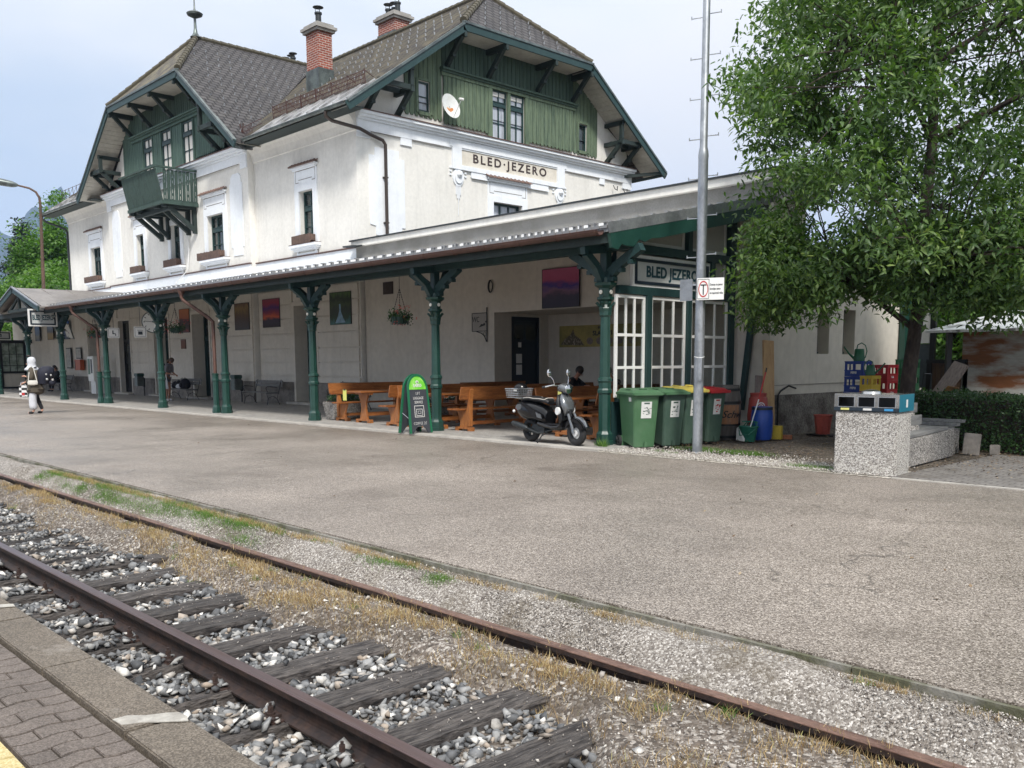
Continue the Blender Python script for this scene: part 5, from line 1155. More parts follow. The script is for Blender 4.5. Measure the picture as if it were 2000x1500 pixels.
# station name signs
m_signw=M('sign_white',(.52,.54,.53),.6,var=.04); m_signt=M('sign_blue_green_letters',(.012,.055,.072),.6); m_signf=M('sign_dark_frame',(.012,.022,.035),.5)
def namesign(F,u0,u1,z0,z1,lab,d=.12,txt='BLED JEZERO',ts=.33,bsc=1.0,cap=True):
    P=F((u0+u1)/2,z0,d); t=thing('station_name_sign',lab,'sign',P)
    b=B(); b.fb(F,u0,u1,z0,z1,d,d+.04); b.build('sign_board',m_signw,t)
    b=B(); w=.05; b.fb(F,u0-w,u1+w,z1,z1+w,d,d+.07); b.fb(F,u0-w,u1+w,z0-w,z0,d,d+.07); b.fb(F,u0-w,u0,z0,z1,d,d+.07); b.fb(F,u1,u1+w,z0,z1,d,d+.07); b.build('sign_frame',m_signf,t)
    b=B(); w=.11; v=.055; b.fb(F,u0-w,u1+w,z1+v,z1+w,d-.01,d+.05); b.fb(F,u0-w,u1+w,z0-w,z0-v,d-.01,d+.05); b.fb(F,u0-w,u0-v,z0-v,z1+v,d-.01,d+.05); b.fb(F,u1+v,u1+w,z0-v,z1+v,d-.01,d+.05); b.build('outer_frame',m_white_p,t)
    text(txt,ts,F,(u0+u1)/2,(z0+z1)/2+.0,d+.042,m_signt,parent=t,bold=.008,sp=1.05,sx=(u1-u0)/2.25*bsc)
    return t
namesign(fs_,12.86,14.98,2.90,3.24,'large BLED JEZERO name board framed in the green end screen above the bins',.0 if False else .02,ts=.27)
namesign(FE(-38.72),11.08,11.90,3.02,3.46,'small BLED JEZERO name board hung below the cross gable at the left',.0,ts=.27,bsc=1.25)
namesign(FE(-58.0),13.6,15.35,2.9,3.18,'partly cut off name board at the far left edge of the photo',.0,ts=.22)
# far left dark glazed screen
t=thing('glazed_partition','dark framed glazed partition under the canopy at the far left','screen',(-58.2,15,0))
f5=FE(-58.2); b=B()
for y0,y1,z0,z1 in ((13,16.6,2.62,2.8),(13,16.6,.9,1.02),(13,16.6,.03,.14),(14.8,14.98,.14,2.62),(16.1,16.3,.14,2.62)): b.fb(f5,y0,y1,z0,z1,0,.1)
b.build('frame',m_black,t)
b=B(); b.fb(f5,14.98,16.1,.14,.9,.0,.04); b.build('panel',m_wall2,t)
b=B()
for k in range(1,3): b.fb(f5,14.98+1.12*k/3-.015,14.98+1.12*k/3+.015,1.02,2.62,.03,.06)
for z in (1.35,2.0): b.fb(f5,14.98,16.1,z-.015,z+.015,.03,.06)
b.build('glazing_bars',m_black,t)
b=B(); b.fb(f5,14.98,16.1,1.02,2.62,.035,.04); b.build('pane',M('reflection_tinted_glass',(.30,.36,.31),.08,spec=.8,col2=(.12,.17,.13),vs=2.2,vlo=.42,vhi=.6,var=.1),t)  # pale green patches paint a reflection into the pane colour
# ================================================ OBJECTS
def P3(c): return lambda x,y,z:Vector(c)+Vector((x,y,z))
# ---------- lamp mast and its sign
t=thing('steel_mast','tall galvanised steel mast with climbing rungs in front of the waste bins','mast',(-8.66,12.38,0))
b=B(); b.lathe([(.10,-.05),(.10,0),(.082,.02),(.078,4.64),(.082,4.68),(.074,4.76),(.060,4.82),(.052,9.6)],(-8.66,12.38,0),20); b.build('pole',m_steel,t,smooth=True)
for k in range(9):
    z=3.15+.605*k; s=1
    b=B(); R=.23; d=Vector((.93,.36,0)); 
    for s in(-1,1):
        q=Vector((-8.66,12.38,z+.02*s)); b.tube([q+d*.06*s,q+d*R*s],.008,6); b.tube([q+d*R*s-Vector((0,0,.012)),q+d*R*s+Vector((0,0,.035))],.009,6)
    b.build('rung',m_steel,t)
b=B(); b.obox((-8.59,12.33,1.36),(.06,.10,.36),(0,0,.35)); b.build('access_door',m_steel,t)
b=B(); b.tube([(-8.66+.083*math.cos(a),12.38+.083*math.sin(a),1.55+.01*math.sin(a*2)) for a in [i*.7 for i in range(10)]],.006,5); b.build('strap',m_white_p,t)
t=thing('notice_plate','white plate with a red ringed T symbol and Slovenian text fixed to the steel mast','sign',(-8.62,12.3,2.45))
c=Vector((-8.45,12.33,2.62)); nrm=Vector((.45,-.89,0)).normalized(); ux=Vector((nrm.y*-1,nrm.x,0)); 
def FN(u,z,d): return c+ux*u+Vector((0,0,z))+nrm*d
FNp=lambda u,z,d:FN(u,z,d)
b=B(); b.fb(FNp,-.20,.22,-.17,.17,0,.012); b.build('plate',m_white_p,t)
m_redp=M('sign_red',(.45,.03,.03),.5); m_ink=M('sign_ink',(.015,.02,.03),.6)
b=B(); n=28
for r0,r1,z,mt in ((.085,.072,.016,m_redp),):
    for k in range(n):
        a0=2*math.pi*k/n;a1=2*math.pi*(k+1)/n; q=lambda r,a:FN(-.10+r*math.cos(a)*.9,r*math.sin(a)*1.5,z)
        b.poly([q(r0,a0),q(r0,a1),q(r1,a1),q(r1,a0)])
b.build('ring',m_redp,t)
b=B(); b.fb(FNp,-.108,-.092,-.09,.07,.013,.017); b.fb(FNp,-.145,-.055,.055,.072,.013,.017); b.build('symbol',m_ink,t)
b=B(); w=.006
for a,e,g,h in ((-.187,-.013,.148,.154),(-.187,-.013,-.154,-.148),(-.19,-.184,-.15,.15),(-.016,-.010,-.15,.15)): b.fb(FNp,a,e,g,h,.013,.016)
b.build('symbol_border',m_ink,t)
for i,s in enumerate(('Dostop na peron','dovoljen samo','ob napovedi vlaka')): text(s,.046,FNp,-.0,.065-.065*i,.0125,m_ink,parent=t,align='LEFT',sx=.62,bold=.001,depth=.002)
t=thing('grey_plate','plain grey back of a plate on the left side of the steel mast','sign',(-8.8,12.3,2.45))
c2=Vector((-8.80,12.30,2.62)); n2=Vector((.95,-.3,0)).normalized(); u2_=Vector((-n2.y,n2.x,0))
G2=lambda u,z,d:c2+u2_*u+Vector((0,0,z))+n2*d
b=B(); b.fb(lambda u,z,d:Vector((-8.86+u*.93,12.28+u*.1,2.62+z))+Vector((0,-1,0))*d,-.12,.12,-.17,.17,0,.012); b.build('plate',m_tin,t)
b=B(); b.beam((-8.78,12.29,2.70),(-8.66,12.36,2.70),.03,.03); b.build('clamp',m_steel,t)
# ---------- waste bins
m_bing=M('bin_green_plastic',(.055,.135,.062),.45,col2=(.075,.155,.08),vs=3,var=.06,fs=10); m_bingd=M('bin_dark_green_plastic',(.045,.085,.062),.5,col2=(.06,.10,.075),vs=3,var=.06)
m_yel=M('bin_yellow_lid',(.62,.50,.10),.45,var=.06); m_rub=M('black_rubber',(.015,.015,.016),.75,var=.15); m_paper=M('sticker_paper',(.62,.62,.60),.6,var=.05)
def bin_(name,lab,x,y,rz,body,lid,liftlid=0,sticker=1):
    t=thing(name,lab,'waste bin',(0,0,0),group='wheeled waste bins in front of the end screen')
    # local: front = +x
    b=B(); D,W,H=.34,.24,.93
    lv=[(.10,-.27,.25,.19),(.30,-.28,.27,.205),(H,-.33,.335,.235)]
    v=[];
    for z,x0,x1,w in lv: v+=[(x0,-w,z),(x1-.03,-w,z),(x1,-w+.03,z),(x1,w-.03,z),(x1-.03,w,z),(x0,w,z)]
    v=[(p[0],p[1],p[2]-.08 if i<6 and p[0]>0 else p[2]) for i,p in enumerate(v)]
    fs=[(i*6+k,i*6+(k+1)%6,(i+1)*6+(k+1)%6,(i+1)*6+k) for i in range(2) for k in range(6)]+[(5,4,3,2,1,0)]
    b._a(v,fs); b.box(-.35,.36,-.26,.26,H-.035,H+.01); b.box(-.36,-.3,-.27,.27,H-.10,H)
    b.box(.25,.30,-.03,.03,.02,.12) 
    b.box(-.30,-.24,-.22,.22,.0,.2)
    b.build('body',body,t,bevel=.012)
    for s in(-1,1):
        b=B(); b.prism([(.0+.10*math.cos(a),.10+.10*math.sin(a)) for a in [2*math.pi*k/18 for k in range(18)]],lambda a,c,d:(-.30+a,d,c),s*.215,s*.265); o=b.build('wheel',m_rub,t,bevel=.01)
        b=B()
        for k in range(6): a=k*math.pi/3; b.beam((-.30,s*.268,.10),(-.30+.075*math.cos(a),s*.268,.10+.075*math.sin(a)),.012,.018,up=(0,1,0))
        b.lathe([(.022,0),(.02,.01)],(0,0,0),8,F=lambda p,q,r_,s=s:Vector((-.30+p,s*(.264+r_),.10+q))); b.build('rim',m_dkmetal,o)
    b=B(); z=H+.012; b._a([(-.35,-.27,z),(.38,-.27,z),(.38,.27,z),(-.35,.27,z),(-.30,-.22,z+.075),(.26,-.22,z+.05),(.26,.22,z+.05),(-.30,.22,z+.075)],[(0,1,5,4),(1,2,6,5),(2,3,7,6),(3,0,4,7),(4,5,6,7),(3,2,1,0)])
    b.box(.375,.40,-.27,.27,z-.04,z+.012); b.box(-.36,.38,-.285,-.268,z-.035,z+.01); b.box(-.36,.38,.268,.285,z-.035,z+.01)
    b.tube([(-.42,-.16,z),(-.42,.16,z)],.017,6); b.box(-.43,-.34,-.20,-.16,z-.02,z+.03); b.box(-.43,-.34,.16,.20,z-.02,z+.03); b.box(-.05,.12,-.235,-.20,z+.05,z+.066); b.box(.10,.2,-.06,.06,z+.052,z+.075)
    if liftlid:
        b.v=[(p[0],p[1],p[2]+ (p[0]+.35)*math.tan(liftlid)*.5+.03*math.sin((p[0]+.35)*6)) for p in b.v]
    b.build('lid',lid,t,bevel=.008)
    if sticker:
        fF=lambda u,z,d:(.334+d-(.93-z)*.10,u,z)
        b=B(); b.prism([(-.10,.52),(.09,.52),(.09,.80),(-.10,.80)],lambda a,c,d:fF(a,c,d),.004,.007); o=b.build('sticker',m_paper,t)
        b=B(); rr_=random.Random(len(lab))
        for k in range(16):
            a=rr_.uniform(-.08,.05); c_=rr_.uniform(.54,.70); b.fb(fF,a,a+rr_.uniform(.01,.05),c_,c_+rr_.uniform(.006,.02),.008,.0095)
        b.fb(fF,-.05,.05,.76,.785,.008,.0095); b.build('print',m_redp if sticker==2 else m_bingd,o)
        b=B(); b.fb(lambda u,z,d:(u,-.236-d+(.93-z)*.055,z),.10,.20,.80,.87,.003,.006) if sticker==1 else None
        if b.v: b.build('label',m_paper,t)
    t.location=(x,y,.012); t.rotation_euler=(0,0,rz); return t
bin_('wheeled_bin','light green bin with white sticker nearest the green column',-9.86,12.36,rad(-27),m_bing,m_bing)
bin_('wheeled_bin','narrow dark green bin with green lid, second from the green column',-9.74,12.90,rad(-14),m_bingd,m_bing,sticker=3)
bin_('wheeled_bin','green bin with bulging yellow lid left of the steel mast',-9.74,13.45,rad(-10),m_bingd,m_yel,liftlid=rad(8),sticker=3)
bin_('wheeled_bin','dark green bin with red lid right of the steel mast',-9.70,14.05,rad(-6),m_bingd,m_red,sticker=2)
# ---------- barrel, keg, drum, bucket, mop, etc.
m_oak=M('grey_oak_staves',(.15,.14,.13),.8,col2=(.08,.065,.055),vs=3,var=.25,fs=12,bump=.5,bs=20,stretch=(4,4,.3)); m_oakl=M('orange_stave_patch',(.33,.15,.07),.75,col2=(.16,.12,.09),vs=4,vlo=.45,vhi=.7,var=.2,stretch=(4,4,.5))
t=thing('wooden_barrel','old grey wooden barrel with iron hoops and orange lettered belly behind the red lidded bin','barrel',(-9.85,14.98,0))
b=B(); pr=[(.245,.0),(.27,.2),(.29,.42),(.295,.55),(.285,.75),(.26,.95),(.25,1.03),(.235,1.03),(.235,1.0)]; b.lathe(pr,(-9.85,14.98,0),24); b.build('staves',m_oak,t,smooth=True)
def bandr(z,r,h=.05,c=(-9.85,14.98,0),n=24): q=B(); q.lathe([(r,z),(r+.008,z),(r+.008,z+h),(r,z+h)],c,n); return q
for z,r_ in ((.03,.25),(.27,.277),(.68,.290),(.92,.265)): bandr(z,r_).build('hoop',m_black,t,smooth=True)
b=B(); R_=.299
vs=[];aa=[rad(-75+75*i/10) for i in range(11)]
for zz,k in ((.30,-.012),(.42,-.005),(.55,0),(.66,-.004)): vs+=[(-9.85+(R_+k)*math.cos(a),14.98+(R_+k)*math.sin(a),zz) for a in aa]
b._a(vs,[(j*11+i,j*11+i+1,(j+1)*11+i+1,(j+1)*11+i) for j in range(3) for i in range(10)]); b.build('painted_patch',m_oakl,t,smooth=True)
text('Schw',.19,lambda u,z,d:(-9.85+(.303+d)*math.cos(rad(-32)+u/.30),14.98+(.303+d)*math.sin(rad(-32)+u/.30),z),0,.48,.0,m_black,parent=t,slant=.4,bold=.002,depth=.002)
t=thing('red_keg','tall red plastic keg with a white ring emblem between the barrel and blue drum','keg',(-9.5,15.42,0)); b=B(); b.lathe([(.15,0),(.19,.08),(.20,.45),(.17,.78),(.15,.80),(.15,.84),(.16,.87),(.14,.88)],(-9.45,15.48,0),18); b.build('body',M('dusty_red_plastic',(.32,.055,.045),.55,var=.1),t,smooth=True)
b=B(); 
FK=lambda u,z,d:(-9.45+(.197+d)*math.cos(rad(-42)+u/.2),15.48+(.197+d)*math.sin(rad(-42)+u/.2),z)
for k in range(20):
    a0,a1=2*math.pi*k/20,2*math.pi*(k+1)/20
    for r0,r1 in ((.085,.065),(.045,.03)): b.poly([FK(r0*math.cos(a0),.62+r0*math.sin(a0),.004),FK(r0*math.cos(a1),.62+r0*math.sin(a1),.004),FK(r1*math.cos(a1),.62+r1*math.sin(a1),.004),FK(r1*math.cos(a0),.62+r1*math.sin(a0),.004)])
b.build('emblem',m_paper,t)
t=thing('plastic_drum','small blue plastic drum with a dark clamp ring by the annex wall','drum',(-9.2,15.22,0))
m_blue=M('blue_plastic',(.018,.065,.33),.35,var=.06); b=B(); b.lathe([(.16,0),(.185,.02),(.20,.15),(.205,.32),(.20,.50),(.185,.585),(.19,.60),(.185,.63),(.17,.635)],(-9.2,15.22,0),24); b.build('body',m_blue,t,smooth=True)
bandr(.575,.19,.05,(-9.2,15.22,0)).build('clamp_ring',m_navy,t,smooth=True)
t=thing('mop_bucket','green mop bucket with wringer in front of the blue drum','bucket',(-9.2,14.82,0)); m_bkt=M('bucket_green',(.02,.14,.095),.45,var=.08); c=(-9.22,14.80,0)
b=B(); b.lathe([(.11,0),(.155,.25),(.175,.27),(.175,.285),(.16,.285),(.15,.25)],c,20,1.15,.85); b.build('pail',m_bkt,t,smooth=True)
b=B()
for k in range(7): a=rad(20+k*22); b.beam((c[0]+.16*math.cos(a),c[1]+.12*math.sin(a),.28),(c[0]+.12*math.cos(a)+.03,c[1]+.09*math.sin(a)+.02,.36),.012,.012)
b.tube([(c[0]+.17*math.cos(rad(20+k*18)),c[1]+.13*math.sin(rad(20+k*18)),.36) for k in range(9)],.012,5); b.build('wringer',m_bkt,t)
b=B(); b.tube([(c[0]-.19,c[1]-.02,.26),(c[0]-.08,c[1]-.17,.12),(c[0]+.1,c[1]-.16,.14),(c[0]+.19,c[1]-.02,.26)],.009,5); b.build('handle',m_bkt,t)
t=thing('mop','mop with a red and white handle standing in the green bucket','mop',(-9.3,14.8,.2)); b=B(); b.tube([(c[0]-.02,c[1]+.01,.10),(c[0]+.10,c[1]+.16,.78)],.011,8); b.build('lower_handle',m_white_p,t); b=B(); b.tube([(c[0]+.10,c[1]+.16,.78),(c[0]+.18,c[1]+.24,1.28)],.013,8); b.build('upper_handle',m_redp,t); b=B(); b.tube([(c[0]+.18,c[1]+.24,1.28),(c[0]+.19,c[1]+.25,1.36)],.014,8); b.build('grip',m_black,t)
b=B(); b._a([(-9.42,14.70,.02),(-9.2,14.63,.01),(-9.22,14.66,.06),(-9.40,14.74,.26),(-9.45,14.76,.24)],[(0,1,2,3,4)]); b._a([(-9.42,14.72,.02),(-9.2,14.65,.01),(-9.22,14.68,.06),(-9.40,14.76,.26),(-9.45,14.78,.24)],[(4,3,2,1,0)]); b.build('white_rag',m_paper,label='white rag hanging beside the green mop bucket',cat='rag')
b=B(); b.obox((-9.02,15.46,.14),(.20,.12,.26),(0,0,.25)); b.build('yellow_block',M('ochre_plastic',(.45,.33,.03),.6,var=.1),label='yellow plastic block on the ground right of the blue drum',cat='box',bevel=.01)
b=B(); b.obox((-8.98,15.72,.04),(.24,.11,.08),(0,0,.4)); b.build('brick',M('loose_brick',(.32,.12,.06),.85,var=.25),label='loose orange brick on the ground beside the yellow block',cat='brick',bevel=.006)
m_plank=M('raw_spruce_plank',(.50,.33,.17),.7,col2=(.36,.20,.09),vs=3,vlo=.45,vhi=.75,var=.1,fs=20,stretch=(5,5,.4)); m_plankg=M('grey_plank',(.24,.20,.18),.8,col2=(.15,.12,.11),vs=4,var=.15,stretch=(5,5,.4))
b=B(); b.beam((-9.40,15.83,.03),(-9.60,16.02,1.88),.26,.045,up=(.9,-.3,0)); b.build('tall_plank',m_plank,label='tall raw wooden plank leaning on the annex wall',cat='plank',bevel=.004)
b=B(); b.beam((-9.52,15.60,.03),(-9.62,15.76,1.20),.17,.04,up=(.9,-.3,0)); b.build('short_plank',m_plankg,label='shorter grey plank leaning left of the tall raw plank',cat='plank',bevel=.004)
b=B(); b.tube([(-9.60,16.46,.0),(-9.60,16.46,.80),(-9.6,16.55,.88),(-9.62,16.9,.98),(-9.63,17.2,.92)],.018,6); b.build('black_hose',m_rub,label='black hose rising from the ground up the rough plinth',cat='hose')
t=thing('red_tub','faded red plastic tub standing by the plinth','tub',(-8.95,17.1,0)); b=B(); b.lathe([(.13,0),(.175,.38),(.19,.39),(.19,.41),(.17,.41),(.13,.05)],(-8.95,17.1,0),8); b.build('tub_body',M('faded_red_plastic',(.48,.10,.07),.55,col2=(.40,.07,.05),vs=4,var=.1),t); b=B(); b.lathe([(.34,0),(.35,.015),(.30,.02)],(-8.95,17.15,.0),14,1.1,.8); b.build('base_mat',m_rub,t)
b=B(); b.tube([(-8.72,17.55,.02),(-8.7,17.55,.22)],[.13,.11],12); b.build('clay_pot',m_terr,label='small clay pot behind the red tub',cat='pot')
# ---------- crates
def crate(w,d,h,mat,slots=True,seed=0):
    b=B(); t_=.02
    for x0,x1,y0,y1 in ((-w/2,w/2,-d/2,-d/2+t_),(-w/2,w/2,d/2-t_,d/2),(-w/2,-w/2+t_,-d/2+t_,d/2-t_),(w/2-t_,w/2,-d/2+t_,d/2-t_)):
        b.box(x0,x1,y0,y1,.0,h*.42); b.box(x0,x1,y0,y1,h*.80,h)
        lx=abs(x1-x0)>abs(y1-y0)
        L=w if lx else d
        for a,c in ((0,.12),(.45,.55),(.88,1)):
            if lx: b.box(x0+L*a,x0+L*c,y0,y1,h*.42,h*.80)
            else: b.box(x0,x1,y0+L*a*.98,y0+L*c*.93,h*.42,h*.80)
    b.box(-w/2+t_,w/2-t_,-d/2+t_,d/2-t_,0,.02)
    for z in (h*.4,h*.97): b.box(-w/2-.006,w/2+.006,-d/2-.006,-d/2,z-.01,z+.006); b.box(w/2,w/2+.006,-d/2,d/2,z-.01,z+.006)
    return b
m_cred=M('crate_red',(.36,.012,.02),.4,var=.06); m_cyel=M('crate_yellow',(.55,.38,.03),.45,var=.06); m_cgrn=M('crate_green',(.02,.16,.06),.45,var=.06); m_cblu=M('crate_blue',(.012,.045,.26),.4,var=.06)
def putcrate(c,w,d,h,mat,lab,txt=None,tz=.24,rz=0,grp='stacked drink crates behind the recycling box',ts=.055,tside=None):
    t=thing('drink_crate',lab,'crate',(0,0,0),group=grp); crate(w,d,h,mat).build('crate_shell',mat,t)
    if txt: text(txt,ts,lambda u,z,d_:(u,-d/2-d_,z),0,h*tz,.001,m_paper,parent=t,bold=.003,depth=.002,name='crate_lettering'); text(tside or txt,ts*.9,lambda u,z,d_:(w/2+d_,u,z),0,h*tz,.001,m_paper,parent=t,bold=.002,depth=.002,name='crate_lettering')
    t.location=c; t.rotation_euler=(0,0,rz)
X0,Y0_=-8.08,16.72
for k,(n_,z) in enumerate((('top',1.19),('second from the top',.90),('third from the top',.61),('bottom',.32))): putcrate((X0,Y0_,z),.38,.3,.285,m_cblu,'blue drink crate with white lettering, %s of the blue stack'%n_,'PEPSI',tside='PEPSI',rz=rad(-6))
putcrate((X0,Y0_,.03),.38,.3,.285,m_cgrn,'green crate at the very bottom under the blue stack')
for k,(n_,z) in enumerate((('top',1.12),('middle',.83),('lower',.54),('lowest',.25))): putcrate((-7.70,17.0,z),.34,.4,.285,m_cred,'red drink crate with white lettering, %s of the red stack'%n_,'Cola' if k%2==0 else 'Coca',rz=rad(-4),tz=.2)
putcrate((-7.70,17.0,-.02),.34,.4,.265,m_cred,'red crate resting on the ground below the red stack',rz=rad(-4))
putcrate((-7.66,16.35,.93),.24,.3,.28,m_cyel,'yellow crate with dark emblem between the blue and red stacks',rz=rad(-5)); putcrate((-7.66,16.35,.64),.24,.3,.28,m_cred,'small red crate directly below the yellow crate',rz=rad(-5)); putcrate((-7.66,16.35,.35),.24,.3,.28,m_cgrn,'small green crate two below the yellow crate',rz=rad(-5)); putcrate((-7.66,16.35,.05),.24,.3,.29,m_cblu,'small blue crate at the foot of the yellow crate pile',rz=rad(-5))
for z,n_ in ((1.22,'uppermost'),(.93,'second'),(.64,'third'),(.35,'fourth'),(.05,'lowermost')): putcrate((-7.50,17.55,z),.3,.4,.285,m_cgrn,'green crate, %s of the stack half hidden by the tree trunk'%n_)
def can(name,lab,c,s,rz,mat):
    t=thing(name,lab,'watering can',(0,0,0)); b=B(); b.lathe([(.11,0),(.115,.02),(.095,.24),(.085,.25),(.085,.20)],(0,0,0),16,1,.75); b.build('can_body',mat,t,smooth=True)
    b=B(); b.tube([(-.10,0,.05),(-.22,0,.16),(-.33,0,.30)],[.03,.02,.016],8); b.build('spout',mat,t)
    b=B(); b.tube([(-.06,0,.23),(-.04,0,.33),(.04,0,.37),(.12,0,.32),(.155,0,.2),(.13,0,.08),(.10,0,.05)],.012,6); b.build('handle',mat,t)
    t.location=c; t.rotation_euler=(0,0,rz); t.scale=(s,s,s)
m_can=M('can_green',(.02,.12,.065),.4,var=.06)
can('watering_can','upright green watering can on top of the blue crates',(-8.06,16.70,1.475),.92,rad(3),m_can); can('watering_can','smaller green watering can with dark handle leaning between the crate stacks',(-7.68,16.38,1.215),.75,rad(200),m_can)
# ---------- recycling box
RC=Vector((-5.42,11.70,0)); ra=rad(6)
t=thing('recycling_box','washed pebble concrete recycling box with a three holed steel top and blue side panel','recycling bin',(0,0,0))
b=B(); b.box(-.40,.40,-.27,.27,0,.83); b.build('concrete_body',m_terrazzo,t,bevel=.012)
m_mirror=M('scratched_steel_sheet',(.60,.60,.58),.18,metal=.95,var=.05,col2=(.40,.40,.39),vs=4); m_teal=M('teal_panel',(.015,.14,.20),.35,var=.05)
b=B(); fR=FF(-.285)
wallgrid(b,fR,-.415,.415,.84,1.06,[(-.36,-.155,.895,1.02),(-.10,.105,.895,1.02),(.16,.365,.895,1.02)],.02); b.box(-.415,.415,-.28,.285,1.045,1.06); b.box(-.415,-.40,-.28,.285,.84,1.045); b.box(-.40,.40,.27,.285,.84,1.045); b.build('steel_top',m_mirror,t)
for x in (-.2575,.0025,.2625):
    b=B(); b.box(x-.108,x+.108,-.289,-.285,.890,.897); b.box(x-.108,x+.108,-.289,-.285,1.018,1.025); b.box(x-.109,x-.102,-.289,-.285,.897,1.018); b.box(x+.102,x+.109,-.289,-.285,.897,1.018); b.build('opening_rim',m_steel,t)
b=B(); b.box(-.395,.395,-.255,.26,.835,.845); b.box(-.395,.395,-.10,-.09,.845,1.04); b.build('dark_inside',m_black,t)
b=B(); b.box(.402,.420,-.284,.287,.838,1.058); b.build('side_panel',m_teal,t)
b=B(); b.fb(FE(.420),-.03,.03,.89,.99,.001,.003); b.build('side_mark',m_paper,t)
b=B(); b.box(-.416,.416,-.290,-.286,.84,.887); b.build('label_strip',m_navy,t)
for x,mt,nn in ((-.27,M('yellow_label',(.60,.58,.18),.6),'yellow_label'),(.02,m_paper,'grey_label'),(.29,M('blue_label',(.04,.25,.50),.6),'blue_label')):
    b=B(); b.box(x-.055,x+.055,-.2925,-.2905,.85,.877); b.build(nn,mt,t)
b=B(); b.lathe([(.13,0),(.12,.03),(.06,.05),(.02,.055)],(-.02,-.05,1.06),12); b.build('dome_vent',m_mirror,t,smooth=True)
t.location=RC; t.rotation_euler=(0,0,ra)
# ---------- concrete benches
t=thing('concrete_bench','pebble concrete bench with grey plank seat and slanted backrest beside the recycling box','bench',(-5.7,13.6,0))
bx=-5.42
b=B(); P=[(12.45,0),(12.62,0),(12.62,.36),(12.45,.36)]
b._a([(bx-.42,12.4,0),(bx+.10,12.4,0),(bx-.10,14.75,0),(bx-.55,14.75,0),(bx-.42,12.4,.37),(bx+.10,12.4,.37),(bx-.10,14.75,.43),(bx-.55,14.75,.43)],[(3,2,1,0),(4,5,6,7),(0,1,5,4),(1,2,6,5),(2,3,7,6),(3,0,4,7)]); b.build('pedestal',m_terrd,t,bevel=.01)
m_gplank=M('weathered_bench_plank',(.20,.20,.195),.8,col2=(.12,.12,.12),vs=3,var=.15,stretch=(6,.7,6),bump=.3)
for k in range(3):
    b=B(); b.beam((bx-.38+k*.17,12.35,.40),(bx-.46+k*.15,14.45,.455),.15,.045); b.build('seat_plank',m_gplank,t,bevel=.004)
b=B(); b.prism([(bx-.36,.40),(bx-.24,.40),(bx-.42,.86),(bx-.50,.86)],lambda a,c,d:(a,d,c),13.15,13.85); b.build('back_block',m_terrd,t,bevel=.01)
for k in range(2):
    b=B(); b.beam((bx-.30-k*.075,13.05,.60+k*.18),(bx-.30-k*.075,13.95,.60+k*.18),.03,.15); b.build('back_plank',m_gplank,t,bevel=.004)
t=thing('low_bench','second grey plank bench half hidden between the concrete bench and hedge','bench',(-6.1,15.1,0))
for k in range(3):
    b=B(); b.beam((-6.45+.03*k,15.0+k*.13,.42+.05*k),(-5.62+.03*k,14.95+k*.13,.42+.05*k),.12,.045); b.build('plank',m_gplank,t)
b=B(); b.box(-6.4,-6.2,15.0,15.3,0,.40); b.build('support',m_terrd,t); b=B(); b.box(-5.85,-5.65,14.98,15.3,0,.40); b.build('support',m_terrd,t)
b=B(); b.obox((-5.38,15.1,.17),(.24,.09,.34),(0,.06,.2)); b.build('stone_slab',m_stonepl,label='grey stone slab standing at the end of the concrete bench',cat='slab',bevel=.01)
b=B(); b.obox((-5.12,15.35,.08),(.14,.12,.16),(0,0,.2)); b.build('small_stone_block',m_stonepl,label='small pale stone block in front of the hedge',cat='block',bevel=.01)
# ---------- A-board
t=thing('chalk_board','green framed sandwich board with chalk lettering and bright green arched top','sandwich board',(-14.95,11.5,0))
m_abg=M('board_green_frame',(.014,.14,.065),.45,var=.05); m_chalk=M('blackboard',(.040,.045,.055),.7,var=.1,fs=8); m_lime=M('lime_arch',(.16,.58,.05),.45,col2=(.28,.68,.12),vs=5,vlo=.5,vhi=.6,var=.05); m_ch=M('chalk',(.62,.62,.60),.9,var=.2,fs=60)
def ab(sgn,d0):
    tl=rad(7)*sgn; cy=11.50; w=.29; H=1.22
    def Fb(u,z,d): # front faces +X
        x=-14.84-.0 if sgn>0 else -15.22
        base=Vector((x,cy,.035)); n=Vector((math.cos(tl),0,math.sin(tl))); up=Vector((-math.sin(tl),0,math.cos(tl)))
        sc=.86+.14*(1-z/H) if True else 1
        return base+Vector((0,u*sc,0))+up*z+n*d
    def arc(w,z0,H,n=14): return [(w*math.cos(a),z0+(H-z0)*math.sin(a)) for a in [math.pi*k/n for k in range(n+1)]]
    P=[(w,0)]+arc(w,.93,H)+[(-w,0),(-w+.10,0),(-w+.16,.09),(-.06,.15),(.06,.15),(w-.16,.09),(w-.10,0)]
    b=B(); b.prism(P,lambda a,c,d:Fb(a,c,d),-.018,.002); b.build('panel',m_chalk,t)
    b=B(); q=arc(w,.93,H); q2=arc(w-.045,.93,H-.045)
    for k in range(14):
        v=[q[k],q[k+1],q2[k+1],q2[k]]; b.prism(v,lambda a,c,d:Fb(a,c,d),-.022,.016)
    b.fb(Fb,w-.045,w,0,.93,-.022,.016); b.fb(Fb,-w,-w+.045,0,.93,-.022,.016); b.build('frame',m_abg,t)
    return Fb,arc,w
Fb,arc,w_=ab(1,0)
b=B(); b.prism(arc(w_-.045,.90,1.175),lambda a,c,d:Fb(a,c,d),.003,.006); b.build('logo_panel',m_lime,t)
b=B(); b.prism([(.05*math.cos(k*math.pi/8),1.04+.045*math.sin(k*math.pi/8)) for k in range(9)],lambda a,c,d:Fb(a,c,d),.007,.009); b.build('emblem',m_paper,t)
b=B(); b.prism([(-.012,1.035),(.02,1.035),(.005,1.072)],lambda a,c,d:Fb(a,c,d),.0092,.0105); b.build('emblem_mark',m_bingd,t)
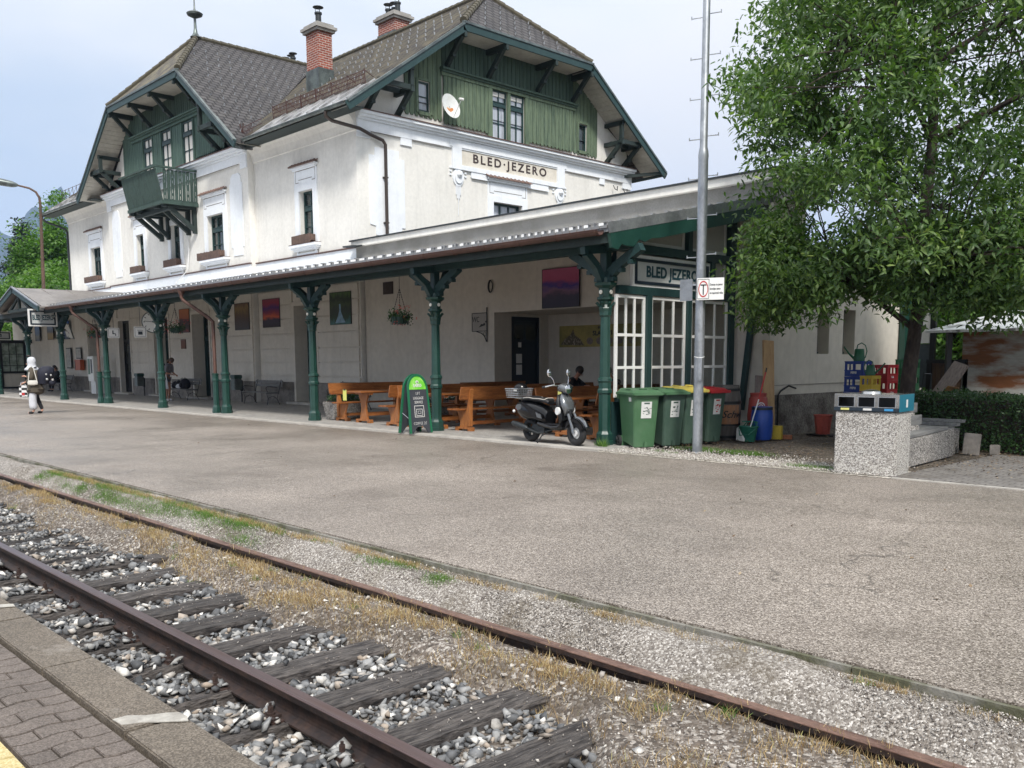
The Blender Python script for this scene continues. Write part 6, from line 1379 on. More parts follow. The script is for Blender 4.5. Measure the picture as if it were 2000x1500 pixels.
text('LAŠKO',.085,Fb,0,.98,.008,m_paper,parent=t,bold=.004,sx=.9,depth=.002,name='brand_lettering')
for s,z,sz in (('LIFT',.815,.085),('LUGGAGE',.72,.075),('SERVICE',.635,.075),('COFFEE 2€',.20,.085),('(dve za pivo)',.145,.035)): text(s,sz,Fb,-.0,z,.004,m_ch,parent=t,bold=.0 if s in('LUGGAGE','SERVICE') else -.0015,sx=.85,depth=.001,name='chalk_lettering')
b=B()
def rrect(a,c,z0,z1,wd):
    for e in ((a,c,z0,z0+wd),(a,c,z1-wd,z1),(a,a+wd,z0+wd,z1-wd),(c-wd,c,z0+wd,z1-wd)): b.fb(Fb,*e,.004,.006)
rrect(-.13,.13,.33,.57,.012); rrect(-.085,.085,.36,.50,.01); rrect(-.04,.04,.40,.46,.006); b.build('chalk_drawing',m_ch,t)
ab(-1,0)
b=B(); b.tube([(-15.1,11.22,.45),(-14.9,11.22,.35)],.006,5); b.build('stay',m_steel,t)
# ---------- beer garden benches and tables
def frame_end(b,y,back=True):
    # local: bench faces +x, backrest at x=-.2
    P=[(-.19,.07),(.13,.07),(.10,.16),(.13,.27),(.20,.40),(.20,.44),(-.16,.44),(-.17,.26)]
    b.prism(P,lambda a,c,d:(a,d,c),y-.022,y+.022); b.box(-.28,.24,y-.05,y+.05,.04,.085); b.box(-.28,-.17,y-.055,y+.055,0,.045); b.box(.13,.24,y-.055,y+.055,0,.045)
def bench(L):
    t=thing('beer_garden_bench','x','bench',(0,0,0))
    for y in (.28,L-.28):
        b=B(); frame_end(b,y); b.build('leg',m_orangev,t,bevel=.004)
        b=B(); b.prism([(-.23,.10),(-.15,.10),(-.13,.44),(-.17,.62),(-.235,.90),(-.275,.88),(-.24,.6)],lambda a,c,d:(a,d,c),y-.045,y+.045); b.build('back_post',m_orangev,t,bevel=.004)
    for k in range(2):
        b=B(); b.box(-.10+.17*k,.06+.17*k,0,L,.44,.475); b.build('seat_plank',m_orange,t,bevel=.006)
    b=B(); b.prism([(-.195,.68),(-.165,.685),(-.225,.94),(-.255,.93)],lambda a,c,d:(a,d,c),0,L); b.build('backrest',m_orange,t,bevel=.004)
    b=B(); b.prism([(-.18,.655),(-.15,.66),(-.165,.72),(-.19,.71)],lambda a,c,d:(a,d,c),.02,L-.02); b.build('back_rail',m_orange,t,bevel=.004)
    b=B(); b.box(-.03,.03,.3,L-.3,.12,.19); b.build('stretcher',m_orange,t,bevel=.004)
    return t
def table(L):
    t=thing('beer_garden_table','x','table',(0,0,0))
    for y in (.32,L-.32):
        b=B(); b.prism([(-.17,.085),(.17,.085),(.13,.20),(.10,.34),(.12,.50),(.17,.60),(.20,.68),(-.20,.68),(-.17,.60),(-.12,.50),(-.10,.34),(-.13,.20)],lambda a,c,d:(a,d,c),y-.022,y+.022); b.box(-.30,.30,y-.05,y+.05,.045,.088); b.box(-.30,-.19,y-.055,y+.055,0,.045); b.box(.19,.30,y-.055,y+.055,0,.045); b.box(-.32,.32,y-.045,y+.045,.68,.735); b.build('trestle',m_orangev,t,bevel=.004)
    for k in range(4):
        b=B(); b.box(-.345+.174*k,-.177+.174*k,0,L,.735,.77); b.build('top_plank',m_orange,t,bevel=.005)
    b=B(); b.box(-.03,.03,.34,L-.34,.16,.24); b.build('stretcher',m_orange,t,bevel=.004)
    return t
G='orange wooden benches and tables of the station bar'
bn=bench(2.3); tb=table(2.2)
bn.location=(-19.45,12.35,.03); bn['label']='orange bench with high back at the left end of the bar seating'; bn['group']=G
tb.location=(-18.45,12.25,.03); tb['label']='orange trestle table with a yellow note clipped to its edge'; tb['group']=G
def pb(x,y,flip,lab):
    # flip: faces -x
    t=dup(bn,(x,y+(2.3 if flip else 0),.03),math.pi if flip else 0,lab,G); return t
pb(-17.05,12.15,True,'orange bench facing the table with the yellow note')
pb(-16.35,12.2,False,'orange bench back to back with its neighbour, just left of the sandwich board')
dup(tb,(-15.75,12.35,.03),0,'orange table directly behind the sandwich board and green column',G)
pb(-14.75,12.3,True,'long orange bench in the middle, right of the sandwich board')
pb(-12.75,12.95,False,'orange bench behind the black scooter')
dup(tb,(-12.05,12.6,.03),0,'orange table right behind the seat of the scooter',G)
pb(-11.2,12.55,True,'orange bench end squeezed against the last green column',)
pb(-17.9,14.95,True,'rear orange bench near the wall behind the seating'); 
# second row further in, with the drinkers' table
t=thing('table_note','yellow note card in a black clip on the table edge','card',(-18.6,12.2,.6)); b=B(); b.obox((-18.77,12.235,.70),(.15,.006,.26),(0,0,0)); b.build('card',M('yellow_card',(.62,.62,.16),.7,var=.03),t); b=B(); b.obox((-18.77,12.232,.83),(.08,.012,.03),(0,0,0)); b.build('clip',m_black,t)
t=thing('notice_card','small yellow card on the table behind the scooter handlebar','card',(-12.0,12.58,.8)); b=B(); b.obox((-11.98,12.61,.90),(.09,.006,.17),(0,0,0)); b.build('card',M('pale_yellow_card',(.62,.60,.18),.7,var=.03),t)
# stone planters
def planter(c,lab,L=.9):
    t=thing('stone_planter',lab,'planter',(0,0,0),group='pebble concrete planters among the tables')
    b=B(); b._a([(-.20,0,0),(.20,0,0),(.20,L,0),(-.20,L,0),(-.28,-.06,.45),(.28,-.06,.45),(.28,L+.06,.45),(-.28,L+.06,.45)],[(3,2,1,0),(0,1,5,4),(1,2,6,5),(2,3,7,6),(3,0,4,7),(4,5,6,7)]); b.build('trough',m_terrd,t,bevel=.02)
    b=B(); b.box(-.24,.24,0,L,.45,.47); b.build('soil',m_dirt,t)
    n=900; P=np.column_stack([rs.uniform(-.22,.22,n),rs.uniform(0,L,n),.47+rs.uniform(0,.16,n)])
    merged('plants',[lf],P,rs.uniform(.03,.06,(n,1))*np.ones((1,3)),rs.uniform(-1,6,(n,3)),m_leafd,parent=t)
    t.location=c
m_leafd=attrmat('dark_plant_leaves',[(0,(.012,.04,.012)),(.6,(.03,.09,.025)),(1,(.07,.15,.04))],.5,trans=.2,nvar=0)
planter((-20.05,12.62,.03),'pebble concrete planter left of the first orange bench'); planter((-18.9,14.7,.03),'pebble concrete planter with dark plants behind the first table',1.6)
# ---------- iron benches
def ironbench(name='iron_bench'):
    t=thing(name,'x','bench',(0,0,0)); L=1.9
    for x in (.12,L-.12):
        b=B(); b.tube([(x,-.02,0),(x,.03,.22),(x,-.04,.40),(x,.42,.40),(x,.36,.2),(x,.46,0)],.014,6); b.tube([(x,.02,.41),(x,-.05,.58),(x,.02,.64),(x,.36,.60)],.012,6); b.tube([(x,.42,.38),(x,.55,.86)],.013,6); b.tube([(x,.06,.24),(x,.2,.30),(x,.34,.22)],.01,6); b.build('iron_leg',m_black,t)
    for k in range(5):
        b=B(); b.box(0,L,-.04+k*.09,.035+k*.09,.41,.435); b.build('seat_slat',m_gplank,t)
    for k in range(2):
        b=B(); b.beam((0,.52+.02*k,.66+.12*k),(L,.52+.02*k,.66+.12*k),.025,.10); b.build('back_slat',m_gplank,t)
    return t
ib=ironbench(); ib.location=(-30.35,15.5,.03); ib['label']='empty iron bench with grey slats below the sunset picture'; ib['group']='iron slatted benches along the station wall'
dup(ib,(-24.9,15.55,.03),0,'iron slatted bench behind the first green column of the bar, right of the door',ib['group']); dup(ib,(-36.05,15.2,.03),0,'iron bench loaded with dark rucksacks behind the standing person',ib['group']); dup(ib,(-51.5,15.5,.03),0,'iron bench at the far left where a person in dark clothes sits',ib['group'])
# ---------- litter bins on the wall
def lbin(c,lab):
    t=thing('litter_bin',lab,'litter bin',(0,0,0),group='small grey litter bins along the station wall'); b=B(); b.box(-.17,.17,-.15,.15,.45,.86); b.build('container',m_gutg,t,bevel=.02); b=B(); b.box(-.18,.18,-.16,.16,.86,1.0); b.build('hood',m_col,t,bevel=.02); b=B(); b.box(-.03,.03,.15,.24,.4,.8); b.tube([(0,.2,0),(0,.2,.5)],.025,6); b.build('post',m_black,t); t.location=c
lbin((-40.35,15.75,.03),'grey litter bin left of the door with hanging clock'); lbin((-31.6,15.9,.03),'grey litter bin between the drainpipe column and empty iron bench'); lbin((-52.0,15.85,.03),'grey litter bin beside the seated person at the far left')
# ---------- pictures on walls
def picmat(name,stops,scale=3,dist=.25,seed=0,kind='h',rough=.5):
    m=bpy.data.materials.new(name); m.use_nodes=True; t=m.node_tree; N=t.nodes; L=t.links; b=N['Principled BSDF']; b.inputs['Roughness'].default_value=rough
    tc=N.new('ShaderNodeTexCoord'); n=N.new('ShaderNodeTexNoise'); n.inputs['Scale'].default_value=scale; n.inputs['Detail'].default_value=9; n.inputs['Roughness'].default_value=.65
    mp=N.new('ShaderNodeMapping'); mp.inputs['Location'].default_value=(seed*3.1,seed,seed); mp.inputs['Scale'].default_value=(.5,1,1.2) if kind=='h' else (1.6,1,.5); L.new(tc.outputs['Object'],mp.inputs[0]); L.new(mp.outputs[0],n.inputs['Vector'])
    s=N.new('ShaderNodeSeparateXYZ'); L.new(tc.outputs['UV'],s.inputs[0]); a=N.new('ShaderNodeMath'); a.operation='MULTIPLY_ADD'; a.inputs[1].default_value=dist*2; L.new(n.outputs['Fac'],a.inputs[0])
    sb=N.new('ShaderNodeMath'); sb.operation='SUBTRACT'; sb.inputs[1].default_value=dist; L.new(s.outputs['Y'],sb.inputs[0]); L.new(sb.outputs[0],a.inputs[2]); L.new(ramp(t,stops,a.outputs[0]),b.inputs['Base Color']); return m
def picture(F,u0,u1,z0,z1,m,lab,name='wall_picture',cat='picture',extra=None):
    t=thing(name,lab,cat,F((u0+u1)/2,z0,.03),group='pictures hung along the station wall')
    b=B(); b.fb(F,u0,u1,z0,z1,.055,.075); off=0
    du=Vector(F(u1,0,0))-Vector(F(u0,0,0))
    b.build('print',m,t,uv=lambda q:(0,(q.z-z0)/(z1-z0))); b=B(); w=.012
    for e in ((u0-w,u1+w,z0-w,z0),(u0-w,u1+w,z1,z1+w),(u0-w,u0,z0,z1),(u1,u1+w,z0,z1)): b.fb(F,*e,.05,.08)
    b.build('edge',m_black,t); return t
picture(F2,-37.25,-36.32,2.72,3.66,picmat('orange_dusk',[(0,(.10,.03,.03)),(.3,(.03,.015,.02)),(.55,(.06,.02,.03)),(.62,(.35,.10,.05)),(1,(.48,.17,.05))],2.5,.2,1),'orange dusk picture with dark castle hill right of the clock')
picture(F2,-32.35,-31.25,2.70,3.66,picmat('autumn_water',[(0,(.05,.05,.06)),(.4,(.07,.04,.03)),(.6,(.12,.07,.03)),(.8,(.22,.14,.04)),(1,(.10,.05,.03))],4,.35,2,'v'),'brown autumn waterfall picture left of the sunset picture')
picture(F,-30.65,-29.45,2.75,3.74,picmat('red_sunset',[(0,(.015,.01,.02)),(.27,(.03,.015,.04)),(.36,(.55,.10,.03)),(.5,(.22,.02,.06)),(.68,(.05,.01,.14)),(.85,(.30,.03,.06)),(1,(.25,.04,.07))],2,.22,3),'red and violet sunset picture above the empty iron bench')
picture(F,-26.15,-24.93,2.71,3.73,picmat('green_gorge',[(0,(.05,.16,.16)),(.2,(.02,.05,.02)),(.45,(.03,.04,.03)),(.6,(.05,.08,.03)),(.8,(.02,.03,.02)),(1,(.06,.12,.03))],4,.4,4,'v'),'dark green gorge picture with pale waterfall on the rightmost pilaster')
b=B(); pts=[(-25.60,3.35),(-25.52,3.36),(-25.50,3.1),(-25.38,2.9),(-25.25,2.76),(-25.85,2.75),(-25.66,3.0),(-25.60,3.15)]
o=[q for q in S.objects if q.get('label','').startswith('dark green gorge')][0]
b.prism(pts,lambda a,c,d:F(a,c,d),.0755,.077); b.build('waterfall',M('pale_water',(.22,.36,.48),.6,var=.3,fs=9),o)
picture(fa,-16.5,-15.25,2.83,3.78,picmat('pink_clouds',[(0,(.03,.03,.06)),(.3,(.05,.04,.08)),(.45,(.20,.10,.18)),(.58,(.05,.03,.22)),(.75,(.40,.07,.16)),(1,(.45,.10,.20))],3,.35,5),'pink and violet cloud picture above the porch opening')
picture(FF(16.6),-57.2,-56.4,2.75,3.55,picmat('blue_lake',[(0,(.05,.04,.03)),(.3,(.16,.14,.08)),(.5,(.05,.09,.16)),(1,(.03,.09,.22))],3,.2,6),'dark blue lake picture left behind the cross gable sign')
picture(FF(16.6),-55.0,-54.0,2.78,3.5,picmat('ochre_field',[(0,(.30,.19,.05)),(.4,(.32,.22,.07)),(.6,(.10,.10,.10)),(1,(.16,.22,.32))],3,.2,7),'ochre field picture under the cross gable')
picture(FF(16.6),-52.5,-51.4,2.75,3.7,picmat('deep_blue_sky',[(0,(.05,.06,.08)),(.3,(.03,.06,.14)),(.6,(.02,.08,.28)),(1,(.03,.12,.38))],2,.15,8),'deep blue picture left of the hanging basket at the far left')
t=thing('wall_plaque','small brown plaque under the orange dusk picture','plaque',(-37.0,16.3,2.04)); b=B(); b.fb(F2,-37.2,-36.75,2.05,2.44,.055,.085); b.build('plate',m_terr,t); b=B(); b.fb(F2,-37.15,-36.8,2.1,2.39,.0855,.088); b.build('relief',M('brown_relief',(.16,.06,.035),.6,var=.2),t)
for u0,u1,z0,z1,lab,nm in ((-52.2,-51.45,1.2,2.28,'tall framed timetable on the far left wall','timetable'),(-50.65,-49.9,1.7,2.28,'small framed notice above the orange box','wall_notice')):
    t=thing(nm,lab,'notice',(u0,16.6,z0)); f9=FF(16.6); b=B(); b.fb(f9,u0,u1,z0,z1,.02,.05); b.build('frame',m_dkmetal,t); b=B(); b.fb(f9,u0+.05,u1-.05,z0+.05,z1-.05,.0505,.055); b.build('sheet',M('timetable_paper',(.45,.44,.40),.6,col2=(.28,.27,.25),vs=9,var=.1),t)
t=thing('tilted_route_map','white route map board tilted under the canopy at the far left','map board',(-49.5,15.9,2.7)); b=B(); b.obox((-47.4,15.2,3.05),(.95,.04,.75),(.3,.12,0)); b.build('board',m_gutg,t); b=B(); b.obox((-47.4,15.17,3.05),(.88,.02,.68),(.3,.12,0)); b.build('map_sheet',M('map_print',(.55,.55,.52),.6,col2=(.12,.13,.12),vs=5,vlo=.58,vhi=.6,var=.05),t)
t=thing('orange_wall_box','orange metal box mounted low on the wall near the ticket machine','box',(-49.8,16.4,1.1)); b=B(); b.fb(F,-50.35,-49.5,1.12,1.66,.09,.30); b.build('case',M('orange_enamel',(.42,.09,.03),.45,var=.1),t,bevel=.01); b=B(); b.fb(F,-50.3,-50.22,1.2,1.58,.301,.31); b.build('latch',m_black,t)
t=thing('ticket_machine','slim white ticket machine with green panel beside the drainpipe column','ticket machine',(-45.3,15.6,0)); b=B(); b.box(-45.62,-45.0,15.5,15.9,.03,.62); b.build('pedestal',m_white_p,t); b=B(); b.box(-45.70,-44.96,15.42,15.9,.62,1.80); b.build('cabinet',m_clock,t,bevel=.02); b=B(); b.box(-45.62,-45.38,15.405,15.419,.95,1.68); b.build('green_screen',M('dull_green_screen',(.03,.10,.04),.3,var=.2),t); b=B(); b.box(-45.25,-45.1,15.405,15.419,1.0,1.66); b.build('controls',m_navy,t)
# clock
t=thing('platform_clock','large round white platform clock hanging behind a green column','clock',(-31.6,12.9,2.6)); cc=Vector((-31.55,12.9,2.88)); cn=Vector((.93,-.37,0)).normalized(); cu_=Vector((-cn.y,cn.x,0))
FC=lambda u,z,d:cc+cu_*u+Vector((0,0,z))+cn*d
b=B(); b.lathe([(.37,-.08),(.38,0),(.36,.02),(.34,.01)],(0,0,0),32,F=lambda x,y,z:FC(x,y,z+.02)); b.build('case',m_gutg,t,smooth=True)
b=B(); b.lathe([(.345,0),(.345,.004)],(0,0,0),32,F=lambda x,y,z:FC(x,y,z+.031)); b.build('dial',m_clock,t)
b=B()
for k in range(12):
    a=k*math.pi/6; b.beam(FC(.26*math.sin(a),.26*math.cos(a),.04),FC(.32*math.sin(a),.32*math.cos(a),.04),.022,.006,up=cn)
b.build('hour_marks',m_black,t)
for a,L_,w in ((-rad(84),.29,.016),(-rad(277),.19,.024)):
    b=B(); b.beam(FC(-.04*math.sin(a),-.04*math.cos(a),.048),FC(L_*math.sin(a),L_*math.cos(a),.048),w,.006,up=cn); b.build('hand',m_black,t)
b=B(); b.tube([FC(0,.36,-.03),FC(0,.55,-.03),FC(0,.62,-.03)],.02,6); b.build('hanger',m_dkmetal,t)
# pictogram signs
for i,(c,lab) in enumerate(((Vector((-33.75,12.35,2.55)),'square pictogram sign showing a seated figure beside the drainpipe column'),(Vector((-31.2,12.3,2.52)),'square pictogram sign of a train left of the clock'))):
    t=thing('pictogram_sign',lab,'sign',c-Vector((0,0,.2)))
    Fq=lambda u,z,d,c=c:c+cu_*u+Vector((0,0,z))+cn*d
    b=B(); b.fb(Fq,-.20,.20,-.18,.18,0,.02); b.build('plate',m_paper,t); b=B(); w=.012
    for e in ((-.17,.17,.14,.14+w),(-.17,.17,-.15,-.15+w),(-.17,-.17+w,-.14,.14),(.17-w,.17,-.14,.14)): b.fb(Fq,*e,.0205,.023)
    if i: b.fb(Fq,-.07,.07,-.09,.02,.0205,.023); b.fb(Fq,-.09,.09,.05,.065,.0205,.023)
    else: b.fb(Fq,-.04,.0,-.04,.09,.0205,.023); b.fb(Fq,0,.07,-.04,-.01,.0205,.023); b.fb(Fq,.05,.08,-.1,-.04,.0205,.023)
    b.build('symbol',m_ink,t)
    b=B(); b.tube([c+Vector((0,0,.18)),Vector((c.x,c.y+.0,3.4))],.008,5); b.build('hanger',m_dkmetal,t)
# WC sign, hose, banner
t=thing('toilet_sign','black wrought iron WC sign with scroll bracket on the annex wall','sign',(-18.9,16.7,2.0))
b=B(); b.fb(fa,-18.68,-18.655,2.02,2.95,.02,.04)
for e in ((-19.28,-18.68,2.80,2.815),(-19.28,-18.68,2.31,2.325),(-19.28,-19.265,2.31,2.815)): b.fb(fa,*e,.02,.04)
b.tube([fa(-19.1,2.31,.03),fa(-18.9,2.26,.03),fa(-18.76,2.17,.03),fa(-18.69,2.03,.03)],.012,6)
b.tube([fa(-18.76+.055*math.cos(a),2.24+.055*math.sin(a),.03) for a in [k*.7 for k in range(10)]],.007,4); b.build('iron_frame',m_black,t)
b=B(); b.fb(fa,-19.265,-18.68,2.325,2.80,.025,.03); b.build('plate',m_gutg if False else M('grey_sign_plate',(.33,.31,.28),.7,var=.05),t)
text('WC',.21,fa,-19.12,2.63,.031,m_black,parent=t,depth=.002,sx=.8)
b=B()
for x,z,a in ((-18.95,2.48,.4),(-18.82,2.50,.9),(-18.76,2.56,.6)):
    b.prism([(x+.07*math.cos(a)+.03*math.cos(q),z+.045*math.sin(a)*.3+.028*math.sin(q)) for q in [k*.785 for k in range(8)]],lambda u,zz,d:fa(u,zz,d),.031,.034)
b.prism([(-19.0,2.42),(-18.75,2.47),(-18.72,2.52),(-18.9,2.5)],lambda u,zz,d:fa(u,zz,d),.031,.034); b.build('figures',m_black,t)
b=B()
for k in range(3): b.tube([fa(-18.50+(.07+.008*k)*math.cos(a),3.5+(.15+.008*k)*math.sin(a),.03+.012*k) for a in [i*.42 for i in range(16)]],.011,6)
b.build('hose_coil',m_dkmetal,label='grey hose coiled on a hook high on the annex wall',cat='hose')
t=thing('banner','yellow printed banner with dark lettering on the back wall of the porch','banner',(-16.7,18.8,1.85)); fbn=FF(18.9)
b=B(); b.fb(fbn,-17.95,-14.9,1.88,2.47,.005,.02); b.build('sheet',M('ochre_banner',(.38,.31,.10),.6,col2=(.24,.22,.07),vs=2,vlo=.4,vhi=.6,var=.12),t)
text('SLAPOVI',.17,fbn,-16.35,2.24,.021,m_ink,parent=t,bold=.006,sp=1.1,depth=.002); text('BREZ MEJA',.09,fbn,-16.3,2.39,.021,m_ink,parent=t,bold=.002,depth=.002)
m_bpr=M('banner_prints',(.20,.16,.14),.6,var=.35,fs=12)
for x in (-16.8,-16.45,-16.1,-15.75,-15.3):
    b=B(); b.prism([(x+.12*math.cos(q),2.04+.10*math.sin(q)) for q in [k*.628 for k in range(10)]],lambda u,zz,d:fbn(u,zz,d),.021,.023); b.build('round_print',m_bpr,t)
b=B(); 
b.prism([(-17.9,1.95),(-17.0,1.92),(-17.15,2.1),(-17.35,2.2),(-17.42,2.38),(-17.52,2.22),(-17.75,2.1)],lambda u,zz,d:fbn(u,zz,d),.021,.024); b.build('printed_scene',M('banner_scene',(.12,.10,.06),.6,col2=(.42,.36,.28),vs=14,vlo=.5,vhi=.6,var=.2),t)
# lamps under the canopy
for c0,c1,lab in (((-20.95,14,3.68),(-19.5,14,3.68),'white fluorescent tube lamp under the canopy above the hanging basket'),((-31.4,14,3.68),(-30.2,14,3.68),'white fluorescent tube lamp under the canopy near the drainpipe column')):
    t=thing('tube_lamp',lab,'lamp',((c0[0]+c1[0])/2,14,3.7)); b=B(); b.beam((c0[0],14,3.74),(c1[0],14,3.74),.12,.05); b.build('housing',m_white_p,t); b=B(); b.tube([c0,c1],.035,8); b.build('tube',m_clock,t)
# curved lamp arms at the left columns
for x,s in ((-43.3,-1),(-39.0,1),(-39.0,-1)):
    t=thing('curved_lamp_arm','curved grey lamp arm %s of the %s column under the cross gable'%('left' if s<0 else 'right','left' if x<-40 else 'right'),'lamp',(x,12.0,2.9)); b=B(); b.tube([(x+s*.1,12.0,2.95),(x+s*.25,11.9,3.2),(x+s*.5,11.8,3.28),(x+s*.9,11.7,3.30)],[.03,.03,.04,.05],8); b.build('arm',m_dkmetal,t,smooth=True); b=B(); b.ball((x+s*1.0,11.68,3.29),.09,10,(1.5,1,.6)); b.build('lamp_head',m_gutg,t,smooth=True)
# street lamp at far left
t=thing('street_lamp','rusty street lamp with long grey head rising above the cross canopy','street lamp',(-46.8,14,4.3)); AD=Vector((-.45,-.89,0)); A0=Vector((-46.35,14,0))
b=B(); b.tube([(-46.8,14,4.0),(-46.38,14,8.7),tuple(A0+AD*.03+Vector((0,0,9.05))),tuple(A0+AD*.16+Vector((0,0,9.30))),tuple(A0+AD*.42+Vector((0,0,9.46))),tuple(A0+AD*.95+Vector((0,0,9.58)))],[.085,.06,.055,.05,.045,.04],10); b.build('pole',M('rusty_pole',(.12,.07,.05),.7,metal=.2,col2=(.08,.055,.042),vs=3,var=.15),t,smooth=True)
b=B(); b.tube([tuple(A0+AD*k+Vector((0,0,zz))) for k,zz in ((.88,9.57),(.98,9.58),(1.15,9.61),(1.7,9.70),(2.3,9.77),(2.6,9.76))],[.05,.10,.145,.165,.14,.05],10); b.build('lamp_head',m_gutg,t,smooth=True)
# ---------- hanging baskets
m_flow=attrmat('geranium_flowers',[(0,(.55,.05,.06)),(.5,(.70,.09,.08)),(1,(.80,.22,.18))],.6,nvar=0)
def basket(c,lab,seed,orange=False):
    t=thing('hanging_basket',lab,'hanging basket',(0,0,0),group='hanging flower baskets under the canopy'); rs2=np.random.RandomState(seed)
    b=B(); b.lathe([(.10,-.16),(.17,-.13),(.20,0),(.21,.01),(.19,.01),(.16,-.11)],(0,0,0),16)
    for k in range(16): a=k*.3927; b.beam((.205*math.cos(a),.205*math.sin(a),.0),(.21*math.cos(a),.21*math.sin(a),-.17),.02,.008)
    b.build('pot',m_col,t)
    for k in range(3):
        a=k*2.09+.4; b=B(); n=12
        for i in range(n): p=Vector((.2*math.cos(a),.2*math.sin(a),.0)).lerp(Vector((0,0,.66)),i/n); q=Vector((.2*math.cos(a),.2*math.sin(a),.0)).lerp(Vector((0,0,.66)),(i+.75)/n); b.tube([p,q],.009,5)
        b.build('chain',m_black,t)
    b=B(); b.tube([(0,0,.64),(0,0,.95)],.006,5); b.build('hook_wire',m_black,t)
    n=420; a=rs2.uniform(0,6.28,n); r_=np.sqrt(rs2.uniform(0,1,n))*.30; P=np.column_stack([r_*np.cos(a),r_*np.sin(a),.10+rs2.normal(0,.07,n)-r_*.35])
    merged('foliage',[lf],P,rs2.uniform(.03,.07,(n,1))*np.ones((1,3)),rs2.uniform(-3,3,(n,3)),m_leafd,parent=t)
    n=230; cl=[(rs2.uniform(-.36,.36),rs2.uniform(-.36,.36),rs2.uniform(-.16,.26)) for _ in range(24)]; P=np.array([np.array(cl[i%24])+rs2.normal(0,.022,3) for i in range(n)])
    merged('flowers',[lf],P,rs2.uniform(.02,.035,(n,1))*np.ones((1,3)),rs2.uniform(-3,3,(n,3)),m_flow,parent=t)
    t.location=c
basket((-17.39,12.9,2.52),'hanging basket of red geraniums between the two columns of the bar',1); basket((-29.75,12.9,2.62),'hanging basket of red geraniums just right of the clock',2); basket((-37.2,12.9,2.62),'hanging basket farthest left near the blue picture',3)
# ---------- shed, hedge and clutter at the right
t=thing('rusty_shed','pale metal shed with large rust stains and light flat roof behind the hedge','shed',(-5.3,20.5,0))
m_rusty=M('pale_rust_streaked_metal',(.46,.46,.43),.6,col2=(.22,.085,.032),vs=1.15,vlo=.47,vhi=.58,var=.10,fs=12,stretch=(.45,1,1.6))
b=B(); b.box(-7.42,-2.6,20.0,23,0,2.06); b.build('shed_wall',m_rusty,t)
b=B(); b.box(-7.44,-2.6,19.96,19.998,.66,.72); b.build('ledge',m_gutg,t)
b=B(); b.slab([(-8.0,19.5,2.10),(-2.3,19.5,2.10),(-2.3,23.2,2.62),(-7.7,23.2,2.62)],.05); b.build('shed_roof',M('light_sheet_roof',(.60,.61,.62),.35,metal=.3,col2=(.16,.15,.16),vs=1.8,vlo=.54,vhi=.60,var=.1),t)
b=B(); b.tube([(-7.62,19.8,0),(-7.62,19.8,2.08)],.07,4); b.build('corner_post',m_black,t)
t=thing('timber_hutch','brown board hutch left of the rusty shed','hutch',(-7.8,19.9,0)); b=B(); 
for k in range(7): b.box(-8.05+k*.11,-7.95+k*.11,20.0,20.04,.0,1.42)
b.build('boards',M('brown_boards',(.15,.085,.045),.8,col2=(.08,.06,.05),vs=3,var=.2,stretch=(5,5,.4)),t); b=B(); b.box(-8.12,-7.3,19.92,20.5,1.42,1.5); b.box(-8.12,-8.03,19.95,20.1,0,1.42); b.build('dark_frame',m_black,t)
b=B(); b.beam((-7.58,18.9,.55),(-7.12,19.2,1.42),.5,.04,up=(0,-.3,1)); b.build('leaning_board',m_plankg,label='brown board leaning diagonally against the rusty shed',cat='board')
b=B(); b.prism([(-7.5,.3),(-7.0,.3),(-7.0,.95),(-7.2,.98),(-7.3,.85),(-7.45,.8)],lambda a,c,d:(a,d,c),18.75,18.8); b.build('ochre_sheet',M('rusty_yellow_sheet',(.36,.19,.04),.7,col2=(.14,.07,.03),vs=4,var=.2),label='rusty yellow sheet standing before the leaning board',cat='sheet')
b=B(); rr3=random.Random(2); n=14
ring=[]
for zz,r_ in ((0,.28),(.5,.26),(1.0,.2),(1.35,.13),(1.45,.1)): ring.append([(-8.25+(r_+.02*math.sin(k*2.2+zz))*math.cos(2*math.pi*k/n),19.4+(r_+.02*math.sin(k*3.1))*math.sin(2*math.pi*k/n),zz) for k in range(n)])
b._a([p for R in ring for p in R],[(i*n+k,i*n+(k+1)%n,(i+1)*n+(k+1)%n,(i+1)*n+k) for i in range(4) for k in range(n)]+[tuple(range(4*n,5*n))]); b.build('cloth_cover',M('beige_cloth',(.42,.38,.31),.9,col2=(.30,.27,.22),vs=3,var=.1),label='folded beige parasol cover standing right of the tree trunk',cat='cover',smooth=True)
t=thing('dark_frame_post','dark upright frame with white cloth strip and grey panel behind the tree trunk','frame',(-8.1,20.3,0)); b=B(); b.box(-8.18,-8.08,20.2,20.3,0,3.3); b.build('upright',m_black,t); b=B(); b.box(-8.42,-8.2,20.22,20.26,1.85,3.2); b.build('white_strip',m_white_p,t); b=B(); b.box(-8.42,-8.19,20.24,20.28,.9,1.83); b.build('grey_panel',M('slate_grey_panel',(.07,.09,.10),.6),t)
t=thing('metal_cart','tubular metal cart with thin wheels behind the cloth cover','cart',(-7.8,19.3,0)); b=B()
for p,q in (((-7.95,19.2,0),(-7.9,19.3,1.25)),((-7.7,19.2,.1),(-7.75,19.3,1.2)),((-7.95,19.2,.5),(-7.65,19.2,.55)),((-7.9,19.3,1.2),(-7.75,19.3,1.2)),((-7.95,19.2,.3),(-7.6,19.3,.9))): b.tube([p,q],.015,5)
b.build('tubes',m_dkmetal,t); b=B(); b.tube([(-7.72+.14*math.cos(a),19.15,.5+.14*math.sin(a)) for a in [k*.45 for k in range(15)]],.014,5); b.build('wheel',m_gutg,t)
b=B(); b.tube([(-7.0,20,3.05),(-4.5,19,2.3)],.02,5); b.build('bare_pole',m_gutg,label='thin bare metal pole slanting above the shed roof',cat='pole')
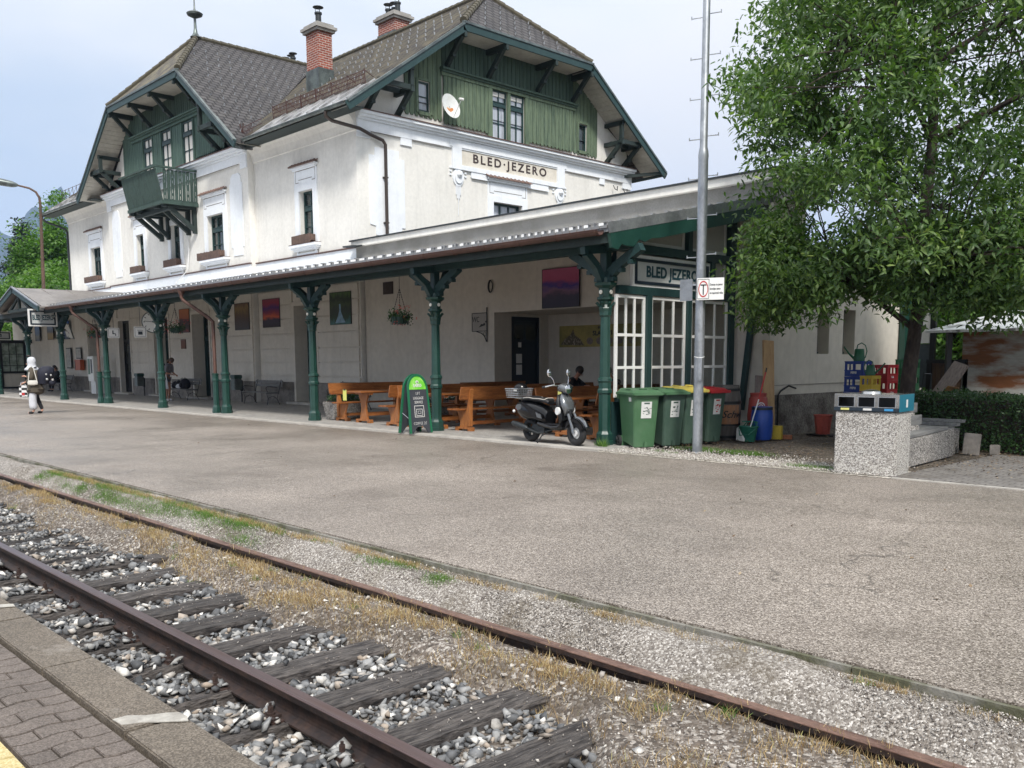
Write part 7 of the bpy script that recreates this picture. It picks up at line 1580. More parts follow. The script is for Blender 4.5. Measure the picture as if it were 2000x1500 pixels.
# ================================================ SCOOTER
def loft(b,rings,cap=True):
    n=len(rings[0]); m=len(rings); b._a([p for R in rings for p in R],[(i*n+k,i*n+(k+1)%n,(i+1)*n+(k+1)%n,(i+1)*n+k) for i in range(m-1) for k in range(n)]+([tuple(range(n))[::-1],tuple(range((m-1)*n,m*n))] if cap else [])); return b
def ell(cx,cz,wy,h,tilt=0,n=14,p=2.4,cy=0):
    R=[]
    for k in range(n):
        a=2*math.pi*k/n; c,s=math.cos(a),math.sin(a); y=wy*abs(c)**(2/p)*(1 if c>0 else -1); z=h*abs(s)**(2/p)*(1 if s>0 else -1)
        R.append((cx-z*math.sin(tilt),cy+y,cz+z*math.cos(tilt)))
    return R
m_gloss=M('gloss_black_paint',(.006,.006,.007),.2,var=.05,spec=.45); m_silver=M('silver_paint',(.17,.18,.19),.25,metal=.6,var=.04,coat=.4); m_seat=M('black_vinyl',(.018,.018,.020),.42,var=.1); m_chrome=M('chrome',(.68,.68,.68),.08,metal=1,var=.02); m_rimw=M('white_rim',(.68,.68,.67),.35,var=.03); m_pipew=M('white_seat_piping',(.55,.53,.48),.5,var=.03)
t=thing('motor_scooter','black and silver retro scooter with wire basket parked on the pavement edge','scooter',(0,0,0))
def tyre(cx,cz,R,r,w=1.0,steer=0):
    b=B(); rings=[]
    for k in range(36):
        a=2*math.pi*k/36; ring=[]
        for j in range(10):
            q=2*math.pi*j/10; rr_=R-r+r*math.cos(q); ring.append((cx+rr_*math.cos(a),r*w*math.sin(q),cz+rr_*math.sin(a)))
        rings.append(ring)
    n=10; b._a([p for g in rings for p in g],[(i*n+k,i*n+(k+1)%n,((i+1)%36)*n+(k+1)%n,((i+1)%36)*n+k) for i in range(36) for k in range(n)]); return b
def wheel(cx,nm,rimm,spk):
    cz=.22; o=tyre(cx,cz,.22,.062).build('tyre',m_rub,t,smooth=True)
    b=B(); 
    for s in(-1,1):
        rings=[[ (cx+r_*math.cos(2*math.pi*k/32),s*y_,cz+r_*math.sin(2*math.pi*k/32)) for k in range(32)] for r_,y_ in ((.162,.030),(.150,.042),(.140,.036),(.140,.01))]
        if s>0: rings=rings[::-1]
        loft(b,rings,False)
    for k in range(spk):
        a=2*math.pi*k/spk; b.beam((cx+.035*math.cos(a),0,cz+.035*math.sin(a)),(cx+.145*math.cos(a+.12),0,cz+.145*math.sin(a+.12)),.02,.013,up=(0,1,0))
    b.prism([(cx+.055*math.cos(a),cz+.055*math.sin(a)) for a in [2*math.pi*k/18 for k in range(18)]],lambda a,c,d:(a,d,c),-.05,.05); b.build('rim',rimm,o)
wheel(.60,'f',m_rimw,18); wheel(-.60,'r',m_gutg,6)
b=B(); loft(b,[ell(-.98,.60,.05,.05,0),ell(-.90,.61,.12,.11,0),ell(-.74,.58,.165,.17,0),ell(-.52,.56,.18,.19,0),ell(-.34,.55,.175,.17,0),ell(-.16,.50,.15,.17,0),ell(-.08,.44,.13,.14,0)]); b.build('rear_body',m_gloss,t,smooth=True)
b=B(); loft(b,[ell(-.28,.35,.15,.06),ell(-.10,.33,.17,.06),ell(.10,.30,.175,.055),ell(.26,.31,.17,.06),ell(.34,.36,.15,.06)]); b.build('floor_board',m_gloss,t,smooth=True)
b=B(); b.box(-.1,.28,-.14,.14,.352,.362); b.build('floor_mat',m_rub,t)
b=B(); loft(b,[ell(.29,.30,.14,.035,-.6),ell(.34,.42,.175,.04,-1.2),ell(.30,.60,.19,.045,-1.25),ell(.26,.78,.18,.05,-1.25),ell(.24,.88,.12,.05,-1.2)]); b.build('leg_shield',m_gloss,t,smooth=True)
b=B(); loft(b,[ell(.37,.52,.07,.05,-.9),ell(.40,.60,.12,.06,-1.0),ell(.36,.72,.15,.07,-1.1),ell(.31,.82,.13,.06,-1.2),ell(.27,.90,.07,.04,-1.2)]); b.build('front_shield_panel',m_silver,t,smooth=True)
for s in(-1,1):
    b=B(); b.prism([(-.62,.72),(-.30,.60),(-.12,.52),(-.09,.44),(-.22,.42),(-.36,.46),(-.56,.62),(-.7,.68)],lambda a,c,d:(a,s*d,c),.165,.186); b.build('side_cowl',m_gloss,t,bevel=.008)
    b=B(); b.prism([(-.28,.56),(-.14,.52),(-.11,.45),(-.24,.47)],lambda a,c,d:(a,s*d,c),.186,.190); b.build('side_flash',m_silver,t)
    b=B(); b.prism([(-.78+.07*math.cos(a)*1.2,.63+.055*math.sin(a)) for a in [2*math.pi*k/16 for k in range(16)]],lambda a,c,d:(a,s*d,c),.12,.172); b.build('rear_badge_panel',m_silver,t,bevel=.006)
    b=B(); b.prism([(.30+.055*math.cos(a),.60+.07*math.sin(a)) for a in [2*math.pi*k/16 for k in range(16)]],lambda a,c,d:(a,s*d,c),.150,.196); b.build('indicator',m_rimw,t,bevel=.005)
b=B(); loft(b,[ell(-.78,.75,.10,.03),ell(-.70,.785,.14,.045),ell(-.50,.795,.155,.05),ell(-.40,.775,.15,.045),ell(-.25,.775,.145,.045),ell(-.12,.76,.12,.05),ell(-.06,.73,.08,.04)]); o=b.build('seat',m_seat,t,smooth=True)
b=B()
for s in(-1,1): b.tube([(-.76,s*.09,.765),(-.68,s*.135,.80),(-.50,s*.150,.815),(-.40,s*.148,.80),(-.25,s*.14,.80),(-.12,s*.12,.785)],.007,5)
b.tube([(-.12,.12,.785),(-.10,.06,.81),(-.10,-.06,.81),(-.12,-.12,.785)],.007,5); b.build('piping',m_pipew,o)
b=B()
for i in range(12):
    a0=rad(20+i*11.5);a1=rad(20+(i+1)*11.5)
    R0,R1=.245,.262; W=.085
    v=[(.60+R*math.cos(a),y,.22+R*math.sin(a)) for R in (R0,R1) for a in (a0,a1) for y in (-W,W)]
    b._a(v,[(0,1,3,2),(4,6,7,5),(0,2,6,4),(1,5,7,3),(0,4,5,1),(2,3,7,6)])
    for s in(-1,1):
        v=[(.60+R*math.cos(a),s*y,.22+R*math.sin(a)) for R in (R0-.05,R1) for a in (a0,a1) for y in (W-.008,W)]; b._a(v,[(0,1,3,2),(4,6,7,5),(0,2,6,4),(1,5,7,3),(0,4,5,1),(2,3,7,6)])
b.build('front_fender',m_gloss,t)
b=B(); b.tube([(.60+.27*math.cos(rad(a)),0,.22+.27*math.sin(rad(a))) for a in (25,45,65,85)],[.02,.035,.04,.03],8); b.build('fender_trim',m_silver,t,smooth=True)
for s in(-1,1):
    b=B(); b.tube([(.46,s*.075,.55),(.56,s*.08,.34),(.60,s*.08,.22)],[.025,.028,.03],8); b.build('fork_leg',m_silver,t,smooth=True)
b=B(); b.tube([(.45,0,.5),(.30,0,.95)],.03,8); b.build('steering_column',m_gloss,t)
b=B(); loft(b,[ell(.16,.98,.06,.05),ell(.22,1.0,.11,.075),ell(.30,1.0,.13,.085),ell(.37,.98,.10,.08),ell(.39,.98,.08,.07)]); b.build('headlight_housing',m_silver,t,smooth=True)
b=B(); b.lathe([(.085,0),(.08,.012),(.03,.02)],(0,0,0),18,F=lambda x,y,z:(.392+z,x,.98+y)); b.build('headlight',m_chrome,t,smooth=True)
b=B(); b.tube([(.14,-.33,1.02),(.20,-.2,1.05),(.25,0,1.03),(.20,.2,1.05),(.14,.33,1.02)],.014,8); b.build('handlebar',m_chrome,t,smooth=True)
for s in(-1,1):
    b=B(); b.tube([(.10,s*.36,1.01),(.17,s*.24,1.04)],.022,8); b.build('grip',m_rub,t,smooth=True)
    b=B(); b.tube([(.20,s*.16,1.05),(.19,s*.18,1.14),(.15,s*.22,1.21)],.007,6); o=b.build('mirror_arm',m_chrome,t)
    b=B(); b.ball((.145,s*.23,1.26),.06,12,(.35,.95,1.25)); b.build('mirror',m_chrome,o,smooth=True)
b=B(); b.tube([(-.98,-.13,.33),(-.86,-.13,.31),(-.60,-.14,.26),(-.56,-.14,.25)],[.045,.055,.05,.02],12); b.build('exhaust',m_dkmetal,t,smooth=True)
b=B(); b.tube([(-.56,-.13,.25),(-.3,-.12,.18),(-.15,-.08,.2),(0,0,.26)],.02,8); b.build('exhaust_pipe',m_dkmetal,t,smooth=True)
b=B(); b.box(-.5,-.12,-.10,.10,.18,.33); b.box(-.66,-.4,-.10,-.06,.18,.28); b.build('engine_block',m_dkmetal,t,bevel=.02)
b=B(); b.tube([(-.15,-.10,.2),(-.22,-.2,.0)],.011,6); b.tube([(-.05,-.1,.2),(-.12,-.18,.14)],.01,6); b.build('side_stand',m_black,t)
b=B(); b.ball((-.985,0,.60),.05,10,(.6,1.3,1)); b.build('tail_light',m_redp,t,smooth=True)
b=B()
for s in(-1,1): b.ball((-.95,s*.13,.55),.03,8)
b.build('rear_indicators',m_rimw,t,smooth=True)
b=B(); b.tube([(-.78,-.08,.78),(-1.0,-.08,.80),(-1.0,.08,.80),(-.78,.08,.78)],.012,6); b.build('carrier',m_chrome,t)
b=B()
bxa,bxb,bw=-1.12,-.80,.16
for z,g in ((.80,0),(.84,.01),(.88,.015),(.92,.02),(.96,.025)):
    b.tube([(bxa-g,-bw-g,z),(bxb+g,-bw-g,z),(bxb+g,bw+g,z),(bxa-g,bw+g,z),(bxa-g,-bw-g,z)],.005 if z<.95 else .009,4)
for k in range(9):
    x=bxa+(bxb-bxa)*k/8
    for s in(-1,1): b.tube([(x,s*bw,.80),(x,s*(bw+.025),.96)],.003,4)
for k in range(9):
    y=-bw+2*bw*k/8
    for x,g in ((bxa,-.025),(bxb,.025)): b.tube([(x,y,.80),(x+g,y,.96)],.003,4)
    b.tube([(bxa,y,.80),(bxb,y,.80)],.003,4)
b.build('wire_basket',m_steel,t)
SC=(-11.28,11.72,.03); t.location=SC; t.rotation_euler=(0,rad(0),rad(-4))
hm=thing('crash_helmet','glossy black and white helmet sitting in the scooter basket','helmet',(0,0,0)); b=B(); b.lathe([(.07,-.09),(.115,-.06),(.13,0),(.12,.06),(.085,.105),(.04,.125),(.005,.13)],(0,0,0),20,1.05,.92); b.build('shell',m_gloss,hm,smooth=True); b=B(); b.tube([(.137*math.cos(a),.121*math.sin(a),-.01) for a in [k*.3 for k in range(8,16)]],.012,6); b.build('stripe',m_paper,hm,smooth=True)
hm.location=(-12.20,11.80,.97); hm.rotation_euler=(0,0,.3)
# small weeds near the last column and bins
grass('weeds',[(-10.35,11.95,.12,.08,120),(-10.25,11.9,.08,.05,60)],m_grass,'leafy weeds at the foot of the last green column',.14,lambda x,y:.02,'weeds')
# ================================================ TREES
m_leaf=attrmat('pear_leaves',[(0,(.024,.055,.018)),(.35,(.062,.120,.035)),(.65,(.120,.195,.055)),(.88,(.195,.275,.078)),(1,(.28,.36,.10))],.5,trans=.36,transcol=(1.3,1.6,.5),nvar=0,spec=.5)
m_leafb=attrmat('bright_background_leaves',[(0,(.035,.085,.015)),(.5,(.085,.18,.03)),(1,(.17,.28,.05))],.5,trans=.35,nvar=0)
m_leafc=attrmat('dark_conifer_needles',[(0,(.010,.025,.014)),(.5,(.022,.045,.026)),(1,(.04,.07,.04))],.6,nvar=0)
m_bark=M('dark_bark',(.060,.045,.036),.9,col2=(.025,.018,.015),vs=9,vlo=.42,vhi=.6,var=.3,fs=30,bump=1,bs=22,stretch=(1,1,.35),bdist=.03)
# drooping leaf, folded along the midrib
lfv=np.array([(0,0,0),(.22,.35,-.06),(0,.38,.02),(-.22,.35,-.06),(.14,.75,-.22),(0,.80,-.15),(-.14,.75,-.22),(0,1.1,-.38)],float)
lff=np.array([(0,1,2),(0,2,3),(2,1,4),(2,4,5),(3,2,5),(3,5,6),(5,4,7),(5,7,6)])
lfs=(lfv,lff)
lf4=(np.array([(0,0,0),(.3,.5,-.05),(0,1.05,-.25),(-.3,.5,-.05)],float),np.array([(0,1,2),(0,2,3)]))
def limb(b,pts,r0,r1,n=7):
    m=len(pts); b.tube(pts,[r0+(r1-r0)*i/(m-1) for i in range(m)],n)
def tree(name,lab,cat,base,trunk_pts,tr,clusters,nl,ls,mat,group=None,seed=1,leafshape=None,bark=None,sigma=.33,limbs=True,flat=.75,kind=None):
    """clusters: array Nx3 world"""
    t=thing(name,lab,cat,base,group=group); rs_=np.random.RandomState(seed); rr_=random.Random(seed)
    b=B(); m=len(trunk_pts); b.tube(trunk_pts,[tr*(1.25 if i==0 else 1)*(1-.55*i/(m-1)) for i in range(m)],12); b.build('trunk',bark or m_bark,t,smooth=True)
    cl=np.array(clusters)
    if limbs:
        T=[Vector(p) for p in trunk_pts]; 
        # main limbs by clustering cluster-centres angularly
        k=9; cen=cl[rs_.choice(len(cl),k,replace=False)]
        for _ in range(6):
            d=((cl[:,None]-cen[None])**2).sum(2); a=d.argmin(1)
            cen=np.array([cl[a==i].mean(0) if (a==i).any() else cen[i] for i in range(k)])
        for i in range(k):
            b=B(); q=Vector(cen[i]); 
            st=min(T[1:],key=lambda p:(p-q).length+abs(p.z-(q.z-1.2))*1.5); mid=st.lerp(q,.5)+Vector((rr_.uniform(-.15,.15),rr_.uniform(-.15,.15),.1))
            limb(b,[st,st.lerp(mid,.5),mid,q],tr*.42,tr*.16)
            for c in cl[a==i]:
                c=Vector(c); s0=mid.lerp(q,rr_.uniform(.0,1)); m2=s0.lerp(c,.55)+Vector((rr_.uniform(-.1,.1),rr_.uniform(-.1,.1),rr_.uniform(0,.15))); limb(b,[s0,m2,c],tr*.10,.006,5)
            b.build('limb',bark or m_bark,t,smooth=True)
    per=nl//len(cl); P=np.repeat(cl,per,0); n=len(P); sg=np.repeat(rs_.uniform(.65,1.35,len(cl)),per)*sigma
    g=rs_.normal(0,1,(n,3)); rad_=np.linalg.norm(g,axis=1,keepdims=True); g=g/np.maximum(rad_,.01)*np.minimum(rad_,2.0)
    P=P+g*sg[:,None]*np.array([1,1,flat])
    tone=np.repeat(rs_.uniform(-.16,.16,len(cl)),per)
    rnd=np.clip(.45+tone+rs_.normal(0,.17,n),0,1)
    rot=np.column_stack([rs_.normal(-.35,.45,n),rs_.normal(0,.45,n),rs_.uniform(0,6.283,n)])
    s=ls*rs_.uniform(.6,1.3,n)
    merged('crown',[leafshape or lfs],P,s[:,None]*np.ones((1,3)),rot,mat,rnd=rnd,parent=t)
    return t
def ellcl(c,r,n,seed,shell=.35,lo=-1,cond=None):
    rs_=np.random.RandomState(seed); out=[]
    while len(out)<n:
        p=rs_.uniform(-1,1,3); d=np.linalg.norm(p)
        if d>1 or d<shell*rs_.uniform(0,1.6): continue
        # lumpy outline
        q=p/max(d,.01); lump=1+.16*math.sin(5*q[0]+3*q[2]+seed)+.12*math.sin(7*q[1]-4*q[2]+seed*2)
        w=np.array(c)+p*np.array(r)*lump
        if w[2]<c[2]+lo*r[2]: continue
        if cond and not cond(w): continue
        out.append(w)
    return out
def topx(w):   # project to photo pixels
    v=Vector(w)-Vector((0,0,CH)); z=v.dot(vf); return 1002.6+1776.51*v.dot(r2)/z, 927.78-1776.51*v.dot(u2)/z
TB=Vector((-6.68,15.6,0))
def inside(w):
    x,y=topx(w)
    # crown outline in the photograph, left side: only a check that clusters follow the real tree's lopsided shape
    pts=[(-200,1560),(0,1505),(60,1480),(110,1440),(200,1425),(280,1440),(330,1450),(400,1425),(450,1440),(500,1450),(560,1470),(600,1480),(640,1530),(660,1600),(700,3000)]
    for (ya,xa),(yb,xb) in zip(pts,pts[1:]):
        if ya<=y<=yb:
            return x>xa+(xb-xa)*(y-ya)/(yb-ya)+12 and y<(595 if x<1480 else 615 if x<1530 else 560 if x<1575 else 590 if x<1600 else 520 if x<1680 else 555 if x<1740 else 580)
    return y<-200
def gap(w):
    x,y=topx(w)
    for gx,gy,gr in ((1615,430,62),(1600,480,44),(1650,385,50),(1540,300,26),(1860,115,34),(1790,240,30),(1700,200,22),(1500,120,20),(1950,250,24),(1680,90,20)):
        if (x-gx)**2+(y-gy)**2<gr*gr: return False
    return True
cls=ellcl((-6.25,15.3,5.6),(3.9,3.3,3.9),360,3,shell=.5,cond=lambda w:inside(w) and gap(w) and w[2]>2.3)
low=ellcl((-8.3,14.3,2.75),(1.7,1.3,.85),60,5,shell=.1,cond=lambda w:inside(w) and gap(w))+ellcl((-6.0,14.3,2.9),(2.0,1.3,.75),44,6,shell=.1,cond=lambda w:inside(w) and gap(w))+ellcl((-4.2,14.6,3.1),(1.6,1.5,1.0),30,7,shell=.1,cond=lambda w:w[2]>2.2)
tree('pear_tree','big leafy green tree with a dark trunk filling the right side of the photo','tree',TB,[TB+Vector(p) for p in ((0,0,-.05),(.01,0,.5),(.04,0,1.2),(.12,-.02,2.0),(.2,-.05,2.9),(.22,-.1,3.9),(.3,-.15,5.0),(.28,-.2,6.2),(.35,-.2,7.4))],.14,cls+low,92000,.108,m_leaf,seed=4,sigma=.27)
# hedge
def hedge():
    t=thing('clipped_hedge','dark green clipped hedge behind the concrete bench','hedge',(-2,16.3,0)); rs_=np.random.RandomState(9); n=52000
    L=10.5; u=rs_.uniform(0,L,n); face=rs_.rand(n); v=rs_.uniform(0,1,n); w=rs_.uniform(0,1,n)
    top=face<.4; front=(face>=.4)&(face<.9)
    y=np.where(top,v*1.3,np.where(front,.0+.06*rs_.normal(0,1,n),v*1.3)); z=np.where(top,.88+.025*rs_.normal(0,1,n),w*.90)
    uu=np.where((~top)&(~front),rs_.normal(0,.05,n),u)
    y=y+.06*np.sin(uu*3+z*5)+rs_.normal(0,.03,n); z=z+.03*np.sin(uu*4)+.02*np.sin(uu*9+y*5); z=np.maximum(z,.03)
    d=np.array([.985,-.17]); nn=np.array([.17,.985]); O=np.array([-6.75,16.05])
    P=np.column_stack([O[0]+uu*d[0]+y*nn[0],O[1]+uu*d[1]+y*nn[1],z])
    b=B(); 
    q=lambda a,c,zz:(O[0]+a*d[0]+c*nn[0],O[1]+a*d[1]+c*nn[1],zz)
    b._a([q(.08,.08,0),q(L,.08,0),q(L,1.2,0),q(.08,1.2,0),q(.08,.08,.82),q(L,.08,.82),q(L,1.2,.82),q(.08,1.2,.82)],[(0,1,5,4),(1,2,6,5),(2,3,7,6),(3,0,4,7),(4,5,6,7)]); b.build('dark_shade_core',m_bark,t)  # solid dark box added inside the leaves, stands for the hedge's inner shade
    merged('leaves',[lf4],P,(.045*rs_.uniform(.6,1.3,n))[:,None]*np.ones((1,3)),rs_.uniform(-3.1,3.1,(n,3)),m_hedge,rnd=np.clip(rs_.normal(.4,.2,n),0,1),parent=t)
m_hedge=attrmat('hedge_leaves',[(0,(.015,.038,.014)),(.5,(.042,.092,.030)),(1,(.09,.165,.05))],.45,trans=.15,nvar=0)
hedge()
# trees behind the shed
GB='trees beyond the shed and yard'
def bgtree(lab,x,y,h,r,n,seed,mat=None,ls=.16,group=GB,z0=.15,cat='tree',nm='background_tree',sg=.6,fl=.8):
    cl=ellcl((x,y,h*(.5+z0/2)),(r,r,h*(.5-z0/2)),n,seed,shell=.5); 
    return tree(nm,lab,cat,(x,y,-.3),[(x,y,-.3),(x+.05,y,h*.2),(x-.05,y,h*.45),(x+.1,y,h*.75)],.06+h*.016,cl,n*(190 if ls<.29 else 170),ls,mat or m_leafb,group=group,seed=seed,leafshape=lf4,sigma=sg,flat=fl)
bgtree('bright green bush seen in the gap between trunk and shed',-9.6,25.5,4.6,2.2,60,21,ls=.17,z0=.05)
bgtree('leafy tree directly behind the rusty shed',-6.2,27.5,6.5,2.8,80,22,ls=.19,z0=.05)
bgtree('leafy tree at the right edge of the photo behind the shed',-2.2,27.0,7.5,3.0,90,23,ls=.19,z0=.05)
bgtree('tall tree far behind the annex, mostly hidden by the big tree',-11.5,33,6.0,2.8,60,24,ls=.22,z0=.05)
# trees left behind the station
GL='trees beyond the left end of the station'
def az(px,D):   # place at horizontal distance D in the direction of photo column px
    d=r2*((px-1002.6)/1776.51)+vf+u2*((927.78-690)/1776.51); d.z=0; d.normalize(); return d.x*D,d.y*D
for px,D,h,r,n,lab,kind in ((10,92,8.6,4.6,110,'low rounded green tree at the far left edge','l'),(122,88,14.6,3.4,130,'tallest bright green tree left of the station wall','l'),(66,100,9.0,3.2,90,'green tree between the street lamp and far left edge','l'),(150,80,9.5,4.0,90,'leafy tree tucked against the left corner of the station','l'),(-48,86,11.0,1.8,60,'dark tree cut by the left edge of the photo','c'),(55,100,15.2,1.3,70,'slim dark conifer behind the bright green trees','c'),(40,78,7.5,4.0,80,'bushy shrubbery under the far left trees','l'),(110,72,7.0,4.0,80,'bushy shrubbery above the cross canopy roof','l')):
    x,y=az(px,D); bgtree(lab,x,y,h,r,n,int(px)+60,mat=m_leafc if kind=='c' else m_leafb,ls=.30,group=GL,z0=.02,sg=.45 if kind=='c' else .7)
# mountains
def ridge_mesh(name,D,prof,mat):
    b=B(); n=len(prof); v=[]
    rs_=random.Random(7)
    for k,(px,h) in enumerate(prof):
        for j,(dd,hh) in enumerate(((0,0),(.12,.35),(.26,.72),(.42,1.0),(.8,.6))):
            x,y=az(px,D*(1+dd)); v.append((x,y,-1+h*hh*(1+dd)*(1+.04*math.sin(px*.11+j*2))))
    m=5; f=[(k*m+j,(k+1)*m+j,(k+1)*m+j+1,k*m+j+1) for k in range(n-1) for j in range(m-1)]
    b._a(v,f); return b.build(name,mat,kind='structure',smooth=True)
m_mount=M('forested_mountain',(.025,.04,.03),1,col2=(.055,.06,.055),vs=.006,vlo=.5,vhi=.7,var=.25,fs=.05)
def mh(x):
    pts=[(-700,300),(-200,360),(-60,330),(0,322),(30,312),(60,340),(100,395),(140,430),(170,400),(230,300),(330,150),(1500,150)]
    for (a,u),(c,v) in zip(pts,pts[1:]):
        if a<=x<=c: return u+(v-u)*(x-a)/(c-a)+(5*math.sin(x*.23)+4*math.sin(x*.57))
    return 150
pr_=[(x,mh(x)) for x in list(range(-700,-60,40))+list(range(-60,240,10))+list(range(240,1500,40))]
ridge_mesh('mountains',2600,pr_,m_mount)
# ================================================ PEOPLE
def skin(name,nodes,edges,mat,parent,root=0,sub=2):
    bm=bmesh.new(); L=bm.verts.layers.skin.verify(); vs=[]
    for i,(p,r) in enumerate(nodes):
        v=bm.verts.new(p); v[L].radius=(r,r) if not hasattr(r,'__len__') else r; v[L].use_root=(i==root); vs.append(v)
    for a,c in edges: bm.edges.new((vs[a],vs[c]))
    me=bpy.data.meshes.new('t'); bm.to_mesh(me); bm.free(); o=bpy.data.objects.new('t',me); COL.objects.link(o)
    m=o.modifiers.new('s','SKIN'); m.use_smooth_shade=True; m.branch_smoothing=.5; m2=o.modifiers.new('u','SUBSURF'); m2.levels=m2.render_levels=sub
    bpy.context.view_layer.update(); me2=bpy.data.meshes.new_from_object(o.evaluated_get(bpy.context.evaluated_depsgraph_get())); bpy.data.objects.remove(o); me2.name=name
    me2.polygons.foreach_set('use_smooth',[True]*len(me2.polygons)); me2.materials.clear(); me2.materials.append(mat); me2.update()
    o=bpy.data.objects.new(name,me2); COL.objects.link(o); o.parent=parent; return o
def chain(ns,es,start,pts):   # append chain from node index
    k=start
    for p,r in pts: ns.append((p,r)); es.append((k,len(ns)-1)); k=len(ns)-1
    return k
def hand(ns,es,w,el,curl=.5,side=1):
    """fingers after wrist node w, given elbow position el"""
    W=Vector(ns[w][0]); d=(W-Vector(el)).normalized(); up=Vector((0,0,1)); s=d.cross(up); s=s.normalized() if s.length>.2 else Vector((0,1,0)); n=s.cross(d).normalized()
    p=chain(ns,es,w,[(W+d*.04,.020),(W+d*.075,(.018,.034))])
    for k,(off,L) in enumerate(((-.027,.068),(-.009,.078),(.009,.073),(.027,.058))):
        b0=W+d*.085+s*off; q=[(b0,.0095),(b0+d*L*.5-n*L*.2*curl*2,.0085),(b0+d*L*(.8-.3*curl)-n*L*.8*curl,.0075)]; chain(ns,es,p,q)
    t0=W+d*.035+s*(-.030*side); chain(ns,es,w+1 if False else p-1,[(t0+s*(-.012*side),.0105),(t0+d*.03+s*(-.026*side)-n*.012,.0095),(t0+d*.055+s*(-.03*side)-n*.024,.008)])
m_skin=M('light_skin',(.50,.27,.19),.55,var=.05); m_skind=M('tanned_skin',(.36,.18,.12),.55,var=.05)
def person(lab,loc,rz,J,skinm,cl,hair,scarf=None,group=None):
    """J: dict of joints in local space: pelvis, chest, neck, head (centre), and per side hip/knee/ankle/toe, shoulder/elbow/wrist"""
    t=thing('person',lab,'person',(0,0,0),group=group); V=lambda k:Vector(J[k])
    ns=[];es=[]
    ns.append((V('pelvis'),(.105,.13)))
    c1=chain(ns,es,0,[(V('pelvis').lerp(V('chest'),.5),(.085,.115)),(V('chest'),(.10,.145))]); nk=chain(ns,es,c1,[(V('neck'),.055)])
    up=(V('head')-V('neck')).normalized(); fw=Vector(J.get('face',(1,0,0))).normalized(); fw=(fw-up*fw.dot(up)).normalized(); sd=up.cross(fw)
    H=V('head')
    hd=chain(ns,es,nk,[(V('neck')+up*.06,.052),(H-up*.045+fw*.005,(.070,.062)),(H+up*.03-fw*.008,(.088,.076)),(H+up*.085-fw*.012,(.070,.062))])
    for s in('l','r'):
        sg=1 if s=='l' else -1
        sh=V('shoulder_'+s); e=V('elbow_'+s); w_=V('wrist_'+s)
        k=chain(ns,es,c1,[(sh,.052),(sh.lerp(e,.5),.043),(e,.035),(e.lerp(w_,.4),.036),(w_,.024)]); hand(ns,es,k,e,.5,sg)
        h=V('hip_'+s); kn=V('knee_'+s); an=V('ankle_'+s); to=V('toe_'+s)
        chain(ns,es,0,[(h,.088),(h.lerp(kn,.5),.070),(kn,.052),(kn.lerp(an,.35),.054),(an,.034),(an.lerp(to,.5)-Vector((0,0,.03)),.034),(to,.026)])
    skin('body',ns,es,skinm,t)
    # face: nose, eyes, mouth, ears as one mesh pieces
    b=B(); b.ball(H+fw*.098-up*.012,.013,8,(1.1,.9,1.6)); b.build('nose',skinm,t,smooth=True)
    for sg,nm in((1,'eye'),(-1,'eye')):
        b=B(); b.ball(H+fw*.082+sd*.030*sg+up*.012,.011,8); b.build(nm,m_black,t,smooth=True)
        b=B(); b.ball(H+sd*.078*sg-up*.005,.02,8,(1,.45,1.4)); b.build('ear',skinm,t,smooth=True)
    b=B(); b.beam(H+fw*.086-up*.048-sd*.02,H+fw*.086-up*.048+sd*.02,.006,.008); b.build('mouth',M('lips',(.30,.10,.09),.6) if 'lips' not in bpy.data.materials else bpy.data.materials['lips'],t)
    if hair:
        RM=Matrix((fw,sd,up)).transposed(); b=B(); b.ball((0,0,0),.1,16,(1.02,.92,1.08)); b.v=[tuple(H+up*.042-fw*.030+RM@Vector(q)) for q in b.v]
        if hair[1]: n0=len(b.v); b.ball((0,0,0),.07,12,(.8,1.15,1.5)); b.v=b.v[:n0]+[tuple(H-up*.06-fw*.085+RM@Vector(q)) for q in b.v[n0:]]
        b.build('hair',hair[0],t,smooth=True)
    # clothing
    for nm,mt,parts in cl:
        ns=[];es=[]
        if nm in('jacket','shirt','coat'):
            f=1.5 if nm=='coat' else 1.16 if nm!='shirt' else 1.08
            ns.append((V('pelvis')+Vector((0,0,-.02)),(.118*f,.15*f))); c=chain(ns,es,0,[(V('pelvis').lerp(V('chest'),.5),(.10*f,.13*f)),(V('chest'),(.115*f,.155*f)),(V('neck')-up*.01,.068)])
            ci=2
            if nm=='coat': 
                chain(ns,es,0,[(V('pelvis')+Vector((-.02,0,-.16)),(.22,.24)),(V('pelvis')+Vector((-.03,0,-.34)),(.24,.26))])
            for s in('l','r'):
                sh=V('shoulder_'+s); e=V('elbow_'+s); w_=V('wrist_'+s); q=[(sh,.068*f),(sh.lerp(e,.5),.058*f),(e,.050*f)]
                if 'short' not in parts: q+=[(e.lerp(w_,.5),.045*f),(e.lerp(w_,.93),.038*f)]
                chain(ns,es,ci,q)
        if nm in('trousers','shorts'):
            wd='wide' in parts; ns.append((V('pelvis')+Vector((0,0,.04)),(.125,.15)))
            for s in('l','r'):
                if ('l' in parts and s=='r') or ('r' in parts and s=='l'): continue
                h=V('hip_'+s); kn=V('knee_'+s); an=V('ankle_'+s)
                q=[(h,.105),(h.lerp(kn,.5),.092 if not wd else .11)]
                if nm=='trousers': q+=[(kn,.068 if not wd else .115),(kn.lerp(an,.5),.062 if not wd else .12),(kn.lerp(an,.95),.052 if not wd else .125)]
                chain(ns,es,0,q)
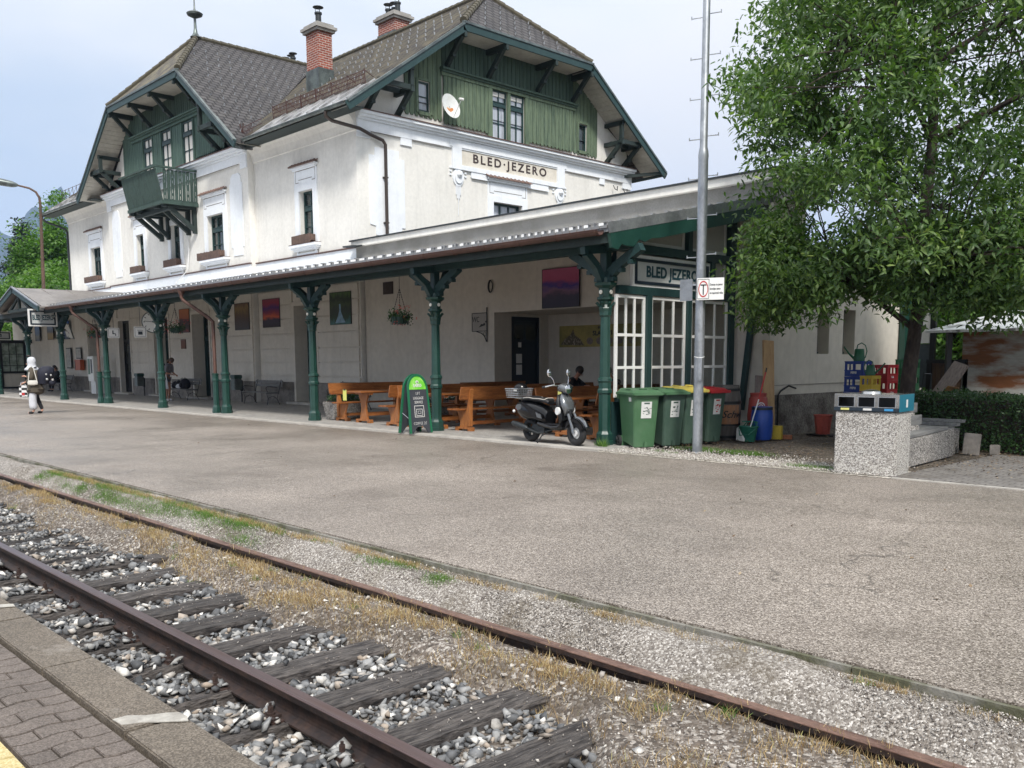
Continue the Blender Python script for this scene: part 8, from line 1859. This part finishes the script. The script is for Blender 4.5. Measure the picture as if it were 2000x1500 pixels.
        if nm=='shoes':
            for s in('l','r'):
                an=V('ankle_'+s); to=V('toe_'+s); a=[(an-Vector((0,0,.02)),.045),(an.lerp(to,.5)-Vector((0,0,.035)),.044),(to+Vector((0,0,.004)),.036)]
                skin('shoe',a,[(0,1),(1,2)],mt,t)
            continue
        skin(nm,ns,es,mt,t)
    t.location=loc; t.rotation_euler=(0,0,rz); return t
def stand(h=1.7,lean=0,sw=.0,arm=.0):
    k=h/1.7; J=dict(pelvis=(0,0,.93),chest=(.02+lean*.5,0,1.30),neck=(.03+lean*.85,0,1.47),head=(.06+lean*1.1,0,1.60))
    for s,g in(('l',1),('r',-1)):
        st=sw*g
        J['hip_'+s]=(0,.09*g,.88); J['knee_'+s]=(.04+st*.5,.10*g,.50); J['ankle_'+s]=(-.01+st,.10*g,.09); J['toe_'+s]=(.15+st,.12*g,.035)
        J['shoulder_'+s]=(.02+lean*.75,.19*g,1.41); J['elbow_'+s]=(-.02+lean*.7,.24*g,1.13); J['wrist_'+s]=(.08+lean*.8,.24*g,.90)
    return {a:tuple(c*k for c in v) for a,v in J.items()}
def sit(lean=.1):
    J=dict(pelvis=(0,0,.55),chest=(.06+lean*.5,0,.90),neck=(.10+lean,0,1.08),head=(.15+lean*1.3,0,1.20))
    for s,g in(('l',1),('r',-1)):
        J['hip_'+s]=(.05,.09*g,.53); J['knee_'+s]=(.46,.13*g,.52); J['ankle_'+s]=(.42,.13*g,.09); J['toe_'+s]=(.58,.15*g,.035)
        J['shoulder_'+s]=(.08+lean*.8,.19*g,1.01); J['elbow_'+s]=(.25+lean,.25*g,.80); J['wrist_'+s]=(.48+lean,.12*g,.80)
    return J
m_olive=M('olive_coat',(.075,.062,.045),.9,var=.15,fs=40,bump=.3,bs=60); m_wtr=M('white_cotton',(.50,.51,.54),.85,var=.08,fs=15,bump=.5,bs=14,bdist=.02); m_blk=M('black_cloth',(.010,.010,.012),.85,var=.2); m_navyc=M('navy_cloth',(.007,.008,.019),.75,var=.25,fs=30,bump=.3); m_dh=M('dark_hair',(.018,.012,.009),.6,var=.3,fs=80); m_bh=M('brown_hair',(.06,.032,.018),.6,var=.3,fs=80); m_greyc=M('grey_cloth',(.17,.17,.19),.85,var=.12)
# walker
J=stand(1.60,.03,.07); J['wrist_r']=(.28,-.22,.92); J['elbow_r']=(.06,-.24,1.02); J['wrist_l']=(.20,.10,1.10); J['elbow_l']=(.03,.24,1.04); J['ankle_r']=(-.16,-.10,.09); J['toe_r']=(-.01,-.12,.035); J['knee_r']=(-.03,-.10,.48); J['face']=(1,-.1,-.25)
wl=Vector((-29.45,8.40,0)); wz=math.atan2(-.93,-.37)
person('person in a white headscarf and olive coat carrying a large navy backpack across the platform',wl,wz,J,m_skin,[('coat',m_olive,()),('trousers',m_wtr,('wide','l')),('trousers',m_blk,('r',)),('shoes',m_blk,())],None)
T=S.objects[-1] if False else [o for o in S.objects if o.get('label','').startswith('person in a white headscarf')][0]
def TL(b,nm,mt):   # geometry in the walker's own coordinates
    me=bpy.data.meshes.new(nm); me.from_pydata(b.v,[],b.f); me.materials.append(mt); me.polygons.foreach_set('use_smooth',[True]*len(me.polygons)); o=bpy.data.objects.new(nm,me); COL.objects.link(o); o.parent=T
hx_,hz_=J['head'][0],J['head'][2]
b=B(); b.lathe([(.02,.155),(.055,.148),(.092,.118),(.112,.06),(.110,-.02),(.102,-.08),(.13,-.14),(.185,-.19),(.20,-.24)],(hx_-.045,0,hz_+.015),20,1.05,.95); TL(b,'headscarf',m_wtr)
b=B(); b.lathe([(.10,1.34),(.20,1.27),(.225,1.15),(.22,1.0),(.235,.85),(.265,.66),(.262,.63)],(-.01,0,0),20,.80,.95); TL(b,'coat_skirt',m_olive)
b=B(); b.ball((J['head'][0]+.02,0,J['head'][2]+.195),.05,10,(1.3,1,.7)); TL(b,'hair',m_dh)
def place_local(t,f):   # world point of local coords of the walker
    return None
Rz=Matrix.Rotation(wz,3,'Z'); WP=lambda x,y,z:wl+Rz@Vector((x,y,z))
t=thing('backpack','large navy backpack with white badges on the walking person','backpack',WP(-.25,0,.8))
b=B(); b.lathe([(.10,-.34),(.19,-.30),(.23,-.1),(.24,.12),(.20,.28),(.10,.36)],(0,0,0),16,F=lambda x,y,z:WP(-.27+x*1.0*(1+.12*math.sin(z*9+y*7))-z*.22,y*1.05*(1+.08*math.sin(z*11)),1.12+z*.78)); b.build('pack',m_navyc,t,smooth=True)
for z0 in (-.14,.10):
    b=B(); b.ball(WP(-.47,.04,1.05+z0),.10,10,(.8,1.1,.9)); b.build('pocket',m_navyc,t,smooth=True)
b=B(); 
for q in ((-.34,.24,1.17),(-.46,.17,1.14),(-.50,.12,1.0),(-.36,.25,1.02)): b.obox(WP(*q),(.04,.04,.045),(.4,.2,.5))
b.build('badges',m_paper,t)
b=B(); b.tube([WP(-.1,.15,1.38),WP(.10,.16,1.30),WP(.12,.15,1.1),WP(-.05,.2,.95)],.02,6); b.build('strap',m_navyc,t)
t=thing('shoulder_bag','cream leather shoulder bag on the walking person','bag',WP(0,.3,.8)); b=B(); b.lathe([(.05,-.08),(.13,-.05),(.14,.02),(.11,.07)],(0,0,0),14,F=lambda x,y,z:WP(.02+x,.27+y*.4,.92+z)); b.build('pouch',m_pipew,t,smooth=True); b=B(); b.tube([WP(-.10,.28,.95),WP(-.02,.24,1.35),WP(.05,.1,1.42),WP(.10,.26,1.2),WP(.13,.28,.98)],.013,6); b.build('strap',m_pipew,t)
t=thing('tote_bag','black and white checkered tote bag with a red patch held by the walking person','bag',WP(.3,-.2,.55))
m_chk=bpy.data.materials.new('checker_cloth'); m_chk.use_nodes=True; _c=m_chk.node_tree.nodes.new('ShaderNodeTexChecker'); _c.inputs['Scale'].default_value=14; _c.inputs[1].default_value=(.7,.7,.7,1); _c.inputs[2].default_value=(.02,.02,.02,1); _tt=m_chk.node_tree.nodes.new('ShaderNodeTexCoord'); m_chk.node_tree.links.new(_tt.outputs['Object'],_c.inputs[0]); m_chk.node_tree.links.new(_c.outputs[0],m_chk.node_tree.nodes['Principled BSDF'].inputs[0])
b=B(); b.box(.22,.44,-.26,-.20,.50,.84,WP); b.build('cloth_bag',m_chk,t,bevel=.01); b=B(); b.tube([WP(.26,-.23,.84),WP(.30,-.23,.93),WP(.38,-.23,.93),WP(.40,-.23,.84)],.008,5); b.build('handles',m_wtr,t); b=B(); b.box(.30,.38,-.197,-.195,.54,.62,WP); b.build('patch',m_redp,t)
# standing person near the clock
J=stand(1.66,.14); J['head']=(.22,0,1.50); J['face']=(1,0,-.8); J['wrist_l']=(.28,.15,1.0); J['wrist_r']=(.28,-.14,1.02); J['elbow_l']=(.10,.25,1.08); J['elbow_r']=(.10,-.25,1.08)
person('person in grey shorts and white trainers bending over the loaded bench, rucksack on the back',(-34.7,14.6,.03),rad(35),J,m_skind,[('shirt',m_greyc,('short',)),('shorts',m_greyc,()),('shoes',m_wtr,())],(m_bh,True))
b=B(); b.lathe([(.08,-.22),(.14,-.18),(.15,.1),(.08,.24)],(0,0,0),12,F=lambda x,y,z:Vector((-34.82,14.50,1.22))+Vector((x*.8+z*.15,y,z))); b.build('small_rucksack',m_blk,label='black rucksack on the back of the person in grey shorts',cat='backpack',smooth=True)
b=B(); b._a([(-34.45,14.35,1.05),(-34.38,14.45,1.03),(-34.36,14.50,.50),(-34.50,14.30,.48),(-34.47,14.37,1.05),(-34.40,14.47,1.03),(-34.38,14.52,.50),(-34.52,14.32,.48)],[(0,1,2,3),(7,6,5,4),(0,4,5,1),(1,5,6,2),(2,6,7,3),(3,7,4,0)]); b.build('white_towel',m_wtr,label='white towel hanging from the hand of the person in grey shorts',cat='towel')
# seated people
J=sit(.16); J['elbow_l']=(.36,.26,.84); J['elbow_r']=(.36,-.26,.84); J['wrist_l']=(.56,.05,.88); J['wrist_r']=(.56,-.05,.88)
person('person in a black jacket seated at the porch table seen from behind the scooter',(-15.0,16.05,.03),rad(8),J,m_skind,[('jacket',m_blk,()),('trousers',m_blk,()),('shoes',m_blk,())],(m_dh,False))
J=sit(.18); J['elbow_r']=(.34,-.25,.84); J['wrist_r']=(.30,-.14,1.13); J['elbow_l']=(.36,.24,.84); J['wrist_l']=(.56,.05,.85)
person('person in dark blue with raised forearm, mostly hidden by the last green column',(-13.35,16.05,.03),rad(178),J,m_skind,[('shirt',m_navyc,('short',)),('trousers',m_blk,()),('shoes',m_blk,())],(m_bh,False))
tb2=dup(tb,(-14.2,15.3,.03),0,'rear orange table where two people lean towards each other',G)
pb2=pb(-15.0,14.95,False,'rear orange bench under the person in the black jacket'); pb3=pb(-13.35,15.0,True,'rear orange bench under the person in dark blue')
J=sit(.05); J['elbow_l']=(.2,.24,.75); J['elbow_r']=(.2,-.24,.75); J['wrist_l']=(.36,.10,.66); J['wrist_r']=(.36,-.10,.66); J['face']=(1,0,-.3)
person('person in dark clothes seated on the iron bench at the far left',(-51.0,15.75,.03),rad(-80),J,m_skin,[('jacket',m_blk,()),('trousers',m_blk,()),('shoes',m_blk,())],(m_dh,True))
# luggage on the bench
for c,r_,mt,lab,nm in (((-35.0,15.45,.47),(.22,.20,.36),m_navyc,'big dark blue rucksack at the right end of the loaded bench','rucksack'),((-35.45,15.40,.47),(.16,.16,.28),m_blk,'black bag in the middle of the loaded bench','travel_bag'),((-35.85,15.42,.47),(.14,.14,.24),m_navyc,'small navy bag at the left end of the loaded bench','travel_bag')):
    t=thing(nm,lab,'bag',c); b=B(); b.lathe([(r_[0]*.6,0),(r_[0],.06),(r_[0]*1.05,r_[2]*.5),(r_[0]*.8,r_[2]*.9),(r_[0]*.3,r_[2]*1.12)],c,12,1,r_[1]/r_[0]); b.build('pack',mt,t,smooth=True); b=B(); b.ball((c[0],c[1]-r_[1]*.95,c[2]+r_[2]*.4),r_[0]*.5,8,(1,.5,.9)); b.build('pocket',mt,t,smooth=True); b=B(); b.tube([(c[0]-.05,c[1],c[2]+r_[2]*1.1),(c[0],c[1],c[2]+r_[2]*1.22),(c[0]+.05,c[1],c[2]+r_[2]*1.1)],.01,5); b.build('handle',mt,t)
b=B(); b.lathe([(.05,0),(.16,.03),(.17,.10),(.08,.18)],(-35.25,15.30,.47),10,1.2,.6); b.build('white_jacket',m_wtr,label='crumpled white jacket lying among the bags on the bench',cat='jacket',smooth=True)
# ================================================ AIR
m_haze=bpy.data.materials.new('haze_air'); m_haze.use_nodes=True; _n=m_haze.node_tree.nodes; _n.remove(_n['Principled BSDF']); _v=_n.new('ShaderNodeVolumePrincipled'); _v.inputs['Color'].default_value=(.42,.62,1,1); _v.inputs['Density'].default_value=.00015; _v.inputs['Anisotropy'].default_value=.0; m_haze.node_tree.links.new(_v.outputs[0],_n['Material Output'].inputs['Volume'])
HAZE=True
if HAZE:
    b=B(); b.box(-5600,2600,-4100,5600,-2,800); o=b.build('haze',m_haze,kind='stuff');
